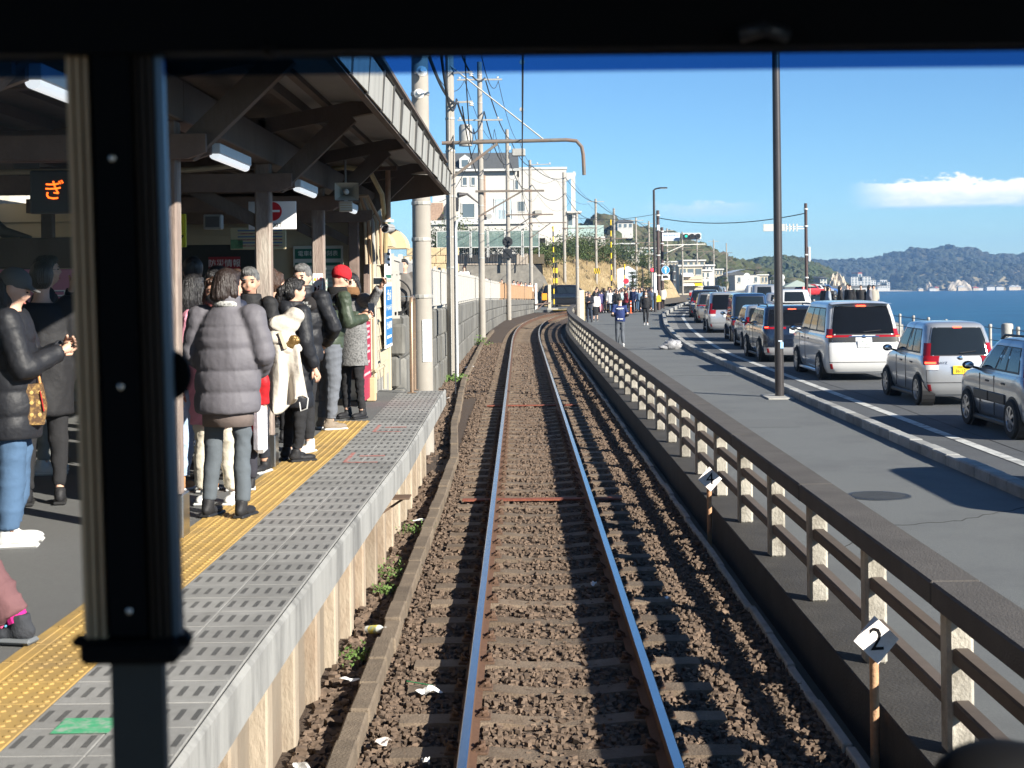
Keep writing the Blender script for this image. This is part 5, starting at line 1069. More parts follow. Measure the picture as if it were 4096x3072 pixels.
# town houses: u0,u1,vtop,vbase,Y,depth -> metres
def house(u0, u1, v0, v1, Y, D, mat, nx, nz, label, roof=None, name='town_house', wr=.55):
    x0, zt = W(u0, v0, Y); x1, zb = W(u1, v1, Y); w, h = x1-x0, zt-zb
    t_ = thing(name, label, 'building', ((x0+x1)/2, Y, zb), 0, 'buildings of the seaside town')
    obj('wall', MB().box(-w/2, w/2, 0, D, -3, h), mat, t_)
    if roof == 'flat': obj('roof', MB().box(-w/2-.2, w/2+.2, -.3, D, h, h+.25), trim, t_)
    elif roof == 'gable': obj('roof', MB().prism([(-w/2-.6,h-.1),(w/2+.6,h-.1),(0,h+w*.22)], 'y', -.5, D), slate, t_)
    elif roof: obj('roof', MB().prism([(-w/2-.4,h),(w/2+.4,h),(w/2-.6,h+.9),(-w/2+.6,h+.9)], 'y', -.4, D), slate if roof == 'hip' else M('roof_red', (.4,.08,.05), .8, var=.1), t_)
    for i in range(nx):
        for j in range(nz):
            cw_, ch_ = w/nx, h/nz; xx = -w/2+(i+.5)*cw_; zz = (j+.52)*ch_
            f_ = obj('window', MB().box(xx-cw_*wr/2, xx+cw_*wr/2, -.06, 0, zz-ch_*.26, zz+ch_*.26), glass, t_)
            obj('sill', MB().box(xx-cw_*wr/2-.05, xx+cw_*wr/2+.05, -.16, 0, zz-ch_*.26-.12, zz-ch_*.26), trim, f_)
    return t_, w, h
plt = M('plaster_tan', (.55,.45,.33), .85, var=.06); plg = M('plaster_grey', (.42,.42,.41), .85, var=.08); tealg = M('teal_glazing', (.2,.36,.4), .15, var=.15, scale=.8); brown = M('brick_brown', (.16,.08,.06), .9, var=.3, scale=2)
house(612,638,244.5,252,262,8,M('house_dark', (.12,.1,.085), .8, var=.1),4,1,'long dark wooden house on the hillside', 'flat')
t_, w, h = house(641,660,249,262,245,8,plg,1,1,'building with wide teal glazing below the hill', 'flat', wr=.1); obj('glazing', MB().box(-w/2+.6, w/2-.4, -.12, -.07, h*.15, h*.9), tealg, t_)
for i in range(9): obj('mullion', MB().box(-w/2+.6+i*w/10, -w/2+.68+i*w/10, -.16, -.12, h*.15, h*.9), trim, t_)
house(626,640,252,281,190,8,plw,2,3,'narrow white apartment house beyond the crossing', 'flat'); house(637,648,257,281,200,8,plg,2,3,'grey apartment house with balconies'); house(646,654,255,284,196,8,plt,1,4,'tall tan stone faced house by the poles', 'flat')
house(654,664,258,284,215,8,plw,2,3,'white house half hidden by the brown poles'); house(662,679,262.5,270,285,8,plc,5,1,'cream flat building behind the dark tower', 'flat'); house(666.5,673,270,289,212,7,brown,1,1,'brown brick house with white parapet', 'flat', wr=.3)
house(672.6,676.4,265,290,208,7,M('dark_facade', (.05,.05,.055), .7, var=.1),1,3,'narrow dark grey tower house', wr=.4); house(683,705,261.2,267,262,8,plc,4,1,'cream roof storey above the cafe building', 'flat')
t_, w, h = house(679,702.5,266.5,289,230,10,plc,3,2,'cream cafe building with white and yellow awnings', 'flat', wr=.75)
for x0, x1, z, mt, lab in ((-.42,.08,.62,'awning_white',0),(-.4,.12,.22,'awning_white',0),(.14,.46,.22,'awning_yellow',0)):
    obj('awning', MB().prism([(0,h*z+.35),(-1.6,h*z-.25),(0,h*z+.2)], 'x', w*x0, w*x1), M(mt, (.8,.78,.74) if 'white' in mt else (.85,.6,.02), .8, var=.05), t_)
obj('balcony', MB().box(-w*.4, w*.48, -.8, 0, h*.42, h*.58), plt, t_); obj('canopy_slab', MB().box(-w*.4, w*.5, -.9, 0, h*.3, h*.4), plc, t_)
house(701,710.5,271,288,236,9,plw,2,2,'bright white cube house beside the cafe', 'flat', wr=.35); house(705.5,714,266,272,246,8,plw,2,1,'white upper block behind the cube house', 'flat', wr=.3); house(713,723,270,286,300,9,plc,3,3,'cream apartment house with balconies by the shore', 'flat')
house(726,747,275,284,310,9,plt,4,1,'low house with broad dark gabled roof', 'gable'); t_, w, h = house(735,760,275.5,284,290,9,plw,3,1,'white hall with curved pale roof', wr=.3); obj('curved_roof', MB().grid(lambda u, v: (-w/2-1+u*(w+2), -1+v*10, h+.2+1.0*math.sin(math.pi*u*.8+.3)), 16, 2), M('roof_pale', (.5,.55,.58), .5, var=.05), t_)
house(757.5,768,275.5,284,300,9,plc,3,1,'small cream house near the tall lamp pole', 'flat'); house(770,784,279,286,330,9,plg,3,1,'grey roofed house on the shore road', 'hip'); house(617.5,633,222.5,229,480,9,plw,3,1,'white villa on top of the hill', 'hip')
for i, (u0, u1, v0, v1, Y, nx, nz, lab, rf_) in enumerate(((851,871,277,288,1400,6,7,'white resort hotel tower block across the bay',None),(858,862,273.5,278,1400,1,1,'hotel roof tower with red top','red'),(871,876,280.5,288,1420,2,4,'lower wing of the white resort hotel',None),(877.5,890,282.5,288,1500,5,3,'stepped white beach hotel across the bay',None),(880,887,280,283,1500,3,1,'upper floor of the stepped beach hotel',None),(820,827,278,286,520,2,2,'grey house with white gable below the headland','gable'))):
    t_, w, h = house(u0, u1, v0, v1, Y, 25, plw, nx, nz, lab, rf_, 'bay_hotel' if i < 5 else 'town_house')
rng2 = random.Random(3)
for i in range(46):
    x = rng2.uniform(588, 1000); x *= .93; y = rng2.uniform(1985, 2045)
    s = rng2.uniform(5, 11); t_ = thing('shore_house', 'tiny pale house in the far shoreline town', 'building', (x, y, -22.2), 0, 'houses of the far shoreline town')
    obj('wall', MB().box(-s/2, s/2, 0, 8, -1, s*.55), (plw, plc, plt)[i % 3], t_); obj('roof', MB().prism([(-s/2-.5,s*.55),(s/2+.5,s*.55),(0,s*.8)], 'y', -.5, 8), (slate, MATS['roof_red'], plg)[i % 3], t_)
t_ = thing('shore_tower', 'lone white apartment tower on the far shore', 'building', (728, 2040, -21)); obj('wall', MB().box(-9,9,0,15,0,20), plw, t_); [obj('window_band', MB().box(-8,8,-.3,0,3+k*3.4,4.6+k*3.4), glass, t_) for k in range(5)]
# pyramid tent, seaside pole, signs and lamps across the road
tt_ = thing('pyramid_tent', 'grey green pyramid roof pavilion by the beach car park', 'pavilion', (*W(797,291,170)[:1],170,W(797,291,170)[1])); obj('roof', MB().add([(-1.8,-1.8,.5),(1.8,-1.8,.5),(1.8,1.8,.5),(-1.8,1.8,.5),(0,0,1.25)], [(0,1,4),(1,2,4),(2,3,4),(3,0,4)]), M('tent_green', (.3,.36,.32), .8, var=.05), tt_)
for a in (-1.5,1.5): obj('leg', MB().box(a-.06,a+.06,-.06,.06,-1.5,.5), galv, tt_)
bp = M('pole_dark_brown', (.07,.045,.042), .5, metal=.2, var=.1)
def bpole(x, y, r_, zt, label, zb=ZS):
    t_ = thing('brown_pole', label, 'pole', (x, y, zb)); obj('shaft', MB().tube([(0,0,0),(0,0,zt-zb)], [r_, r_*.85], 14), bp, t_, True)
    for q in (.35,.55,.8,.95): obj('band', MB().lathe([(r_+.01,-.04),(r_+.02,-.03),(r_+.02,.03),(r_+.01,.04)], 12, (0,0,(zt-zb)*q)), insu, t_)
    return t_
q1 = bpole(10.3,109.7,.14,7.45,'dark brown signal pole with many cable bands'); q2 = bpole(11.2,116,.13,6.4,'second dark brown pole holding the traffic arm')
obj('signal_arm', MB().obox((.1,0,5.0-ZS),(3.4,0,5.05-ZS),.06,.06), insu, q2); obj('signal_arm_stay', MB().obox((.1,0,4.3-ZS),(1.7,0,4.98-ZS),.05,.05), insu, q2); obj('meter_box', MB().cbox(-.1,.1,-.3,-.14,5.9,6.3,.02), white_e, q1)
tl = thing('traffic_light', 'horizontal traffic light showing green over the road', 'traffic light', (13.3,114,5.62)); obj('housing', MB().cbox(-.72,.72,-.1,.1,-.26,.26,.06), M('light_housing', (.5,.5,.48), .6, var=.05), tl)
for k in range(3): obj('lens_hood', MB().tube([(-.46+k*.46,-.08,0),(-.46+k*.46,-.28,0)], .2, 16), blk, tl, True); obj('lens', MB().ell((-.46+k*.46,-.25,0),(.16,.04,.16)), M('lens_green', (.02,.45,.3), .3, var=0, emit=.5) if k == 0 else M('lens_off', (.02,.025,.03), .2, var=0), tl, True)
ss = thing('street_name_sign', 'pale sign board with blue station crossing name', 'sign', (11.75,114.5,5.3)); obj('board', MB().cbox(-.68,.68,0,.04,0,.62,.01), M('board_pale_blue', (.62,.68,.74), .6, var=.03), ss); pb = M('print_sign_blue', (.05,.12,.45), .6, var=0); lettering('鎌倉高校駅前', .2, pb, ss, (0,-.004,.4), (R(90),0,0)); lettering('Kamakura Koko Sta.', .12, pb, ss, (0,-.004,.14), (R(90),0,0))
ds = thing('direction_sign', 'round blue sign with white upward arrow and truck plate', 'sign', (10.75,108.8,2.4)); obj('disc', MB().lathe([(.0,.0),(.288,.0),(.288,.011),(.0,.011)], 28), M('disc_blue', (.03,.25,.7), .5, var=0), ds, loc=(0,0,.62), rot=(R(90),0,0))
obj('rim', MB().lathe([(.0,-.012),(.31,-.012),(.31,.004),(.0,.004)], 28), wpap, ds, loc=(0,0,.62), rot=(R(90),0,0)); obj('arrow', MB().prism([(-.045,.4),(.045,.4),(.045,.68),(.13,.68),(0,.86),(-.13,.68),(-.045,.68)], 'y', -.016, -.012), wpap, ds)
obj('plate', MB().cbox(-.3,.3,-.01,.01,-.08,.28,.004), wpap, ds); obj('truck_symbol', MB().prism([(-.22,.02),(.2,.02),(.2,.12),(.1,.2),(.06,.22),(-.22,.22)], 'y', -.014, -.011), blk, ds); obj('wheel_symbol', MB().prism([(-.17,-.01),(-.09,-.01),(-.09,.03),(-.17,.03)], 'y', -.014, -.011), blk, ds); obj('bracket', MB().obox((-.45,.1,.2),(0,.02,.2),.03,.03), galv, ds)
ps = bpole(17.45,90,.11,6.9,'dark brown pole on the sea side of the road', -.05); rs = thing('road_sign_back', 'grey back of a road sign on the sea side pole arm', 'sign', (15.6,90,5.36)); obj('arm', MB().obox((-.3,0,0),(1.85,0,0),.05,.05), insu, rs); obj('arm', MB().obox((-.3,0,.13),(1.85,0,.13),.05,.05), insu, rs); obj('panel', MB().cbox(-.75,.55,-.05,-.02,-.14,.3,.01), M('sign_back_grey', (.5,.49,.45), .5, metal=.3, var=.05), rs)
for k in range(4): obj('stiffener', MB().box(.6+k*.22,.68+k*.22,-.06,-.02,-.16,.3), MATS['sign_back_grey'], rs)
obj('white_box', MB().cbox(.1,.24,-.12,.12,3.4,4.3,.03), white_e, ps)
wire((10.3,109.7,6.9),(17.45,90,6.3), .5, 'cable slung across the road to the sea side pole', .03); wire((10.3,109.7,7.2),(4.3,140,8.4), .4, 'cable from the brown signal pole back to the hillside', .02); wire((17.4,90,6.2),(17.5,90,3.2), -.6, 'loose cable hanging beside the sea side pole', .012)
for i, (x, y) in enumerate(((24.5,150),(27.5,168))):
    t_ = thing('round_sign_back', 'pale backs of two round traffic signs on a post '+('by the white hall' if i == 0 else 'behind the tall lamp pole'), 'sign', (*[W((747,782)[i],290,y)[0]],y,W(747,290,y)[1])); obj('post', MB().tube([(0,.05,-1),(0,.05,1.75)], .04, 8), galv, t_, True)
    for z in (.75,1.4): obj('disc', MB().lathe([(.0,-.01),(.33,-.01),(.33,.01),(.0,.01)], 20), M('sign_back_pale', (.6,.62,.6), .5, var=.03), t_, loc=(0,0,z), rot=(R(90),0,0))
cone = thing('delineator_post', 'orange flexible delineator post beside the crowd', 'bollard', (7.6,101.5,ZS)); obj('shaft', MB().tube([(0,0,0),(0,0,.85)], .05, 12), M('post_orange', (.75,.12,.03), .5, var=.05), cone, True)
for z in (.45,.65): obj('reflector', MB().lathe([(.053,z),(.053,z+.08)], 12), wpap, cone)
obj('base', MB().lathe([(.12,0),(.1,.04)], 12), MATS['post_orange'], cone)
for i, (u, v, h, Y, mt) in enumerate(((642,288,30,150,leafd),(652,289,22,158,leafd),(660,289,26,172,leaf),(632,288,20,150,leafd),(725,288,14,230,leaf),(772,287,12,320,leafd),(810,288,14,420,leafd),(720,286,10,250,leafd))):
    x, z = W(u, v, Y); hh = h*Y/1480; t_ = thing('pine_tree', 'dark bushy pine tree '+['behind the waiting crowd','beside the brown poles','near the red signal mast','left of the taller crowd pine','in front of the white cube house','on the shore road by the grey roof','below the wooded headland','beside the cream apartment house'][i], 'tree', (x, Y, z-.5))
    obj('trunk', MB().tube([(0,0,0),(.1,0,hh*.6),(0,0,hh*.95)], [.18,.12,.04], 7), wood, t_, True); V = []
    rr_ = np.random.default_rng(90+i)
    for k in range(26):
        q = rr_.uniform(.12, 1); rad = hh*.36*(1.05-q)**.7; a = rr_.uniform(0, 6.28); v_, _ = leafmesh(90, (hh*.2,hh*.2,hh*.1), hh*.022, int(rr_.integers(1e6))); V.append(v_+np.array((rad*.7*math.cos(a), rad*.7*math.sin(a), hh*q)))
    V = np.concatenate(V); o = put('crown', np_mesh('crown', V, np.arange(len(V)).reshape(-1, 4), mt), None, t_); o['kind'] = 'stuff'
# ------------------------------------------------------------------ vehicles: stacked rounded plan outlines; x forward, y left
tyre = M('tyre_rubber', (.02,.02,.02), .85, var=.1); rimm = M('alloy_rim', (.45,.45,.46), .3, metal=.9, var=.05); cglass = M('car_glass', (.012,.016,.02), .04, var=0, spec=.35)
dglass = M('dark_tint', (.006,.007,.009), .05, var=0, spec=.18); blkp = M('black_trim', (.02,.02,.021), .5, var=0); tailr = M('tail_red', (.26,.006,.01), .15, var=.05, spec=.6); tailw = M('tail_clear', (.5,.48,.47), .1, var=0); brakel = M('brake_lit', (1,.05,.02), .3, var=0, emit=4.); chrome = M('chrome', (.7,.7,.72), .12, metal=1, var=0)
headl = M('headlamp_glass', (.55,.58,.6), .08, var=0, spec=.7); platew = M('plate_white_reg', (.75,.75,.73), .5, var=0); platey = M('plate_yellow_reg', (.78,.55,.03), .5, var=0); prt = M('plate_green_print', (.02,.12,.06), .6, var=0)
def paint(name, col, metal=.3, rough=.28): return M('paint_'+name, col, rough, metal, var=.02, coat=1., spec=.5)
def loop(xr, xf, hw, rr, rf, z, cr=.03, cf=.05):
    """rounded rectangle, counter-clockwise from rear centre; rear/front crown"""
    P_ = []
    def corner(cx, cy, r_, a0):
        for k in range(5):
            a = a0+k*math.pi/8; P_.append((cx+r_*math.cos(a), cy+r_*math.sin(a)))
    n = 8
    corner(xr+rr, hw-rr, rr, math.pi/2)            # rear left
    for k in range(1, n): P_.append((xr, (hw-rr)*(1-2*k/n)))
    corner(xr+rr, -hw+rr, rr, math.pi)             # rear right
    m_ = 14
    for k in range(1, m_): P_.append((xr+rr+(xf-rf-xr-rr)*k/m_, -hw))
    corner(xf-rf, -hw+rf, rf, 1.5*math.pi)
    for k in range(1, n): P_.append((xf, -(hw-rf)*(1-2*k/n)))
    corner(xf-rf, hw-rf, rf, 0)
    for k in range(1, m_): P_.append((xf-rf-(xf-rf-xr-rr)*k/m_, hw))
    out_ = []
    for x, y in P_:
        t_ = (x-xr)/(xf-xr); x2 = x+(cr*(y/hw)**2 if t_ < .5 else -cf*(y/hw)**2); out_.append((x2, y, z(t_) if callable(z) else z))
    return out_
NL = 5+7+5+13+5+7+5+13
IDX = {'rear': (4, 12), 'rearL': (0, 4), 'rearR': (12, 16), 'right': (16, 30), 'front': (34, 42), 'left': (46, 60)}
class Loft:
    def __init__(s, levels): s.L = levels          # list of (loops)
    def at(s, i, j):
        """float outline index i, float level j"""
        j = max(0, min(len(s.L)-1-1e-6, j)); a = int(j); f = j-a; i0 = int(math.floor(i)); g_ = i-i0
        def p(l, k): return Vector(s.L[l][k % NL])
        A = p(a, i0).lerp(p(a, i0+1), g_); B = p(a+1, i0).lerp(p(a+1, i0+1), g_); return A.lerp(B, f)
    def patch(s, i0, i1, j0, j1, off, nu=8, nv=4):
        m = MB(); g_ = {}
        for b in range(nv+1):
            for a in range(nu+1):
                i, j = i0+(i1-i0)*a/nu, j0+(j1-j0)*b/nv; p = s.at(i, j); du = s.at(i+.2, j)-s.at(i-.2, j); dv = s.at(i, min(j+.1, len(s.L)-1.001))-s.at(i, max(j-.1, 0)); n_ = du.cross(dv)
                n_ = n_.normalized() if n_.length > 1e-9 else Vector((0,0,1)); g_[a, b] = (p, n_)
        sgn = 1
        c = sum((s.at(k*NL/8, j0) for k in range(8)), Vector())/8
        p, n_ = g_[nu//2, nv//2]
        if n_.dot(p-c) < 0: sgn = -1
        for o_ in (off, -.01):
            for b in range(nv+1):
                for a in range(nu+1): p, n_ = g_[a, b]; m.v.append(tuple(p+n_*sgn*o_))
        N_ = (nu+1)*(nv+1)
        for b in range(nv):
            for a in range(nu):
                q = b*(nu+1)+a; m.f.append((q, q+1, q+nu+2, q+nu+1))
        ring = [a for a in range(nu+1)]+[b*(nu+1)+nu for b in range(1, nv+1)]+[nv*(nu+1)+a for a in range(nu-1, -1, -1)]+[b*(nu+1) for b in range(nv-1, 0, -1)]
        for k in range(len(ring)): a, b = ring[k], ring[(k+1) % len(ring)]; m.f.append((a, b, b+N_, a+N_))
        return m
    def shell(s, top=True):
        m = MB()
        for l in s.L: m.v += l
        for a in range(len(s.L)-1):
            for k in range(NL): k2 = (k+1) % NL; m.f.append((a*NL+k, a*NL+k2, (a+1)*NL+k2, (a+1)*NL+k))
        m.f.append(tuple(range(NL))[::-1])
        if top: m.f.append(tuple((len(s.L)-1)*NL+k for k in range(NL)))
        return m
def car(name, label, x, y, hd, spec, cat='car', group='cars queued in the seaward traffic jam'):
    """hd: heading in degrees off +y, clockwise. spec keys: L W H, belt, hood length, etc."""
    S = dict(L=4.4, W=1.75, H=1.6, belt=.98, wb=2.6, hood=1.0, ws=.55, rw=.25, tum=.12, wr=.31, col=paint('silver', (.55,.56,.57)), roofcol=None, glass=cglass, tail='side', plate='', pc='w', lit=False, gc=.17, rear_over=.75, rails=False, detail=True, roofr=.2)
    S.update(spec); L, W_, H = S['L'], S['W'], S['H']; hw = W_/2; col = S['col']
    a = R(hd); t_ = thing(name, label, cat, (x, y, -.05), math.pi/2-a, group)
    bz = S['belt']; gc = S['gc']
    hoodz = lambda t: bz-.10*max(0, (t-(1-S['hood']/L*1.1))/(S['hood']/L*1.1))**1.5*1.6 if S['hood'] > .5 else bz-.02
    lv = [loop(.12, L-.12, hw-.10, .2, .3, gc+.02), loop(.03, L-.04, hw-.03, .17, .32, gc+.16), loop(.0, L, hw-.005, .16, .34, gc+.33), loop(.015, L-.01, hw, .16, .36, bz*.75), loop(.05, L-.06, hw-.005, .17, .38, lambda t: hoodz(t)-.06), loop(.075, L-.14, hw-.03, .18, .4, lambda t: hoodz(t))]
    body = Loft(lv); obj('body', body.shell(), col, t_, True)
    xr0, xf0 = .085, L-S['hood']; xr1, xf1 = .085+S['rw'], L-S['hood']-S['ws']
    tum = S['tum']; g0 = bz-.03
    gl = [loop(xr0, xf0, hw-.035, .18, .25, g0, .04, .12), loop(xr0+(xr1-xr0)*.45, xf0+(xf1-xf0)*.5, hw-.035-tum*.45, .18, .25, bz+(H-bz)*.48, .05, .12), loop(xr1-.02, xf1+.05, hw-.035-tum*.92, .2, .25, H-.1, .05, .1), loop(xr1+.05, xf1-.05, hw-.06-tum, .22, .25, H-.045, .05, .1), loop(xr1+.16, xf1-.2, hw-.14-tum, .24, .25, H-.012, .05, .1), loop(xr1+.4, xf1-.5, hw-.35-tum, .2, .25, H, .05, .1)]
    gh = Loft(gl); obj('cabin', gh.shell(), S['roofcol'] or col, t_, True)
    G = S['glass']; dg = S.get('rglass', G)
    if S.get('van'): rw0, rw1 = .1, 1.9
    else: rw0, rw1 = .14, 1.92
    obj('rear_window', gh.patch(3.1, 12.9, rw0, rw1, .006, 12, 4), dg, t_, True)
    obj('windscreen', gh.patch(34.6, 41.4, .15, 1.85, .006), cglass, t_, True)
    segs = S.get('segs', ((.05,.3),(.34,.62),(.66,.95)))
    obj('rear_glass_frame', gh.patch(2.7, 13.3, max(0.02, rw0-.09), rw1+.06, .003, 12, 4), blkp, t_, True)
    for side in ('left', 'right'):
        i0, i1 = IDX[side]
        obj('window_band', gh.patch(i1-(i1-i0)*.03 if side == 'left' else i0+(i1-i0)*.03, i1-(i1-i0)*.97 if side == 'left' else i0+(i1-i0)*.97, .2, 1.84, .003, 10, 3), blkp if S.get('bm') else dglass, t_, True)
        for s0, s1 in segs:
            if side == 'left': a0, a1 = i1-(i1-i0)*s0, i1-(i1-i0)*s1
            else: a0, a1 = i0+(i1-i0)*s0, i0+(i1-i0)*s1
            obj('side_window', gh.patch(a0, a1, .3, 1.75, .006, 5, 3), G if s0 > .3 else dg, t_, True)
        if S.get('mould'):
            for a_, b_ in ((.95,1.75),(1.8,2.55)): obj('side_moulding', MB().cbox(a_, b_, (hw-.015 if side == 'left' else -hw-.02), (hw+.02 if side == 'left' else -hw+.015), .5, .66, .012), blkp, t_)
        if S['detail']:
            sg_ = 1 if side == 'left' else -1
            mr_ = obj('mirror', MB().ell((xf0-.35, sg_*(hw+.13), bz+.07), (.06,.1,.07), 12, 8), blkp if S.get('bm') else col, t_, True); obj('mirror_glass', MB().ell((xf0-.41, sg_*(hw+.13), bz+.07), (.012,.075,.052), 12, 6), chrome, mr_, True)
            obj('mirror_arm', MB().obox((xf0-.28, sg_*(hw-.06), bz+.01), (xf0-.34, sg_*(hw+.1), bz+.05), .05, .035), blkp, mr_)
            for hx in (xf0-.95, xf0-1.75):
                if hx > .8: obj('door_handle', MB().cbox(hx-.09, hx+.09, sg_*(hw-.01)-.02, sg_*(hw-.01)+.02, bz-.17, bz-.135, .01), col if not S.get('bm') else blkp, t_)
            obj('sill', MB().cbox(.75, L-.85, sg_*(hw-.02)-.03, sg_*(hw-.02)+.03, gc-.02, gc+.06, .02), S.get('sill', blkp), t_)
            for dx_ in (xf0-.55-.0, xf0-1.3): 
                if dx_ > 1: obj('door_seam', MB().obox((dx_, sg_*(hw-.002), gc+.12),(dx_, sg_*(hw-.002), bz-.05), .008, .012, (0,1,0)), blkp, t_)
    wr = S['wr']; wx0 = S['rear_over']; wx1 = wx0+S['wb']
    for wx_ in (wx0, wx1):
        for sg_ in (1, -1):
            ar = S.get('archm', blkp)
            obj('wheel_arch', MB().tube([(wx_,sg_*(hw-.25),wr),(wx_,sg_*(hw+.004),wr)], wr*1.13, 26), ar, t_)
            wh = obj('wheel', MB().lathe([(wr*.6,-.1),(wr*.94,-.1),(wr,-.07),(wr,.07),(wr*.94,.1),(wr*.66,.1),(wr*.64,.04)], 26), tyre, t_, True, loc=(wx_, sg_*(hw-.055), wr), rot=(R(90)*-sg_, 0, 0))
            rm = MB().tube([(wr*.63*math.cos(q),wr*.63*math.sin(q),.082) for q in np.linspace(0, 2*math.pi, 25)], .018, 6, False); rm.lathe([(.05,.06),(.05,.1)], 10)
            for k in range(S.get('spokes', 5)):
                an = 2*math.pi*k/S.get('spokes', 5); rm.obox((.03*math.cos(an),.03*math.sin(an),.088),(wr*.62*math.cos(an),wr*.62*math.sin(an),.08), .05, .03)
            obj('rim', rm, S.get('rim', rimm), wh); obj('brake_disc', MB().lathe([(.0,.042),(wr*.62,.042),(wr*.62,.05),(.0,.05)], 20), blkp, wh)
    # rear
    obj('rear_bumper', body.patch(1, 15, .35, 1.75, .018, 14, 4), S.get('bump', col), t_, True)
    tk = S['tail']
    obj('tailgate_seam', body.patch(2.4, 13.6, 1.76, 1.82, .0195, 12, 1), blkp, t_)
    for a_ in (2.5, 13.5): obj('tailgate_seam', body.patch(a_-.07, a_+.07, 1.8, 4.2, .006, 1, 6), blkp, t_)
    for sd in (0, 1):
        def pi(a0, a1): return (a0, a1) if sd == 0 else (16-a0, 16-a1)
        if tk == 'side':      # tall lamps in the rear corners
            obj('tail_lamp', gh.patch(*pi(1.4, 3.3), -.0, .62, .012, 5, 3), tailr, t_, True); obj('tail_lamp', body.patch(*pi(1.2, 4.9), 3.6, 4.98, .012, 5, 4), tailr, t_, True); obj('reverse_lamp', body.patch(*pi(2.6, 4.9), 3.2, 3.6, .013, 4, 2), tailw, t_, True)
        elif tk == 'tall':
            obj('tail_lamp', body.patch(*pi(1.6, 5.0), 3.4, 4.98, .014, 5, 4), tailr, t_, True); obj('tail_lamp', gh.patch(*pi(1.2, 3.3), .0, .8, .012, 5, 3), tailr, t_, True); obj('tail_lamp_clear', body.patch(*pi(2.4, 5.0), 2.9, 3.4, .014, 4, 2), tailw, t_, True)
        elif tk == 'wing':    # wide wing-shaped lamps
            obj('tail_lamp', body.patch(*pi(1.0, 6.4), 4.1, 4.95, .014, 8, 3), tailr, t_, True); obj('tail_lamp_clear', body.patch(*pi(2.4, 6.9), 3.5, 4.1, .014, 6, 2), blkp, t_, True); obj('tail_lamp', gh.patch(*pi(1.0, 3.3), .02, .42, .012, 5, 2), tailr, t_, True)
        elif tk == 'strip':
            obj('tail_lamp', body.patch(*pi(.4, 6.6), 3.9, 4.6, .014, 8, 3), tailr, t_, True)
        elif tk == 'low':
            obj('tail_lamp', body.patch(*pi(1.4, 4.8), 2.6, 3.5, .014, 5, 3), tailr, t_, True)
        if S['lit']: obj('brake_light', body.patch(*pi(1.8, 3.4), 4.15, 4.6, .022, 4, 2) if tk != 'tall' else body.patch(*pi(2.2, 4.6), 3.5, 3.7, .02, 4, 2), brakel, t_, True)
        obj('reflector', body.patch(*pi(2.6, 3.5), .9, 1.6, .028, 3, 2), tailr, t_, True)
    if S['lit']: obj('high_stop_lamp', gh.patch(7.2, 8.8, 1.93, 2.06, .012, 4, 1), brakel, t_, True)
    if S.get('chromebar'): obj('chrome_bar', body.patch(6.0, 10.0, 4.15, 4.55, .02, 6, 2), chrome, t_, True)
    if S['detail']:
        p = body.at(8, S.get('pl', 3.05)); pz = p.z; px = p.x
        pw, ph = .33, .165
        pt = obj('number_plate', MB().cbox(px-.03, px-.012, -pw/2, pw/2, pz-ph/2, pz+ph/2, .004), platey if S['pc'] == 'y' else platew, t_)
        pm_ = prt if S['pc'] == 'w' else blkp
        for tx_, sz, dz, dy in ((S['plate'], .1, -.025, -.02), (S.get('region', '横浜 375') if S['plate'] else '', .042, .05, 0)):
            if not tx_: continue
            me = text_mesh(tx_, sz, .0005); me.materials.clear(); put('plate_number', me, pm_, pt, (px-.0315, -dy, pz+dz), (R(90), 0, R(-90)), (.85, 1, 1))
        obj('wiper', MB().tube([gh.at(8, .25)+Vector((-.02,0,0)), gh.at(10.5, .35)+Vector((-.02,0,0))], .012, 5), blkp, t_)
        if S.get('badge'):
            me = text_mesh(S['badge'], .07, .001); me.materials.clear(); q = body.at(S.get('badge_i', 5.6), 3.6); put('model_badge', me, chrome, t_, (q.x-.016, q.y, q.z), (R(90), 0, R(-90)), (1.25, 1, 1))
        em = body.at(8, 4.35); obj('emblem', MB().lathe([(.03,-.005),(.042,0),(.03,.005)], 18), chrome, t_, True, loc=(em.x-.012, 0, em.z), rot=(0, R(90), 0), scale=(1, 1.35, 1))
    if S['rails']:
        for sg_ in (1, -1): obj('roof_rail', MB().tube([(xr1+.25, sg_*(hw-tum-.12), H-.03),(xr1+.4, sg_*(hw-tum-.12), H+.04),(xf1-.4, sg_*(hw-tum-.12), H+.03),(xf1-.2, sg_*(hw-tum-.12), H-.04)], .022, 6), blkp, t_, True)
    if S.get('spoiler'): obj('spoiler', MB().grid(lambda u, v: (xr1-.12+v*.35, (u-.5)*2*(hw-tum-.05), H-.035+.02*math.sin(v*3)-.03*(2*u-1)**2), 12, 3), col, t_, True)
    # front
    for sd in (0, 1):
        def fi(a0, a1): return (a0, a1) if sd == 0 else (76-a0, 76-a1)
        obj('headlamp', body.patch(*fi(31.5, 35.4), 3.0, 4.2, .012, 6, 3), headl, t_, True)
    obj('grille', body.patch(35.4, 40.6, 2.0, 3.9, .014, 6, 3), S.get('grille', blkp), t_, True); obj('front_plate', MB().box(L+.002, L+.012, -.16, .16, .42, .57), platew, t_)
    return t_
silver = paint('silver', (.5,.51,.52), .6); white = paint('white', (.55,.55,.54), .0); pearl = paint('pearl', (.5,.51,.5), .1); black = paint('black', (.012,.013,.016), .2, .15); navy = paint('navy', (.02,.03,.055), .5, .2); greyb = paint('grey_blue', (.27,.3,.34), .6); beige = paint('beige_grey', (.32,.3,.27), .6); bluev = paint('blue_van', (.02,.05,.12), .4, .15)
def head(y): return math.degrees(math.atan((kx(y+3)-kx(y-1))/4))
LX = lambda y: kx(y)+2.05          # left flank of the queued lane
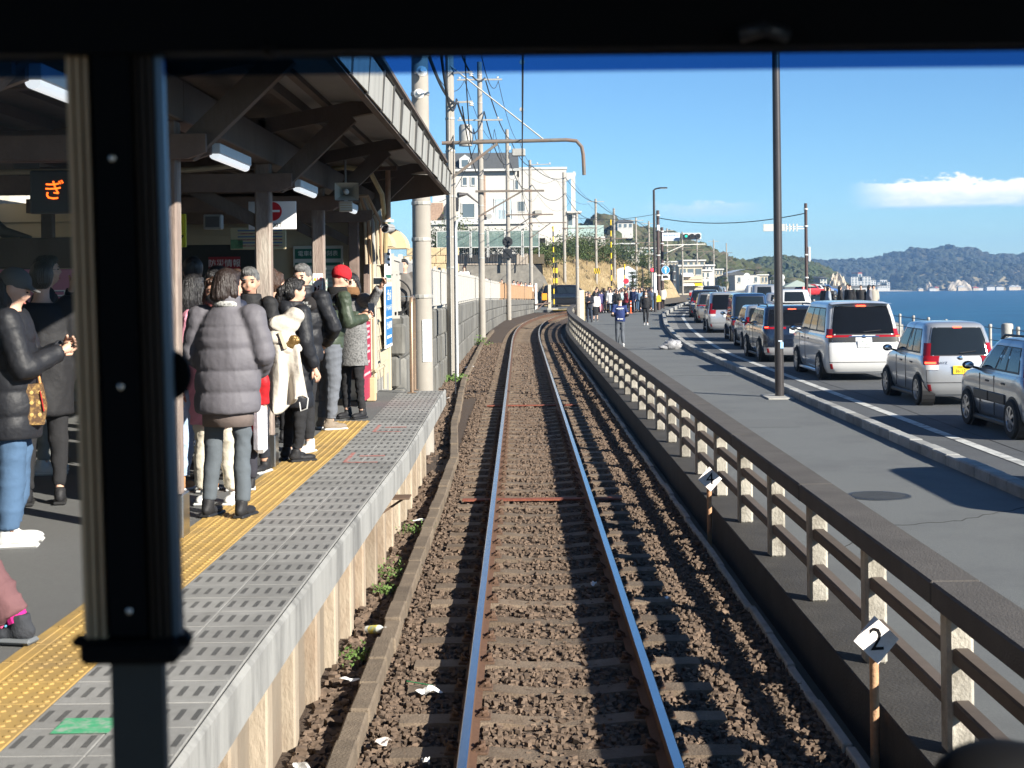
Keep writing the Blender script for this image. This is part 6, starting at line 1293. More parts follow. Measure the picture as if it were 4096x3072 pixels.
def queue(name, label, y, spec, dx=0, **k):
    h = head(y+2); W_ = spec.get('W', 1.75); x = LX(y)+dx+W_/2; return car(name, label, x, y, h, spec, **k)
ke = dict(L=3.4, W=1.48, hood=.72, ws=.65, wb=2.5, rear_over=.42)
queue('grey_hatchback', 'small grey blue hatchback with black side mouldings beside the kerb', 22.55, dict(L=3.65, W=1.64, H=1.55, hood=.85, ws=.7, wb=2.3, rear_over=.6, col=greyb, tail='tall', tum=.15, bm=1, sill=blkp, spokes=7, rails=True, mould=1), dx=.12)
queue('silver_kei_car', 'silver kei car with yellow number plate behind the hatchback', 28.9, dict(ke, H=1.64, belt=.98, col=silver, tail='tall', pc='y', plate='86-17', region='世田谷 580', lit=True, badge='DAYZ', badge_i=5.4, spokes=8, bm=1, pl=2.9, rw=.2), dx=.28)
queue('white_minivan', 'large white luxury minivan with red wing tail lamps and chrome bar', 35.95, dict(L=4.94, W=1.85, H=1.93, belt=1.12, hood=.85, ws=.95, wb=3.0, rear_over=.9, wr=.34, col=white, tail='wing', lit=True, chromebar=1, plate='11-29', badge='ALPHARD', badge_i=4.8, rglass=dglass, spoiler=1, rw=.3, tum=.13, bm=1, sill=white, spokes=9, pl=3.3), dx=-.18)
queue('black_suv', 'dark navy SUV with roof rails and silver bumper guard', 43.9, dict(L=4.6, W=1.85, H=1.68, belt=1.08, hood=1.0, ws=.75, wb=2.69, rear_over=.95, wr=.36, col=navy, tail='strip', lit=True, rglass=dglass, rails=True, bump=paint('guard_silver', (.5,.5,.51), .5), plate='・371', region='横浜 301', bm=1, archm=blkp, pl=3.7, rw=.45), dx=-.42)
queue('silver_wagon', 'silver compact wagon squeezed before the navy SUV', 51.4, dict(L=4.3, W=1.7, H=1.56, belt=.98, hood=.95, ws=.8, wb=2.6, rear_over=.85, col=silver, tail='side', bm=1, rw=.35), dx=.0)
queue('blue_kei_van', 'tall glossy dark blue kei van with wide rear window', 58.0, dict(ke, H=1.9, belt=1.0, hood=.35, ws=.45, wb=2.45, col=bluev, tail='low', van=1, rw=.08, tum=.07, bm=1, pc='y'), dx=.15)
queue('silver_minivan', 'silver minivan with tall red and clear tail lamps', 67.0, dict(L=4.6, W=1.7, H=1.85, belt=1.05, hood=.75, ws=.9, wb=2.85, rear_over=.8, col=silver, tail='tall', rglass=dglass, rw=.2, tum=.1), dx=-.2)
queue('beige_suv', 'beige grey SUV with dark rear glass', 81.0, dict(L=4.5, W=1.84, H=1.66, belt=1.03, hood=1.0, ws=.75, wb=2.7, rear_over=.9, wr=.35, col=beige, tail='strip', rails=True, rw=.5), dx=-.2)
queue('dark_suv', 'dark SUV with roof bars beyond the beige one', 92.5, dict(L=4.6, W=1.85, H=1.72, belt=1.05, hood=1.0, ws=.7, wb=2.7, rear_over=.9, wr=.36, col=navy, roofcol=navy, tail='side', rails=True, rw=.35), dx=-.3)
far = [('white_wagon', 'white wagon in the bend beyond the dark SUV', white, 1.55), ('blue_compact', 'dark blue compact car in the bend', navy, 1.5), ('white_sedan', 'white hatchback with red lamps in the far bend', pearl, 1.5), ('dark_wagon', 'dark wagon with a roof box in the far bend', black, 1.75), ('grey_compact', 'grey compact far down the queue', greyb, 1.5), ('silver_compact', 'silver compact at the far end of the queue', silver, 1.55)]
for i, (nm_, lb, c_, h_) in enumerate(far): queue(nm_, lb, 101+i*7.6+(i > 2)*3, dict(L=4.2, W=1.7, H=h_, belt=.96, hood=.95, ws=.75, wb=2.55, col=c_, detail=i < 2, tail='side', segs=((.05,.47),(.52,.95)), rails=i == 3), dx=-.2)
def oncoming(name, label, y, spec, dx=0):
    h = head(y)+180; return car(name, label, kx(y)+6.75+dx, y, h, spec, group='oncoming cars')
oncoming('white_pickup', 'white pickup truck with dark grille coming towards the station', 83.5, dict(L=5.3, W=1.9, H=1.82, belt=1.15, hood=1.35, ws=.75, wb=3.1, rear_over=1.1, wr=.38, col=white, rw=1.5, segs=((.1,.5),(.55,.95))), .35)
oncoming('silver_van', 'tall silver van with big windscreen in the oncoming lane', 103, dict(L=4.7, W=1.75, H=1.98, belt=1.1, hood=.45, ws=.6, wb=2.6, col=silver, van=1, rw=.1, tum=.08))
oncoming('silver_small_car', 'small silver car close behind the white pickup', 94.5, dict(L=3.6, W=1.6, H=1.5, col=silver, hood=.8, ws=.7, detail=False), .5)
oncoming('white_van', 'white box van in the oncoming lane', 112, dict(L=4.6, W=1.75, H=1.9, belt=1.1, hood=.5, ws=.6, wb=2.6, col=white, van=1, rw=.1, tum=.08, detail=False), -.3); oncoming('dark_oncoming_car', 'dark wagon between two oncoming vans', 120, dict(L=4.5, W=1.75, H=1.85, col=navy, hood=.8, ws=.7, detail=False)); oncoming('white_far_car', 'white car far down the oncoming lane', 129, dict(L=4.3, W=1.72, H=1.6, col=white, detail=False), -.4)
oncoming('navy_sedan', 'dark blue sedan roof showing beside the white minivan', 62.8, dict(L=4.6, W=1.78, H=1.42, belt=.9, hood=1.25, ws=.9, wb=2.75, rear_over=.95, col=navy, rw=.9), .75)
queue('delivery_van', 'tall white delivery van waiting behind the grey hatchback', 12.6, dict(L=4.7, W=1.75, H=2.25, belt=1.15, hood=.45, ws=.6, wb=2.7, col=white, van=1, rw=.1, tum=.05, detail=False), dx=.2)
rc = [('red', (.5,.03,.03)), ('white', (.75,.75,.73)), ('grey', (.3,.3,.31)), ('blue', (.05,.12,.3))]
for i in range(4):
    x, z = W(782+i*5.5, 287, 190+i*6); car('parked_car', rc[i][0]+' car parked by the beach pavilion', x+2, 190+i*6, 60, dict(L=4.2, W=1.7, H=1.5, col=paint('park_'+rc[i][0], rc[i][1]), detail=False), group='cars at the beach car park').location.z = z-1.2
vn = car('black_minivan', 'glossy black minivan driving over the level crossing', 1.85, 129.6, 90, dict(L=4.95, W=1.85, H=1.93, belt=1.1, hood=.9, ws=.9, wb=3.0, rear_over=.9, wr=.36, col=black, tail='tall', rglass=dglass, spokes=10), group='cars near the level crossing'); vn.location.z = -.01
# motor scooter at the far end of the queue
ms = thing('motor_scooter', 'motor scooter with rider case far down the road edge', 'scooter', (kx(122)+1.2, 122, -.05), math.pi/2-R(head(122)))
obj('body', MB().ell((.9,0,.75),(.7,.22,.25)).ell((.45,0,.95),(.3,.2,.14)), black, ms, True); obj('top_case', MB().cbox(-.05,.3,-.2,.2,.95,1.25,.05), M('case_red', (.4,.03,.03), .4, var=0), ms)
for xx in (.2,1.45): obj('wheel', MB().tube([(xx,-.06,.27),(xx,.06,.27)], .27, 20), tyre, ms)
obj('tail_lamp', MB().ell((.1,0,.85),(.05,.12,.06)), tailr, ms, True); obj('screen', MB().obox((1.3,0,1.0),(1.15,0,1.4),.4,.01), headl, ms)
# ------------------------------------------------------------------ people: skeleton -> tubes -> voxel skin
def remesh(mb, vox, sm=4, name='m'):
    me = bpy.data.meshes.new('tmp'); me.from_pydata(mb.v, [], mb.f); o = bpy.data.objects.new('tmp', me)
    a = o.modifiers.new('r', 'REMESH'); a.mode = 'VOXEL'; a.voxel_size = vox; a.use_smooth_shade = True
    if sm: b = o.modifiers.new('s', 'SMOOTH'); b.iterations = sm; b.factor = .5
    r_ = evaluate(o); r_.name = name; bpy.data.meshes.remove(me); return r_
def rings(mb, secs, n=18):
    """stack of horizontal ellipses (x, y, z, rx, ry)"""
    b = len(mb.v)
    for x, y, z, rx, ry in secs:
        for k in range(n): t = 2*math.pi*k/n; mb.v.append((x+rx*math.cos(t), y+ry*math.sin(t), z))
    for i in range(len(secs)-1):
        for k in range(n): k2 = (k+1) % n; mb.f.append((b+i*n+k, b+i*n+k2, b+(i+1)*n+k2, b+(i+1)*n+k))
    mb.f.append(tuple(b+k for k in range(n))[::-1]); mb.f.append(tuple(b+(len(secs)-1)*n+k for k in range(n)))
def limb(mb, pts, rad, sub=5, puff=0., pl=.1, n=12):
    P_, R_ = [], []; d = 0
    for i in range(len(pts)-1):
        a, b = Vector(pts[i]), Vector(pts[i+1]); L = (b-a).length; m_ = max(2, int(L/.02)) if puff else sub
        for k in range(m_+(i == len(pts)-2)):
            t = k/m_; P_.append(a.lerp(b, t)); r_ = rad[i]+(rad[i+1]-rad[i])*t; dd = d+L*t
            R_.append(r_*(1+puff*(abs(math.sin(dd/pl*math.pi))**.6-.6)))
        d += L
    mb.tube(P_, R_, n)
def wrinkle(me, amp, seed=0, legs=False):
    n = len(me.vertices); co = np.empty(n*3); me.vertices.foreach_get('co', co); co = co.reshape(-1, 3); no = np.empty(n*3); me.vertices.foreach_get('normal', no); no = no.reshape(-1, 3)
    x, y, z = co.T; a = np.arctan2(y, x); r_ = np.random.default_rng(seed); d = np.zeros(n)
    for k in range(7):
        f = r_.uniform(7, 26); g_ = r_.uniform(-1, 1, 3); g_[2] += 1.3*(1 if legs else .35)*r_.choice((-1, 1)); ph = r_.uniform(0, 6.28); m_ = np.sin(x*r_.uniform(3, 9)+z*r_.uniform(3, 9)+y*5+r_.uniform(0, 6))
        d += -np.abs(np.sin(f*(x*g_[0]+y*g_[1]+z*g_[2])+ph+1.2*m_))**.5*np.clip(m_+.2, 0, 1)
    d -= d.mean(); co += no*(d*amp)[:, None]; me.vertices.foreach_set('co', co.ravel()); me.update(); return me
def cloth(name, col, rough=.85, bump=.25, bs=16, var=.1, spec=.25): return M('cloth_'+name, col, rough, var=var, scale=9, bump=bump, bscale=bs, spec=spec)
skin = M('skin', (.52,.3,.21), .55, var=.08, scale=14, spec=.35); skin2 = M('skin_pale', (.6,.37,.27), .55, var=.08, scale=14, spec=.35)
hairb = M('hair_black', (.012,.011,.012), .4, var=.8, scale=75, bump=1., bscale=110, stretch=(1,1,.1), spec=.5); hairbr = M('hair_brown', (.05,.024,.014), .4, var=.8, scale=75, bump=1., bscale=110, stretch=(1,1,.1), spec=.5); hairg = M('hair_grey', (.13,.13,.13), .4, var=.8, scale=75, bump=1., bscale=110, stretch=(1,1,.1), spec=.4)
lip = M('lip', (.36,.12,.1), .5, var=0); eyed = M('eye_dark', (.015,.012,.01), .2, var=0)
def person(label, x, y, rz, h, top, legs, hair='short', hm=hairb, sk=skin, shoe=None, sole=None, z=ZP, hd=(0,0), arms=None, legp=None, hem=.9, puff=0., bulk=1., topk='jacket', det=2, lean=(0,0), extra=None, group=None, skirt=None, legr=1., collar=0., barearm=False, hood=False, legskin=None):
    s = h/1.72; root = thing('person', label, 'person', (x, y, z), R(rz), group); vox = {2: .0115, 1: .021, 0: .04}[det]
    lx, ly = lean
    sp = lambda zz: Vector((lx*max(0, (zz-.95)/.5), ly*max(0, (zz-.95)/.5), zz))          # spine
    AR = arms or {'L': ((-.25,-.03,1.13),(-.26,.06,.88)), 'R': ((.25,-.03,1.13),(.26,.06,.88))}
    LG = legp or {'L': ((-.1,.01,.5),(-.11,-.02,.09)), 'R': ((.1,.01,.5),(.11,-.02,.09))}
    hip = {'L': Vector((-.085,0,.93)), 'R': Vector((.085,0,.93))}; c = sp(1.43); sh = {'L': c+Vector((-.175*min(bulk,1.1),0,-.02)), 'R': c+Vector((.175*min(bulk,1.1),0,-.02))}
    B = MB(); nb = sp(1.45); rot = Matrix.Rotation(R(hd[0]), 3, 'Z') @ Matrix.Rotation(R(hd[1]), 3, 'X'); hc = sp(1.6)+rot @ Vector((0,.015,0))
    H_ = lambda p: hc+rot @ Vector(p)
    B.ell(H_((0,0,.008)), (.076,.094,.112), 18, 12, rot); B.ell(H_((0,.022,-.055)), (.057,.068,.06), 14, 9, rot); limb(B, [sp(1.38), sp(1.48), H_((0,-.01,-.08))], [.065,.056,.056])
    if det > 0:
        B.ell(H_((0,.1,-.012)), (.012,.014,.02), 8, 6, rot); B.ell(H_((0,.094,-.026)), (.017,.014,.01), 8, 6, rot)
        for q in (-1, 1): B.ell(H_((q*.077,-.008,-.008)), (.011,.02,.032), 8, 6, rot); B.ell(H_((q*.034,.07,-.03)), (.026,.022,.024), 8, 6, rot)
        B.ell(H_((0,.083,-.062)), (.024,.012,.012), 8, 6, rot); B.ell(H_((0,.086,.03)), (.05,.012,.012), 8, 6, rot)
    rings(B, [(*sp(.9)[:2],.9,.12,.09),(*sp(1.1)[:2],1.1,.11,.085),(*sp(1.35)[:2],1.35,.14,.09),(*sp(1.42)[:2],1.42,.1,.07)], 12)
    for q in 'LR':
        e_, w_ = Vector(AR[q][0]), Vector(AR[q][1]); limb(B, [sh[q], e_, w_], [.045,.038,.027]); k_, a_ = Vector(LG[q][0]), Vector(LG[q][1]); limb(B, [hip[q], k_, a_], [.075,.048,.034])
        dr = (w_-e_).normalized(); B.ell(w_+dr*.05, (.034,.03,.05) if det else (.04,.035,.075), 10, 7, dr.to_track_quat('Z', 'X').to_matrix())
    for f_ in (B,): f_.v = [tuple(Vector(v)*s) for v in f_.v]
    me = remesh(B, vox*1.12, 1, 'body')
    if det == 2:                                            # separate fingers, rooted in the palm
        F = MB()
        for q in 'LR':
            e_, w_ = Vector(AR[q][0]), Vector(AR[q][1]); dr = (w_-e_).normalized(); qm = dr.to_track_quat('Z', 'X').to_matrix(); sg = 1 if q == 'R' else -1
            for k in range(4):
                b0 = w_+dr*.085+qm @ Vector(((k-1.5)*.018,0,0)); L = (.062,.075,.07,.052)[k]; cu = qm @ Vector((0,-sg*.6,0))*1.0
                F.tube([b0-dr*.02, b0+dr*L*.45, b0+dr*L*.75+cu*L*.35, b0+dr*L*.8+cu*L*.65], [.0095,.009,.008,.006], 7)
            b0 = w_+dr*.04+qm @ Vector((-.03*sg,0,0)); F.tube([b0-dr*.015, b0+dr*.03+qm @ Vector((-.018*sg,-.012*sg,0)), b0+dr*.055+qm @ Vector((-.016*sg,-.028*sg,0))], [.011,.0105,.007], 7)
        F.v = [tuple(Vector(v)*s) for v in F.v]; f2 = F.mesh('f'); bm = bmesh.new(); bm.from_mesh(me); bm.from_mesh(f2); bm.to_mesh(me); bm.free(); bpy.data.meshes.remove(f2); me.polygons.foreach_set('use_smooth', [True]*len(me.polygons))
    put('body', me, sk, root)
    # trousers / skirt
    if legs:
        T_ = MB(); rings(T_, [(0,0,.84,.15*legr**.3,.11),(0,0,.95,.158,.115),(*sp(1.04)[:2],1.04,.14,.105)])
        for q in 'LR':
            k_, a_ = Vector(LG[q][0]), Vector(LG[q][1]); low = a_.lerp(k_, .06)
            limb(T_, [hip[q]+Vector((0,0,-.02)), k_, low], [.096*legr**.5,.068*legr,.054*legr], sub=8)
        T_.v = [tuple(Vector(v)*s) for v in T_.v]; put('trousers', wrinkle(remesh(T_, vox*1.1, 3, 'trousers'), .007*legr if det else 0, int(abs(x*977+y*31)), True), legs, root)
    if skirt:
        S_ = MB(); rings(S_, [(0,0,skirt[1],.18,.15),(0,0,.8,.17,.13),(0,0,1.03,.14,.11)]); S_.v = [tuple(Vector(v)*s) for v in S_.v]; put('skirt', remesh(S_, vox*1.2, 3, 'skirt'), skirt[0], root)
    # top
    J = MB(); zs = np.arange(hem, 1.46, .015 if puff else .05); sec = []
    for zz in zs:
        t = (zz-hem)/(1.45-hem); base = interp([(0,.165),(.25,.168),(.6,.178),(.85,.175),(.95,.13),(1,.085)], t if hem > .75 else min(1, .1+t*.9)); dep = interp([(0,.125),(.5,.128),(.8,.12),(.95,.095),(1,.075)], t)
        if hem < .75: base += .03*(1-t)*(t < .7); dep += .025*(1-t)*(t < .7)
        f_ = 1+puff*.55*(abs(math.sin((zz-hem)/.15*math.pi))**.4-.62) if t < .86 else 1
        p = sp(zz) if zz > .95 else Vector((0,0,zz)); sec.append((p.x, p.y, zz, base*bulk*f_, dep*bulk**1.2*f_))
    rings(J, sec, 26 if det == 2 else 16)
    for q in 'LR':
        e_, w_ = Vector(AR[q][0]), Vector(AR[q][1]); end = e_.lerp(w_, .96) if not barearm else sh[q].lerp(e_, .75)
        rr_ = [.074*bulk,.064*bulk,.05*bulk]
        if barearm: limb(J, [sh[q], end], [.072,.06])
        else: limb(J, [sh[q]+Vector((0,0,-.005)), e_, end], rr_, puff=puff*.9, pl=.11)
        J.ell(sh[q], (.085*bulk,.075*bulk,.07), 10, 7)
    if collar: rings(J, [(*sp(1.4)[:2],1.4,.115,.1),(*sp(1.47)[:2],1.47,.1,.09),(*sp(1.47+collar)[:2],1.47+collar,.095,.088)])
    if hood: J.ell(sp(1.42)+Vector((0,-.1,0)), (.13,.075,.09), 14, 8)
    J.v = [tuple(Vector(v)*s) for v in J.v]; put(topk, wrinkle(remesh(J, vox*1.0, 2 if puff else 3, topk), (.0045 if puff else .008) if det else 0, int(abs(x*513+y*77))), top, root)
    # shoes
    if shoe:
        for q in 'LR':
            a_ = Vector(LG[q][1]); k_ = Vector(LG[q][0]); m = MB(); m.ell((0,.09,.035), (.046,.1,.036), 12, 8); m.ell((0,-.02,.05), (.04,.07,.05), 12, 8); limb(m, [(0,-.02,.04),(0,-.015,.125)], [.044,.046]); ss_ = MB().cbox(-.046,.046,-.085,.185,-.004,.022,.015)
            for mm_ in (m, ss_): mm_.v = [tuple((Vector(v)+Vector((a_.x,a_.y,a_.z-.09)))*s) for v in mm_.v]
            so = put('shoe', remesh(m, max(vox, .012), 3, 'shoe'), shoe, root); obj('sole', ss_, sole or blkp, so)
    # hair
    if hair:
        E = MB()
        if hair in ('short', 'bob', 'long', 'pony', 'bun', 'mid'): E.ell(H_((0,-.016,.03)), (.086,.1,.1), 18, 12, rot)
        if hair == 'short': E.ell(H_((0,-.035,-.01)), (.08,.075,.075), 14, 8, rot); E.ell(H_((0,.035,.085)), (.066,.06,.042), 14, 8, rot)
        if hair in ('bob', 'mid', 'long', 'pony', 'bun'): E.ell(H_((0,.045,.082)), (.062,.05,.034), 12, 8, rot); E.ell(H_((0,-.045,-.015)), (.085,.07,.085), 14, 9, rot)
        if hair in ('bob', 'mid', 'long'):
            L = {'bob': .035, 'mid': .17, 'long': .3}[hair]
            for q in (-1, 1): limb(E, [H_((q*.07,-.01,.03)), H_((q*.082,-.02,-.06)), H_((q*.075,-.035,-.06-L*.6))], [.03,.032,.02])
            limb(E, [H_((0,-.05,.02)), H_((0,-.07,-.08)), H_((0,-.07,-.08-L*.7))], [.075,.075,.05])
        if hair == 'pony': limb(E, [H_((0,-.1,.03)), H_((0,-.145,.0)), H_((0,-.14,-.14))], [.03,.034,.012])
        if hair == 'bun': E.ell(H_((0,-.07,.115)), (.05,.05,.045), 12, 8, rot)
        E.v = [tuple(Vector(v)*s) for v in E.v]; mh_ = remesh(E, max(vox*.8, .009), 2, 'hair')
        if det == 2:
            co = np.empty(len(mh_.vertices)*3); mh_.vertices.foreach_get('co', co); co = co.reshape(-1, 3); cen = np.array(H_((0,0,0)))*s; d_ = co-cen; an = np.arctan2(d_[:, 0], -d_[:, 1]); d_ *= (1+.022*np.sin(an*23+d_[:, 2]*20)+.016*np.sin(an*51+3+d_[:, 2]*55))[:, None]; mh_.vertices.foreach_set('co', (cen+d_).ravel())
        if hair in ('short', 'bob', 'mid', 'long', 'pony', 'bun'): put('hair', mh_, hm, root)
        else: bpy.data.meshes.remove(mh_)
    if hair == 'cap': C_ = MB(); C_.ell(H_((0,-.01,.05)), (.088,.104,.085), 18, 10, rot); C_.ell(H_((0,.1,.035)), (.07,.07,.012), 14, 6, rot); C_.v = [tuple(Vector(v)*s) for v in C_.v]; put('cap', remesh(C_, max(vox, .01), 2, 'cap'), hm, root)
    if hair == 'beanie':
        C_ = MB(); C_.ell(H_((0,-.012,.055)), (.093,.11,.1), 20, 12, rot); limb(C_, [H_((0,-.01,.02)), H_((0,-.012,.07))], [.103,.1], n=24); C_.v = [tuple(Vector(v)*s) for v in C_.v]; mh_ = remesh(C_, .009, 1, 'beanie')
        co = np.empty(len(mh_.vertices)*3); mh_.vertices.foreach_get('co', co); co = co.reshape(-1, 3); cen = np.array(H_((0,-.01,.03)))*s; d_ = co-cen; an = np.arctan2(d_[:, 0], d_[:, 1]); d_ *= (1+.03*np.sin(an*34))[:, None]; mh_.vertices.foreach_set('co', (cen+d_).ravel()); put('beanie', mh_, hm, root)
    if det > 0:
        def fp(name, c_, r_, mat): m = MB().ell(H_(c_), r_, 10, 6, rot); m.v = [tuple(Vector(v)*s) for v in m.v]; obj(name, m, mat, root, 'all')
        for q in (-1, 1): fp('eye', (q*.032,.088,.008), (.014,.008,.0055), eyed); fp('eyebrow', (q*.033,.094,.03), (.02,.006,.005), hm if hair not in ('cap','beanie') else hairb)
        fp('mouth', (0,.093,-.062), (.022,.008,.006), lip)
        for k_, c_, r_, mat in (extra or []): fp(k_, c_, r_, mat)
    root['_s'] = s; del root['_s']
    return root, (lambda p: root.matrix_basis @ (Vector(p)*s)), H_
PK = 'people waiting on the platform'
blkshoe = cloth('black_shoe', (.018,.018,.02), .6, .3, 30); wshoe = cloth('white_shoe', (.55,.55,.54), .6, .3, 30); soleW = M('sole_white', (.5,.5,.49), .7, var=.05); brshoe = cloth('brown_suede', (.22,.18,.14), .9, .4, 40); tanboot = cloth('tan_boot', (.4,.2,.09), .9)
gpuff = cloth('grey_puffer', (.115,.11,.125), .65, .22, 22, spec=.3); bpuff = cloth('black_puffer', (.014,.015,.019), .55, .3, 22, spec=.28); gjean = cloth('grey_denim', (.09,.105,.12), .9, .12, 40); bjog = cloth('black_jersey', (.02,.02,.022), .9, .5, 14); gsweat = cloth('grey_sweat', (.12,.13,.15), .9, .5, 12); blj = cloth('black_jacket', (.016,.016,.018), .7, .6, 12); blue_j = cloth('blue_denim', (.06,.11,.19), .9, .12, 40); ltb = cloth('light_blue_denim', (.32,.42,.58), .9, .5, 30); cream = cloth('cream_down', (.5,.46,.4), .7, .8, 12); pinkc = cloth('pink_coat', (.75,.32,.42), .8, .5, 14); redc = cloth('red_coat', (.42,.015,.02), .6, .6, 12); beigep = cloth('beige_trousers', (.62,.57,.47), .9, .6, 14); greenp = cloth('green_puffer', (.045,.06,.04), .5, .8, 12, spec=.35)
armF = {'L': ((-.27,.0,1.13),(-.17,.17,1.0)), 'R': ((.27,.0,1.13),(.17,.17,1.0))}
p1, w1, _ = person('person in grey puffer coat and grey jeans seen from behind', -1.93, 9.75, -14, 1.63, gpuff, gjean, 'bob', M('hair_dark_brown', (.022,.014,.012), .45, var=.3, scale=40, bump=.6, bscale=90, stretch=(1,1,.15)), skin2, blkshoe, blkp, arms=armF, hem=.72, puff=.17, bulk=1.2, collar=.07, legr=.92, group=PK, hd=(-25,0), legp={'L': ((-.12,.02,.5),(-.14,-.02,.09)), 'R': ((.1,.02,.5),(.11,-.02,.09))})
m = MB(); rings(m, [(0,0,.6,.172,.135),(0,0,.75,.175,.138)]); obj('tunic_hem', m, cloth('taupe_jersey', (.15,.12,.11), .9), p1, 'all'); m = MB(); rings(m, [(0,-.005,1.385,.094,.088),(0,-.005,1.42,.09,.084)]); obj('scarf', m, M('check_scarf', (.5,.5,.48), .9, var=0, stain=(.02,.02,.02), sscale=40, samt=1), p1, 'all')
p2, w2, _ = person('person with short grey hair in open black jacket and black shirt', -2.19, 12.0, 165, 1.66, blj, cloth('navy_trousers', (.025,.027,.035)), 'short', hairg, skin, blkshoe, soleW, hd=(22,-6), bulk=1.06, hem=.85, group=PK, arms={'L': ((-.26,.03,1.12),(-.08,.24,1.06)), 'R': ((.27,-.03,1.13),(.27,.06,.9))}, collar=.02)
p3, w3, _ = person('person with black ponytail in long black puffer coat', -1.95, 12.75, -58, 1.57, bpuff, bjog, 'pony', hairb, skin2, blkshoe, blkp, hd=(-8,-4), bulk=1.12, hem=.5, puff=.15, hood=True, collar=.03, group=PK, arms={'L': ((-.27,.02,1.12),(-.2,.18,.98)), 'R': ((.27,.0,1.12),(.24,.1,.88))})
p4, w4, _ = person('person with grey hair in black puffer over white shirt and track pants', -1.98, 13.5, 158, 1.7, bpuff, bjog, 'short', hairg, skin2, wshoe, soleW, hd=(12,-8), bulk=1.14, hem=.82, puff=.16, collar=.05, group=PK, arms={'L': ((-.3,-.05,1.13),(-.12,-.2,.98)), 'R': ((.3,-.05,1.13),(.12,-.2,.98))}, legp={'L': ((-.1,.08,.5),(-.12,.12,.09)), 'R': ((.1,.0,.5),(.11,-.05,.09))})
obj('shirt', MB().ell((0,.085,1.3),(.06,.045,.12)), cloth('white_shirt', (.8,.8,.78)), p4, 'all')
obj('shoulder_yoke', remesh(MB().ell((-.1,.045,1.345),(.1,.1,.07)).ell((.1,.045,1.345),(.1,.1,.07)), .012, 2) and MB().ell((-.11,.055,1.33),(.085,.09,.075)), cloth('matte_yoke', (.02,.018,.019), .9), p4, 'all')
for i, t_ in enumerate(('THE','NORTH','FACE')): lettering(t_, .034, wpap, p4, (-.115,.152,1.345-.03*i), (R(80),0,R(180)), 'chest_lettering')
p5, w5, H5 = person('person in red knit beanie and green black puffer with sunglasses', -2.0, 15.4, -62, 1.68, greenp, gsweat, 'beanie', M('knit_red', (.42,.012,.02), .95, var=.15, scale=50), skin2, brshoe, soleW, hd=(-5,-22), bulk=1.15, hem=.84, puff=.15, group=PK, lean=(.02,.1), arms={'L': ((-.24,.16,1.16),(-.06,.4,1.2)), 'R': ((.26,.14,1.14),(.06,.42,1.18))}, extra=[('sunglass_lens', (-.033,.1,.006), (.026,.008,.02), eyed), ('sunglass_lens', (.033,.1,.006), (.026,.008,.02), eyed), ('sunglass_arm', (.08,.04,.008), (.004,.06,.006), eyed)], legr=1.25)
m = MB(); rings(m, [(.02,.09,1.36,.12,.115),(.02,.1,1.43,.115,.11),(.02,.1,1.48,.1,.1)]); obj('scarf', m, cloth('black_scarf', (.014,.014,.015), .95), p5, 'all'); m = MB(); rings(m, [(.02,.08,1.24,.2,.14),(.02,.09,1.36,.19,.13),(.02,.1,1.41,.12,.1)]); obj('shoulder_panel', m, blj, p5, 'all')
hound = M('houndstooth', (.2,.2,.2), .95, var=0, stain=(.03,.03,.03), sscale=70, samt=1, bump=.4, bscale=40)
p6, w6, H6 = person('person with glasses in checked coat holding a phone up', -1.88, 16.6, 148, 1.62, hound, bjog, 'long', hairb, skin2, blkshoe, blkp, hd=(14,0), bulk=1.05, hem=.62, group=PK, arms={'L': ((-.34,.06,1.36),(-.5,.1,1.55)), 'R': ((.24,.1,1.14),(-.02,.3,1.22))}, extra=[('spectacle_rim', (-.033,.1,.006), (.024,.003,.02), M('lens_clear', (.35,.27,.23), .2, var=0)), ('spectacle_rim', (.033,.1,.006), (.024,.003,.02), MATS['lens_clear']), ('spectacle_bridge', (0,.104,.01), (.06,.003,.003), eyed)])
m = MB(); rings(m, [(0,.03,1.36,.115,.105),(0,.03,1.42,.11,.1),(0,.02,1.47,.09,.085)]); limb(m, [(0,.11,1.38),(.03,.15,1.2),(.04,.15,.95)], [.05,.05,.035]); obj('scarf', m, cloth('brown_scarf', (.16,.085,.04), .95, .6, 30), p6, 'all')
p7, w7, _ = person('person in pink coat and cream trousers behind the grey puffer', -2.12, 10.35, 175, 1.58, pinkc, beigep, 'mid', hairbr, skin, wshoe, soleW, bulk=1.12, hem=.6, group=PK, legr=1.35, extra=[('face_mask', (0,.075,-.045), (.062,.04,.045), blj)])
p8, w8, _ = person('person with long black hair in dark jacket and pale jeans', -2.42, 10.95, -20, 1.6, blj, ltb, 'long', hairb, skin2, tanboot, soleW, bulk=1.08, hem=.8, group=PK, legr=1.3)
p9, w9, _ = person('child in red coat with pale pink vest between the adults', -2.09, 11.0, 10, 1.22, redc, cloth('navy_kid', (.03,.03,.04)), 'pony', hairb, skin2, blkshoe, soleW, bulk=1.05, hem=.62, puff=.1, group=PK, det=2)
m = MB(); rings(m, [(0,0,.62,.165,.14),(0,0,.8,.165,.14),(0,0,1.0,.15,.12),(0,0,1.06,.11,.08)]); obj('vest', m, cloth('pale_pink_vest', (.72,.52,.5)), p9, 'all', scale=(.9,.9,.9))
obj('white_bag', MB().cbox(.1,.2,-.16,.16,.28,.62,.03), cloth('white_tote', (.66,.66,.7)), p9)
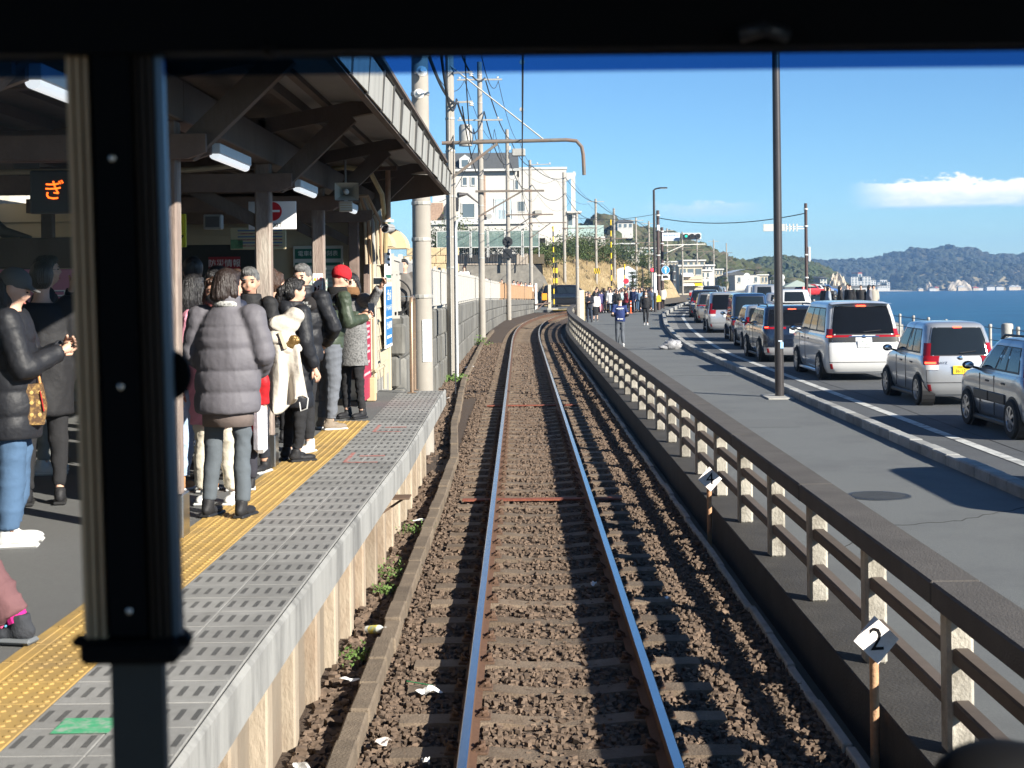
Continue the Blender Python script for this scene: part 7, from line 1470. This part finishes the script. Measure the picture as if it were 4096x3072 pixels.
for i, (x, y, rz, h, tp, hr_, hm_, lab) in enumerate(((-2.36,14.3,-25,1.64,cloth('cream_knit', (.5,.45,.38)),'bun',hairbr,'person with brown hair bun behind the puffer group'),(-2.78,12.6,20,1.76,blj,'short',hairb,'tall person in black standing in the canopy shade'),(-2.32,12.9,150,1.6,cloth('grey_knit', (.2,.2,.2)),'bob',hairb,'person with white headband behind the grey haired one'),(-2.6,13.6,10,1.66,cloth('olive_coat', (.06,.06,.04)),'bob',hairbr,'person in olive coat deep under the canopy'),(-2.95,14.4,-40,1.7,blj,'short',hairb,'person in black near the timetable board'),(-2.7,15.8,180,1.62,cloth('dark_red_knit', (.12,.03,.03)),'mid',hairb,'person in dark red near the station door'))):
    t_, w_, H_ = person(lab, x, y, rz, h, tp, bjog, hr_, hm_, skin2, blkshoe, blkp, det=1, group=PK, hem=.8)
    if i == 2: m = MB().tube([H_((.088*math.cos(a), .0, .02+.1*math.sin(a))) for a in np.linspace(0, math.pi, 10)], .012, 8); m.v = [tuple(Vector(v)*h/1.72) for v in m.v]; obj('headband', m, soleW, t_, True)
capg = cloth('grey_cap', (.1,.1,.1), .9)
person('person in black coat facing away behind the capped one', -3.36, 10.4, 15, 1.7, blj, bjog, 'short', hairb, skin2, blkshoe, blkp, group=PK, hem=.62, bulk=1.12, det=1)
person('person in navy padded coat beside the pink coat', -2.42, 11.75, 172, 1.64, cloth('navy_pad', (.02,.025,.045), .6), bjog, 'mid', hairb, skin2, blkshoe, blkp, group=PK, hem=.6, puff=.12, bulk=1.1, det=1)
p13, w13, _ = person('person in dark cap and black puffer looking at a phone', -3.02, 8.8, -80, 1.64, bpuff, blue_j, 'cap', capg, skin2, wshoe, soleW, hd=(0,-22), bulk=1.15, hem=.66, puff=.15, group=PK, arms={'L': ((-.24,.1,1.12),(-.05,.3,1.22)), 'R': ((.25,.1,1.1),(.07,.3,1.2))}, legr=1.2, extra=[])
obj('hair', remesh(MB().ell((0,-.04,1.5),(.085,.085,.14)).ell((.06,.02,1.42),(.03,.03,.13)), .012, 2) and MB().ell((0,-.045,1.47),(.082,.07,.15)), hairb, p13, 'all')
p14, w14, _ = person('person with glasses in black drinking from a bottle in the shade', -3.88, 12.1, -75, 1.77, blj, cloth('grey_slacks', (.2,.21,.2)), 'short', hairb, skin2, wshoe, soleW, hd=(0,4), hem=.78, group=PK, arms={'L': ((-.22,.12,1.2),(-.06,.2,1.46)), 'R': ((.26,0,1.13),(.24,.1,.9))}, extra=[('spectacle_arm', (.08,.03,.01), (.003,.06,.003), chrome)], bulk=1.08)
obj('backpack', MB().cbox(-.15,.15,-.32,-.13,.9,1.4,.05), cloth('grey_pack', (.08,.085,.09), .8), p14)
p15, w15, _ = person('person in maroon trousers walking away from the platform edge', -2.62, 6.35, 78, 1.7, cloth('dark_fleece', (.05,.05,.055)), cloth('maroon_trousers', (.14,.07,.075), .9, .6, 14), 'short', hairb, skin2, cloth('hiking_shoe', (.035,.038,.045), .8, .4, 40), M('sole_grey', (.12,.13,.14), .7, var=.1), group=PK, legr=1.35, legp={'L': ((-.1,.28,.52),(-.1,.36,.12)), 'R': ((.1,-.13,.5),(.1,-.44,.1))})
obj('sock', MB().tube([(.1,-.44,.1),(.1,-.41,.17)], .045, 12), cloth('pink_sock', (.5,.02,.2)), p15); 
for i in range(5): obj('lace', MB().tube([(.065,-.4+.02*i,.085-.006*i),(.135,-.4+.02*i,.085-.006*i)], .005, 6), M('lace_pink', (.7,.1,.25), .7, var=0) if i % 2 else M('lace_blue', (.15,.5,.7), .7, var=0), p15)
# things held or carried
def phone(label, p, rot, col=(.015,.015,.018)):
    t_ = thing('smartphone', label, 'phone', p); t_.rotation_euler = rot; obj('case', MB().cbox(-.037,.037,-.005,.005,-.078,.078,.006), M('phone_'+label[:9].replace(' ', '_'), col, .3, var=0), t_); obj('screen', MB().box(-.033,.033,-.0062,-.0052,-.072,.072), M('phone_glass', (.01,.012,.015), .08, var=0), t_)
    for k in range(3): obj('lens', MB().lathe([(.007,.005),(.007,.008)], 10), eyed, t_, loc=(-.02+.018*(k % 2), .002, .05+.018*(k//2)), rot=(R(-90),0,0))
bpy.context.view_layer.update()
phone('black phone held by the person in the red beanie', w5((.0,.5,1.26)), (R(-12),0,R(20))); phone('pale cased phone raised by the person with glasses', w6((-.52,.13,1.63)), (0,R(90),R(12)), (.65,.6,.52)); phone('black phone in the hands of the capped person', w13((0,.4,1.28)), (R(-45),0,R(-60)))
cb = thing('cream_coat', 'cream down jacket with gold lining folded over an arm', 'coat', (-1.87, 11.62, 1.55)); m = MB()
for c_, r_ in (((.02,0,.66),(.13,.1,.085)),((.09,.0,.72),(.09,.08,.07)),((-.02,0,.55),(.14,.1,.075)),((.03,0,.46),(.13,.09,.06))): m.ell(c_, r_, 16, 10)
put('down_jacket', wrinkle(remesh(m, .011, 1, 'down_jacket'), .012, 5), cream, cb)
def drape(u, v):
    f = math.sin(u*11+v*2.2)*.035*(.3+v)+math.sin(u*23+1)*.012*v; return (-.13+u*.27+.05*v*(u-.3)+.03*v, -.06-.03*math.sin(math.pi*u)+f, .5-.47*v-.07*math.sin(u*5.5)*v)
o_ = obj('hanging_skirt', MB().grid(drape, 40, 24), cream, cb, 'all'); sm_ = o_.modifiers.new('s', 'SOLIDIFY'); sm_.thickness = .03
put('gold_lining', wrinkle(remesh(MB().ell((.1,-.062,.53),(.05,.026,.042)).ell((.07,-.06,.49),(.045,.03,.04)), .009, 1), .012, 8), M('gold_foil', (.2,.125,.045), .4, metal=.6, var=.3, scale=20, bump=.8, bscale=25), cb); obj('beige_cuff', MB().obox((.0,-.1,.6),(.045,-.105,.47),.025,.035,(0,1,0)), cloth('beige_cuff', (.5,.44,.34)), cb); obj('drawcord', MB().tube([(.16,-.06,.12),(.21,-.07,.08),(.2,-.07,-.0),(.15,-.06,-.02),(.14,-.06,.05)], .006, 6), soleW, cb, True)
mono = M('monogram_canvas', (.085,.045,.022), .5, var=0, stain=(.36,.22,.07), sscale=48, samt=1)
bg_ = thing('handbag', 'brown monogram handbag with red tag on the capped person', 'handbag', (-2.88, 8.72, 1.72), R(15)); obj('body', MB().prism([(-.07,0),(.07,0),(.085,.1),(.06,.24),(-.04,.24),(-.085,.1)], 'y', -.05, .05), mono, bg_); obj('handle', MB().tube([(-.04,0,.22),(-.03,0,.34),(.03,0,.34),(.05,0,.22)], .008, 8), M('bag_leather', (.5,.24,.08), .5, var=0), bg_, True); obj('red_tag', MB().obox((.05,-.056,.2),(.07,-.056,.08),.004,.022,(0,1,0)), redc, bg_)
for zz in (.06,.13,.19):
    for xx in (-.045,0,.045): obj('monogram_mark', MB().lathe([(.009,0),(.012,.001),(.009,.002)], 8), M('mono_gold', (.45,.3,.1), .5, var=0), bg_, loc=(xx,-.051,zz), rot=(R(90),0,0))
bo_ = thing('water_bottle', 'clear bottle with blue label raised by the drinking person', 'bottle', w14((-.08,.27,1.6))); bo_.rotation_euler = (R(-20), R(14), R(-75)); obj('bottle', MB().lathe([(.0,-.13),(.032,-.128),(.033,.03),(.03,.05),(.014,.09),(.013,.1)], 14), M('bottle_clear', (.45,.5,.55), .1, var=0, alpha=.75), bo_, True); obj('bottle_label', MB().lathe([(.034,-.04),(.034,.03)], 14), M('label_blue', (.05,.18,.5), .5, var=.1), bo_, True); obj('cap', MB().lathe([(.015,.1),(.015,.12)], 10), MATS['label_blue'], bo_)
# ------------------------------------------------------------------ sidewalk people
WK = 'people on the sidewalk'
tee = cloth('navy_tee', (.02,.035,.12), .8, .5, 14)
jog = {'L': ((-.27,-.12,1.12),(-.2,.12,1.12)), 'R': ((.27,-.1,1.12),(.22,.1,1.06))}
r1, _, _ = person('jogger in navy printed shirt, black cap and grey trousers seen from behind', 3.55, 52.6, 0, 1.76, tee, cloth('slate_pants', (.09,.1,.115)), 'cap', cloth('black_cap', (.03,.035,.035)), skin2, wshoe, soleW, z=ZS, det=1, arms=jog, barearm=True, hem=.88, bulk=1.08, group=WK, legp={'L': ((-.09,.04,.5),(-.1,.04,.09)), 'R': ((.09,.0,.5),(.1,-.12,.1))})
for q in (-1, 1): obj('arm_sleeve', MB().tube([(q*.27,-.115,1.16),(q*.275,-.125,1.13),(q*.21,.12,1.1)], [.05,.052,.04], 10), blj, r1, True)
[obj('back_print', MB().ell((q,-.15,1.37+.008*(i % 2)),(.028,.006,.018)), wpap, r1, 'all') for i, q in enumerate((-.1,-.045,.01,.06,.1))]; obj('back_print', MB().box(-.07,.09,-.157,-.152,1.325,1.333), wpap, r1)
obj('hem_print', MB().ell((-.07,-.15,1.0),(.026,.006,.026)), wpap, r1, 'all'); [obj('hem_print', MB().box(-.025+i*.045,.01+i*.045,-.157,-.15,.982,1.018), wpap, r1) for i in range(3)]
person('walker in open black jacket and black trousers facing the station', 6.46, 75.9, 178, 1.75, blj, bjog, 'short', hairb, skin2, wshoe, soleW, z=ZS, det=1, hem=.86, bulk=1.15, group=WK, legp={'L': ((-.08,.08,.5),(-.07,.06,.09)), 'R': ((.09,.02,.5),(.08,-.12,.1))}, legr=.85, extra=[('white_collar', (0,.03,-.13), (.08,.075,.03), wpap)])
person('person in dark suit jacket and pale shirt reading a phone', 3.85, 81.9, 170, 1.68, cloth('suit_navy', (.02,.022,.03)), cloth('suit_trousers', (.03,.04,.06)), 'short', hairg, skin, blkshoe, blkp, z=ZS, det=1, hem=.78, hd=(0,-20), group=WK, arms={'L': ((-.24,.06,1.12),(-.06,.22,1.15)), 'R': ((.24,.06,1.12),(.08,.22,1.12))}, extra=[('pale_shirt', (0,-.02,-.3), (.07,.12,.2), cloth('pale_blue_shirt', (.6,.68,.75)))])
person('person in white hooded sweatshirt and long black skirt from behind', 4.28, 83.8, 5, 1.63, cloth('white_hoodie', (.72,.66,.62)), None, 'bob', hairb, skin2, blkshoe, soleW, z=ZS, det=1, hem=.86, bulk=1.2, hood=True, skirt=(bjog, .36), group=WK)
crowd = [(3.9,87,'black quilted coat and black cap',blj,bjog,'cap',175),(4.1,89,'black knit hat behind the suited person',blj,bjog,'short',175),(5.6,101.5,'purple jacket and pink trousers',cloth('purple_jacket', (.07,.065,.15)),cloth('pink_pants', (.7,.28,.34)),'short',30),(5.85,102.5,'black coat beside the pink trousers',blj,bjog,'mid',20),(6.2,101.2,'white jacket and black skirt',cloth('white_coat', (.7,.68,.64)),bjog,'long',160),(6.4,103.4,'long brown hair and grey coat',cloth('grey_coat', (.25,.25,.25)),blue_j,'long',10),(6.65,101,'long black coat with white bag',blj,blue_j,'mid',170),(6.98,103.5,'pale teal jacket',cloth('teal_jacket', (.35,.48,.5)),ltb,'short',20),(7.2,105,'grey fleece in the middle of the crowd',cloth('grey_fleece', (.35,.33,.3)),bjog,'mid',100),(7.42,103.6,'maroon coat and pale mask',cloth('maroon_coat', (.18,.02,.03)),bjog,'short',-60),(7.82,102.3,'navy jacket and grey trousers',cloth('navy_jacket', (.02,.03,.08)),gsweat,'short',150),(8.05,104.2,'black jacket beside the orange post',blj,bjog,'short',170),(8.2,106,'white bucket hat',cloth('sand_coat', (.5,.44,.35)),beigep,'cap',160),(8.4,103.8,'blue denim jacket',cloth('denim_jacket', (.15,.24,.36)),blue_j,'mid',150),(8.62,105.5,'grey striped top',cloth('grey_top', (.4,.4,.42)),blue_j,'long',180),(8.8,103,'black coat behind the walker',blj,bjog,'short',165),(9.0,104.3,'long navy coat with white collar',cloth('navy_long', (.02,.03,.06)),bjog,'long',0),(9.25,104.8,'blue grey long coat',cloth('bluegrey_long', (.08,.11,.17)),bjog,'mid',0),(9.65,108.5,'red jacket by the brown pole',cloth('red_jacket', (.55,.03,.05)),blue_j,'short',180),(10.9,113,'cream coat beyond the brown pole',cloth('cream_coat2', (.6,.55,.46)),bjog,'long',0),(7.6,107,'dark green parka',cloth('green_parka', (.04,.06,.04)),bjog,'short',30),(8.95,107.5,'brown hair and beige scarf',cloth('beige_coat', (.45,.37,.27)),blue_j,'mid',140),(6.8,106,'black backpack and dark cap',blj,gsweat,'cap',10),(9.4,106.2,'brown jacket at the crossing corner',cloth('brown_jacket', (.12,.07,.04)),bjog,'short',60)]
for i, (x, y, lab, tp, lg, hr_, rz) in enumerate(crowd):
    hm_ = (hairb, hairbr)[i % 2] if hr_ != 'cap' else (soleW if 'white' in lab else capg); person('person in the waiting crowd with '+lab, x, y, rz+random.uniform(-20,20), random.uniform(1.58,1.76), tp, lg, hr_, hm_, skin2, wshoe if i % 3 == 0 else blkshoe, blkp, z=ZS, det=0, hem=random.choice((.82,.7,.86)), bulk=random.uniform(1.02,1.18), group='crowd waiting at the level crossing')
pack = [(blj,'black coat'),(cloth('charcoal', (.05,.05,.055)),'charcoal coat'),(cloth('navy_pack', (.03,.035,.06)),'navy coat'),(cloth('brown_pack', (.1,.07,.05)),'brown coat'),(cloth('grey_pack2', (.22,.22,.23)),'grey coat'),(cloth('white_pack', (.5,.49,.47)),'white top')]
for i in range(30):
    tp, nm_ = pack[(i*5+i//7) % 6]; x = 5.4+4.6*((i*.618) % 1); y = 105+(i % 6)*1.3
    person('person in '+nm_+' packed into the back of the waiting crowd', x, y, random.uniform(120,240), random.uniform(1.58,1.78), tp, (bjog, gsweat, blue_j)[i % 3], ('short','mid','long','bob')[i % 4], (hairb, hairbr)[i % 2], skin2, blkshoe, blkp, z=ZS, det=0, hem=.8, bulk=1.1, group='crowd waiting at the level crossing')
yb = thing('yellow_bag', 'bright yellow shopping bag hanging by the lamp pole', 'bag', (9.75, 104, .75)); obj('bag', MB().prism([(-.15,0),(.18,.05),(.15,.4),(.0,.5),(-.12,.42)], 'y', -.08, .08), M('bag_yellow', (.8,.55,.02), .6, var=.1, bump=.5, bscale=20), yb); obj('handle', MB().tube([(-.08,0,.42),(-.02,0,.62),(.08,0,.42)], .012, 6), MATS['bag_yellow'], yb)
sea_p = [(16.1,77,'black padded coat leaning on the white rail',blj,'mid'),(15.85,76,'pale blue coat at the rail end',cloth('pale_blue_coat', (.25,.28,.32)),'mid'),(16.42,79.5,'black coat by the white rail',blj,'bob'),(16.9,78.1,'black jacket with long hair',blj,'long'),(17.0,76.2,'black parka and dark hat',blj,'cap'),(17.55,79.2,'white hooded coat',cloth('white_parka', (.4,.38,.37)),'short'),(18.05,78.3,'long black coat facing the bay',blj,'short'),(18.3,77.5,'grey coat with brown fur hood',cloth('grey_fur', (.16,.16,.18)),'mid'),(18.65,78,'cream padded jacket',cloth('cream_pad', (.35,.32,.27)),'bob')]
for i, (x, y, lab, tp, hr_) in enumerate(sea_p): person('person on the sea wall in '+lab, x, y, random.choice((-60,150,170,-90)), random.uniform(1.58,1.72), tp, bjog, hr_, hairb if hr_ != 'cap' else blj, skin2, blkshoe, blkp, z=.33, det=0, hem=.7, bulk=1.15, group='people looking at the sea')
sr = thing('white_rail', 'low white steel rail in front of the people by the sea', 'railing', (16.2, 74.5, .05)); 
for z in (.55,.95): obj('bar', MB().tube([(-.6,0,z),(1.0,0,z)], .03, 8), trim, sr, True)
for x in (-.6,.2,1.0): obj('post', MB().tube([(x,0,0),(x,0,1.0)], .035, 8), trim, sr, True)
tag(obj('viewing_deck', MB().add([(15.3,73,.05),(18.9,73,.05),(19.4,82,.33),(15.6,82,.33),(15.3,73,-6),(18.9,73,-6),(19.4,82,-6),(15.6,82,-6)], [(0,1,2,3),(0,4,5,1),(1,5,6,2),(2,6,7,3),(3,7,4,0)]), conc), kind='structure')
# people behind the street fence
st = [(404,259,26.6,'grey fur collar jacket leaning on the picket fence',cloth('grey_fur2', (.14,.13,.12)),'short'),(464,266,66,'white shirt and dark hair by the second pole',cloth('white_shirt2', (.75,.75,.73)),'short'),(469,272,67,'brown hair leaning against a friend in white',cloth('white_knit', (.7,.7,.7)),'mid'),(484,275,97,'pink top beside the third pole',cloth('pink_top', (.6,.45,.45)),'bob'),(489.5,279,98,'tan coat beside the third pole',cloth('tan_coat', (.4,.28,.2)),'bob'),(502,279,105,'black coat next to the signal pole',blj,'short'),(513.5,280,114,'grey coat in the street queue',cloth('grey_coat3', (.3,.3,.3)),'mid'),(517.5,281,115,'red scarf in the street queue',cloth('red_scarf', (.4,.08,.08)),'long'),(521,281.5,116,'cream jumper in the street queue',cloth('cream_jumper', (.6,.55,.45)),'mid'),(525.5,282,117,'blue coat in the street queue',cloth('blue_coat', (.1,.15,.3)),'short'),(530,282,118,'long black hair in the street queue',cloth('white_jk', (.65,.65,.65)),'long'),(534.5,284,119,'brown coat at the end of the street queue',cloth('brown_coat3', (.2,.12,.08)),'mid')]
for i, (u, v, Y, lab, tp, hr_) in enumerate(st):
    x, zt = W(u, v, Y); person('person behind the street fence with '+lab, x, Y, random.uniform(150,210), 1.62, tp, bjog, hr_, (hairb, hairbr)[i % 2], skin2, None, None, z=zt-1.62, det=1 if Y < 60 else 0, group='people behind the street fence')
# bicycles parked behind the picket fence
def bicycle(x, y, z, rz, col, label):
    t_ = thing('bicycle', label, 'bicycle', (x, y, z), rz, 'bicycles behind the picket fence'); fm_ = M('frame_'+col[0], col[1], .4, var=0)
    for xx in (-.52,.52): w_ = obj('wheel', MB().tube([(xx+.32*math.cos(a),0,.33+.32*math.sin(a)) for a in np.linspace(0, 2*math.pi, 20)], .016, 6, False), tyre, t_); obj('spokes', MB().obox((xx-.3,0,.33),(xx+.3,0,.33),.004,.004).obox((xx,0,.03),(xx,0,.63),.004,.004), chrome, w_)
    obj('frame', MB().tube([(-.52,0,.33),(-.18,0,.78),(.36,0,.8),(-.1,0,.3),(-.52,0,.33)], .016, 6).tube([(-.1,0,.3),(-.2,0,.85)], .016, 6).tube([(.52,0,.33),(.38,0,.75),(.34,0,1.0)], .016, 6), fm_, t_, True); obj('saddle', MB().ell((-.2,0,.9),(.13,.07,.04)), blkp, t_, 'all'); obj('handlebar', MB().tube([(.2,-.25,1.02),(.36,-.15,1.03),(.36,.15,1.03),(.2,.25,1.02)], .013, 6), chrome, t_, True); obj('basket', MB().cbox(.42,.68,-.16,.16,.72,.95,.03), M('basket_grey', (.2,.2,.2), .6, var=0), t_)
for i, (y, c_, lab) in enumerate(((26.2,('red',(.3,.03,.03)),'red city bicycle behind the picket fence'),(27,('silver2',(.4,.4,.4)),'silver city bicycle behind the picket fence'),(27.8,('blue2',(.05,.1,.25)),'blue city bicycle behind the picket fence'))): bicycle(-2.75+.1*i, y, wz(y), .25, c_, lab)
# ------------------------------------------------------------------ haze over the bay
hz = MB().box(-900, 5000, -30, 3300, -60, 75); o = obj('haze', hz, None)
hm = bpy.data.materials.new('haze_air'); hm.use_nodes = True; t = hm.node_tree; t.nodes.clear()
pv = t.nodes.new('ShaderNodeVolumePrincipled'); pv.inputs['Color'].default_value = (.34,.6,1,1); pv.inputs['Density'].default_value = .0002; pv.inputs['Anisotropy'].default_value = .2
ou = t.nodes.new('ShaderNodeOutputMaterial'); t.links.new(pv.outputs[0], ou.inputs['Volume']); o.data.materials.append(hm); o['kind'] = 'stuff'
bpy.data.scenes.remove(WS)
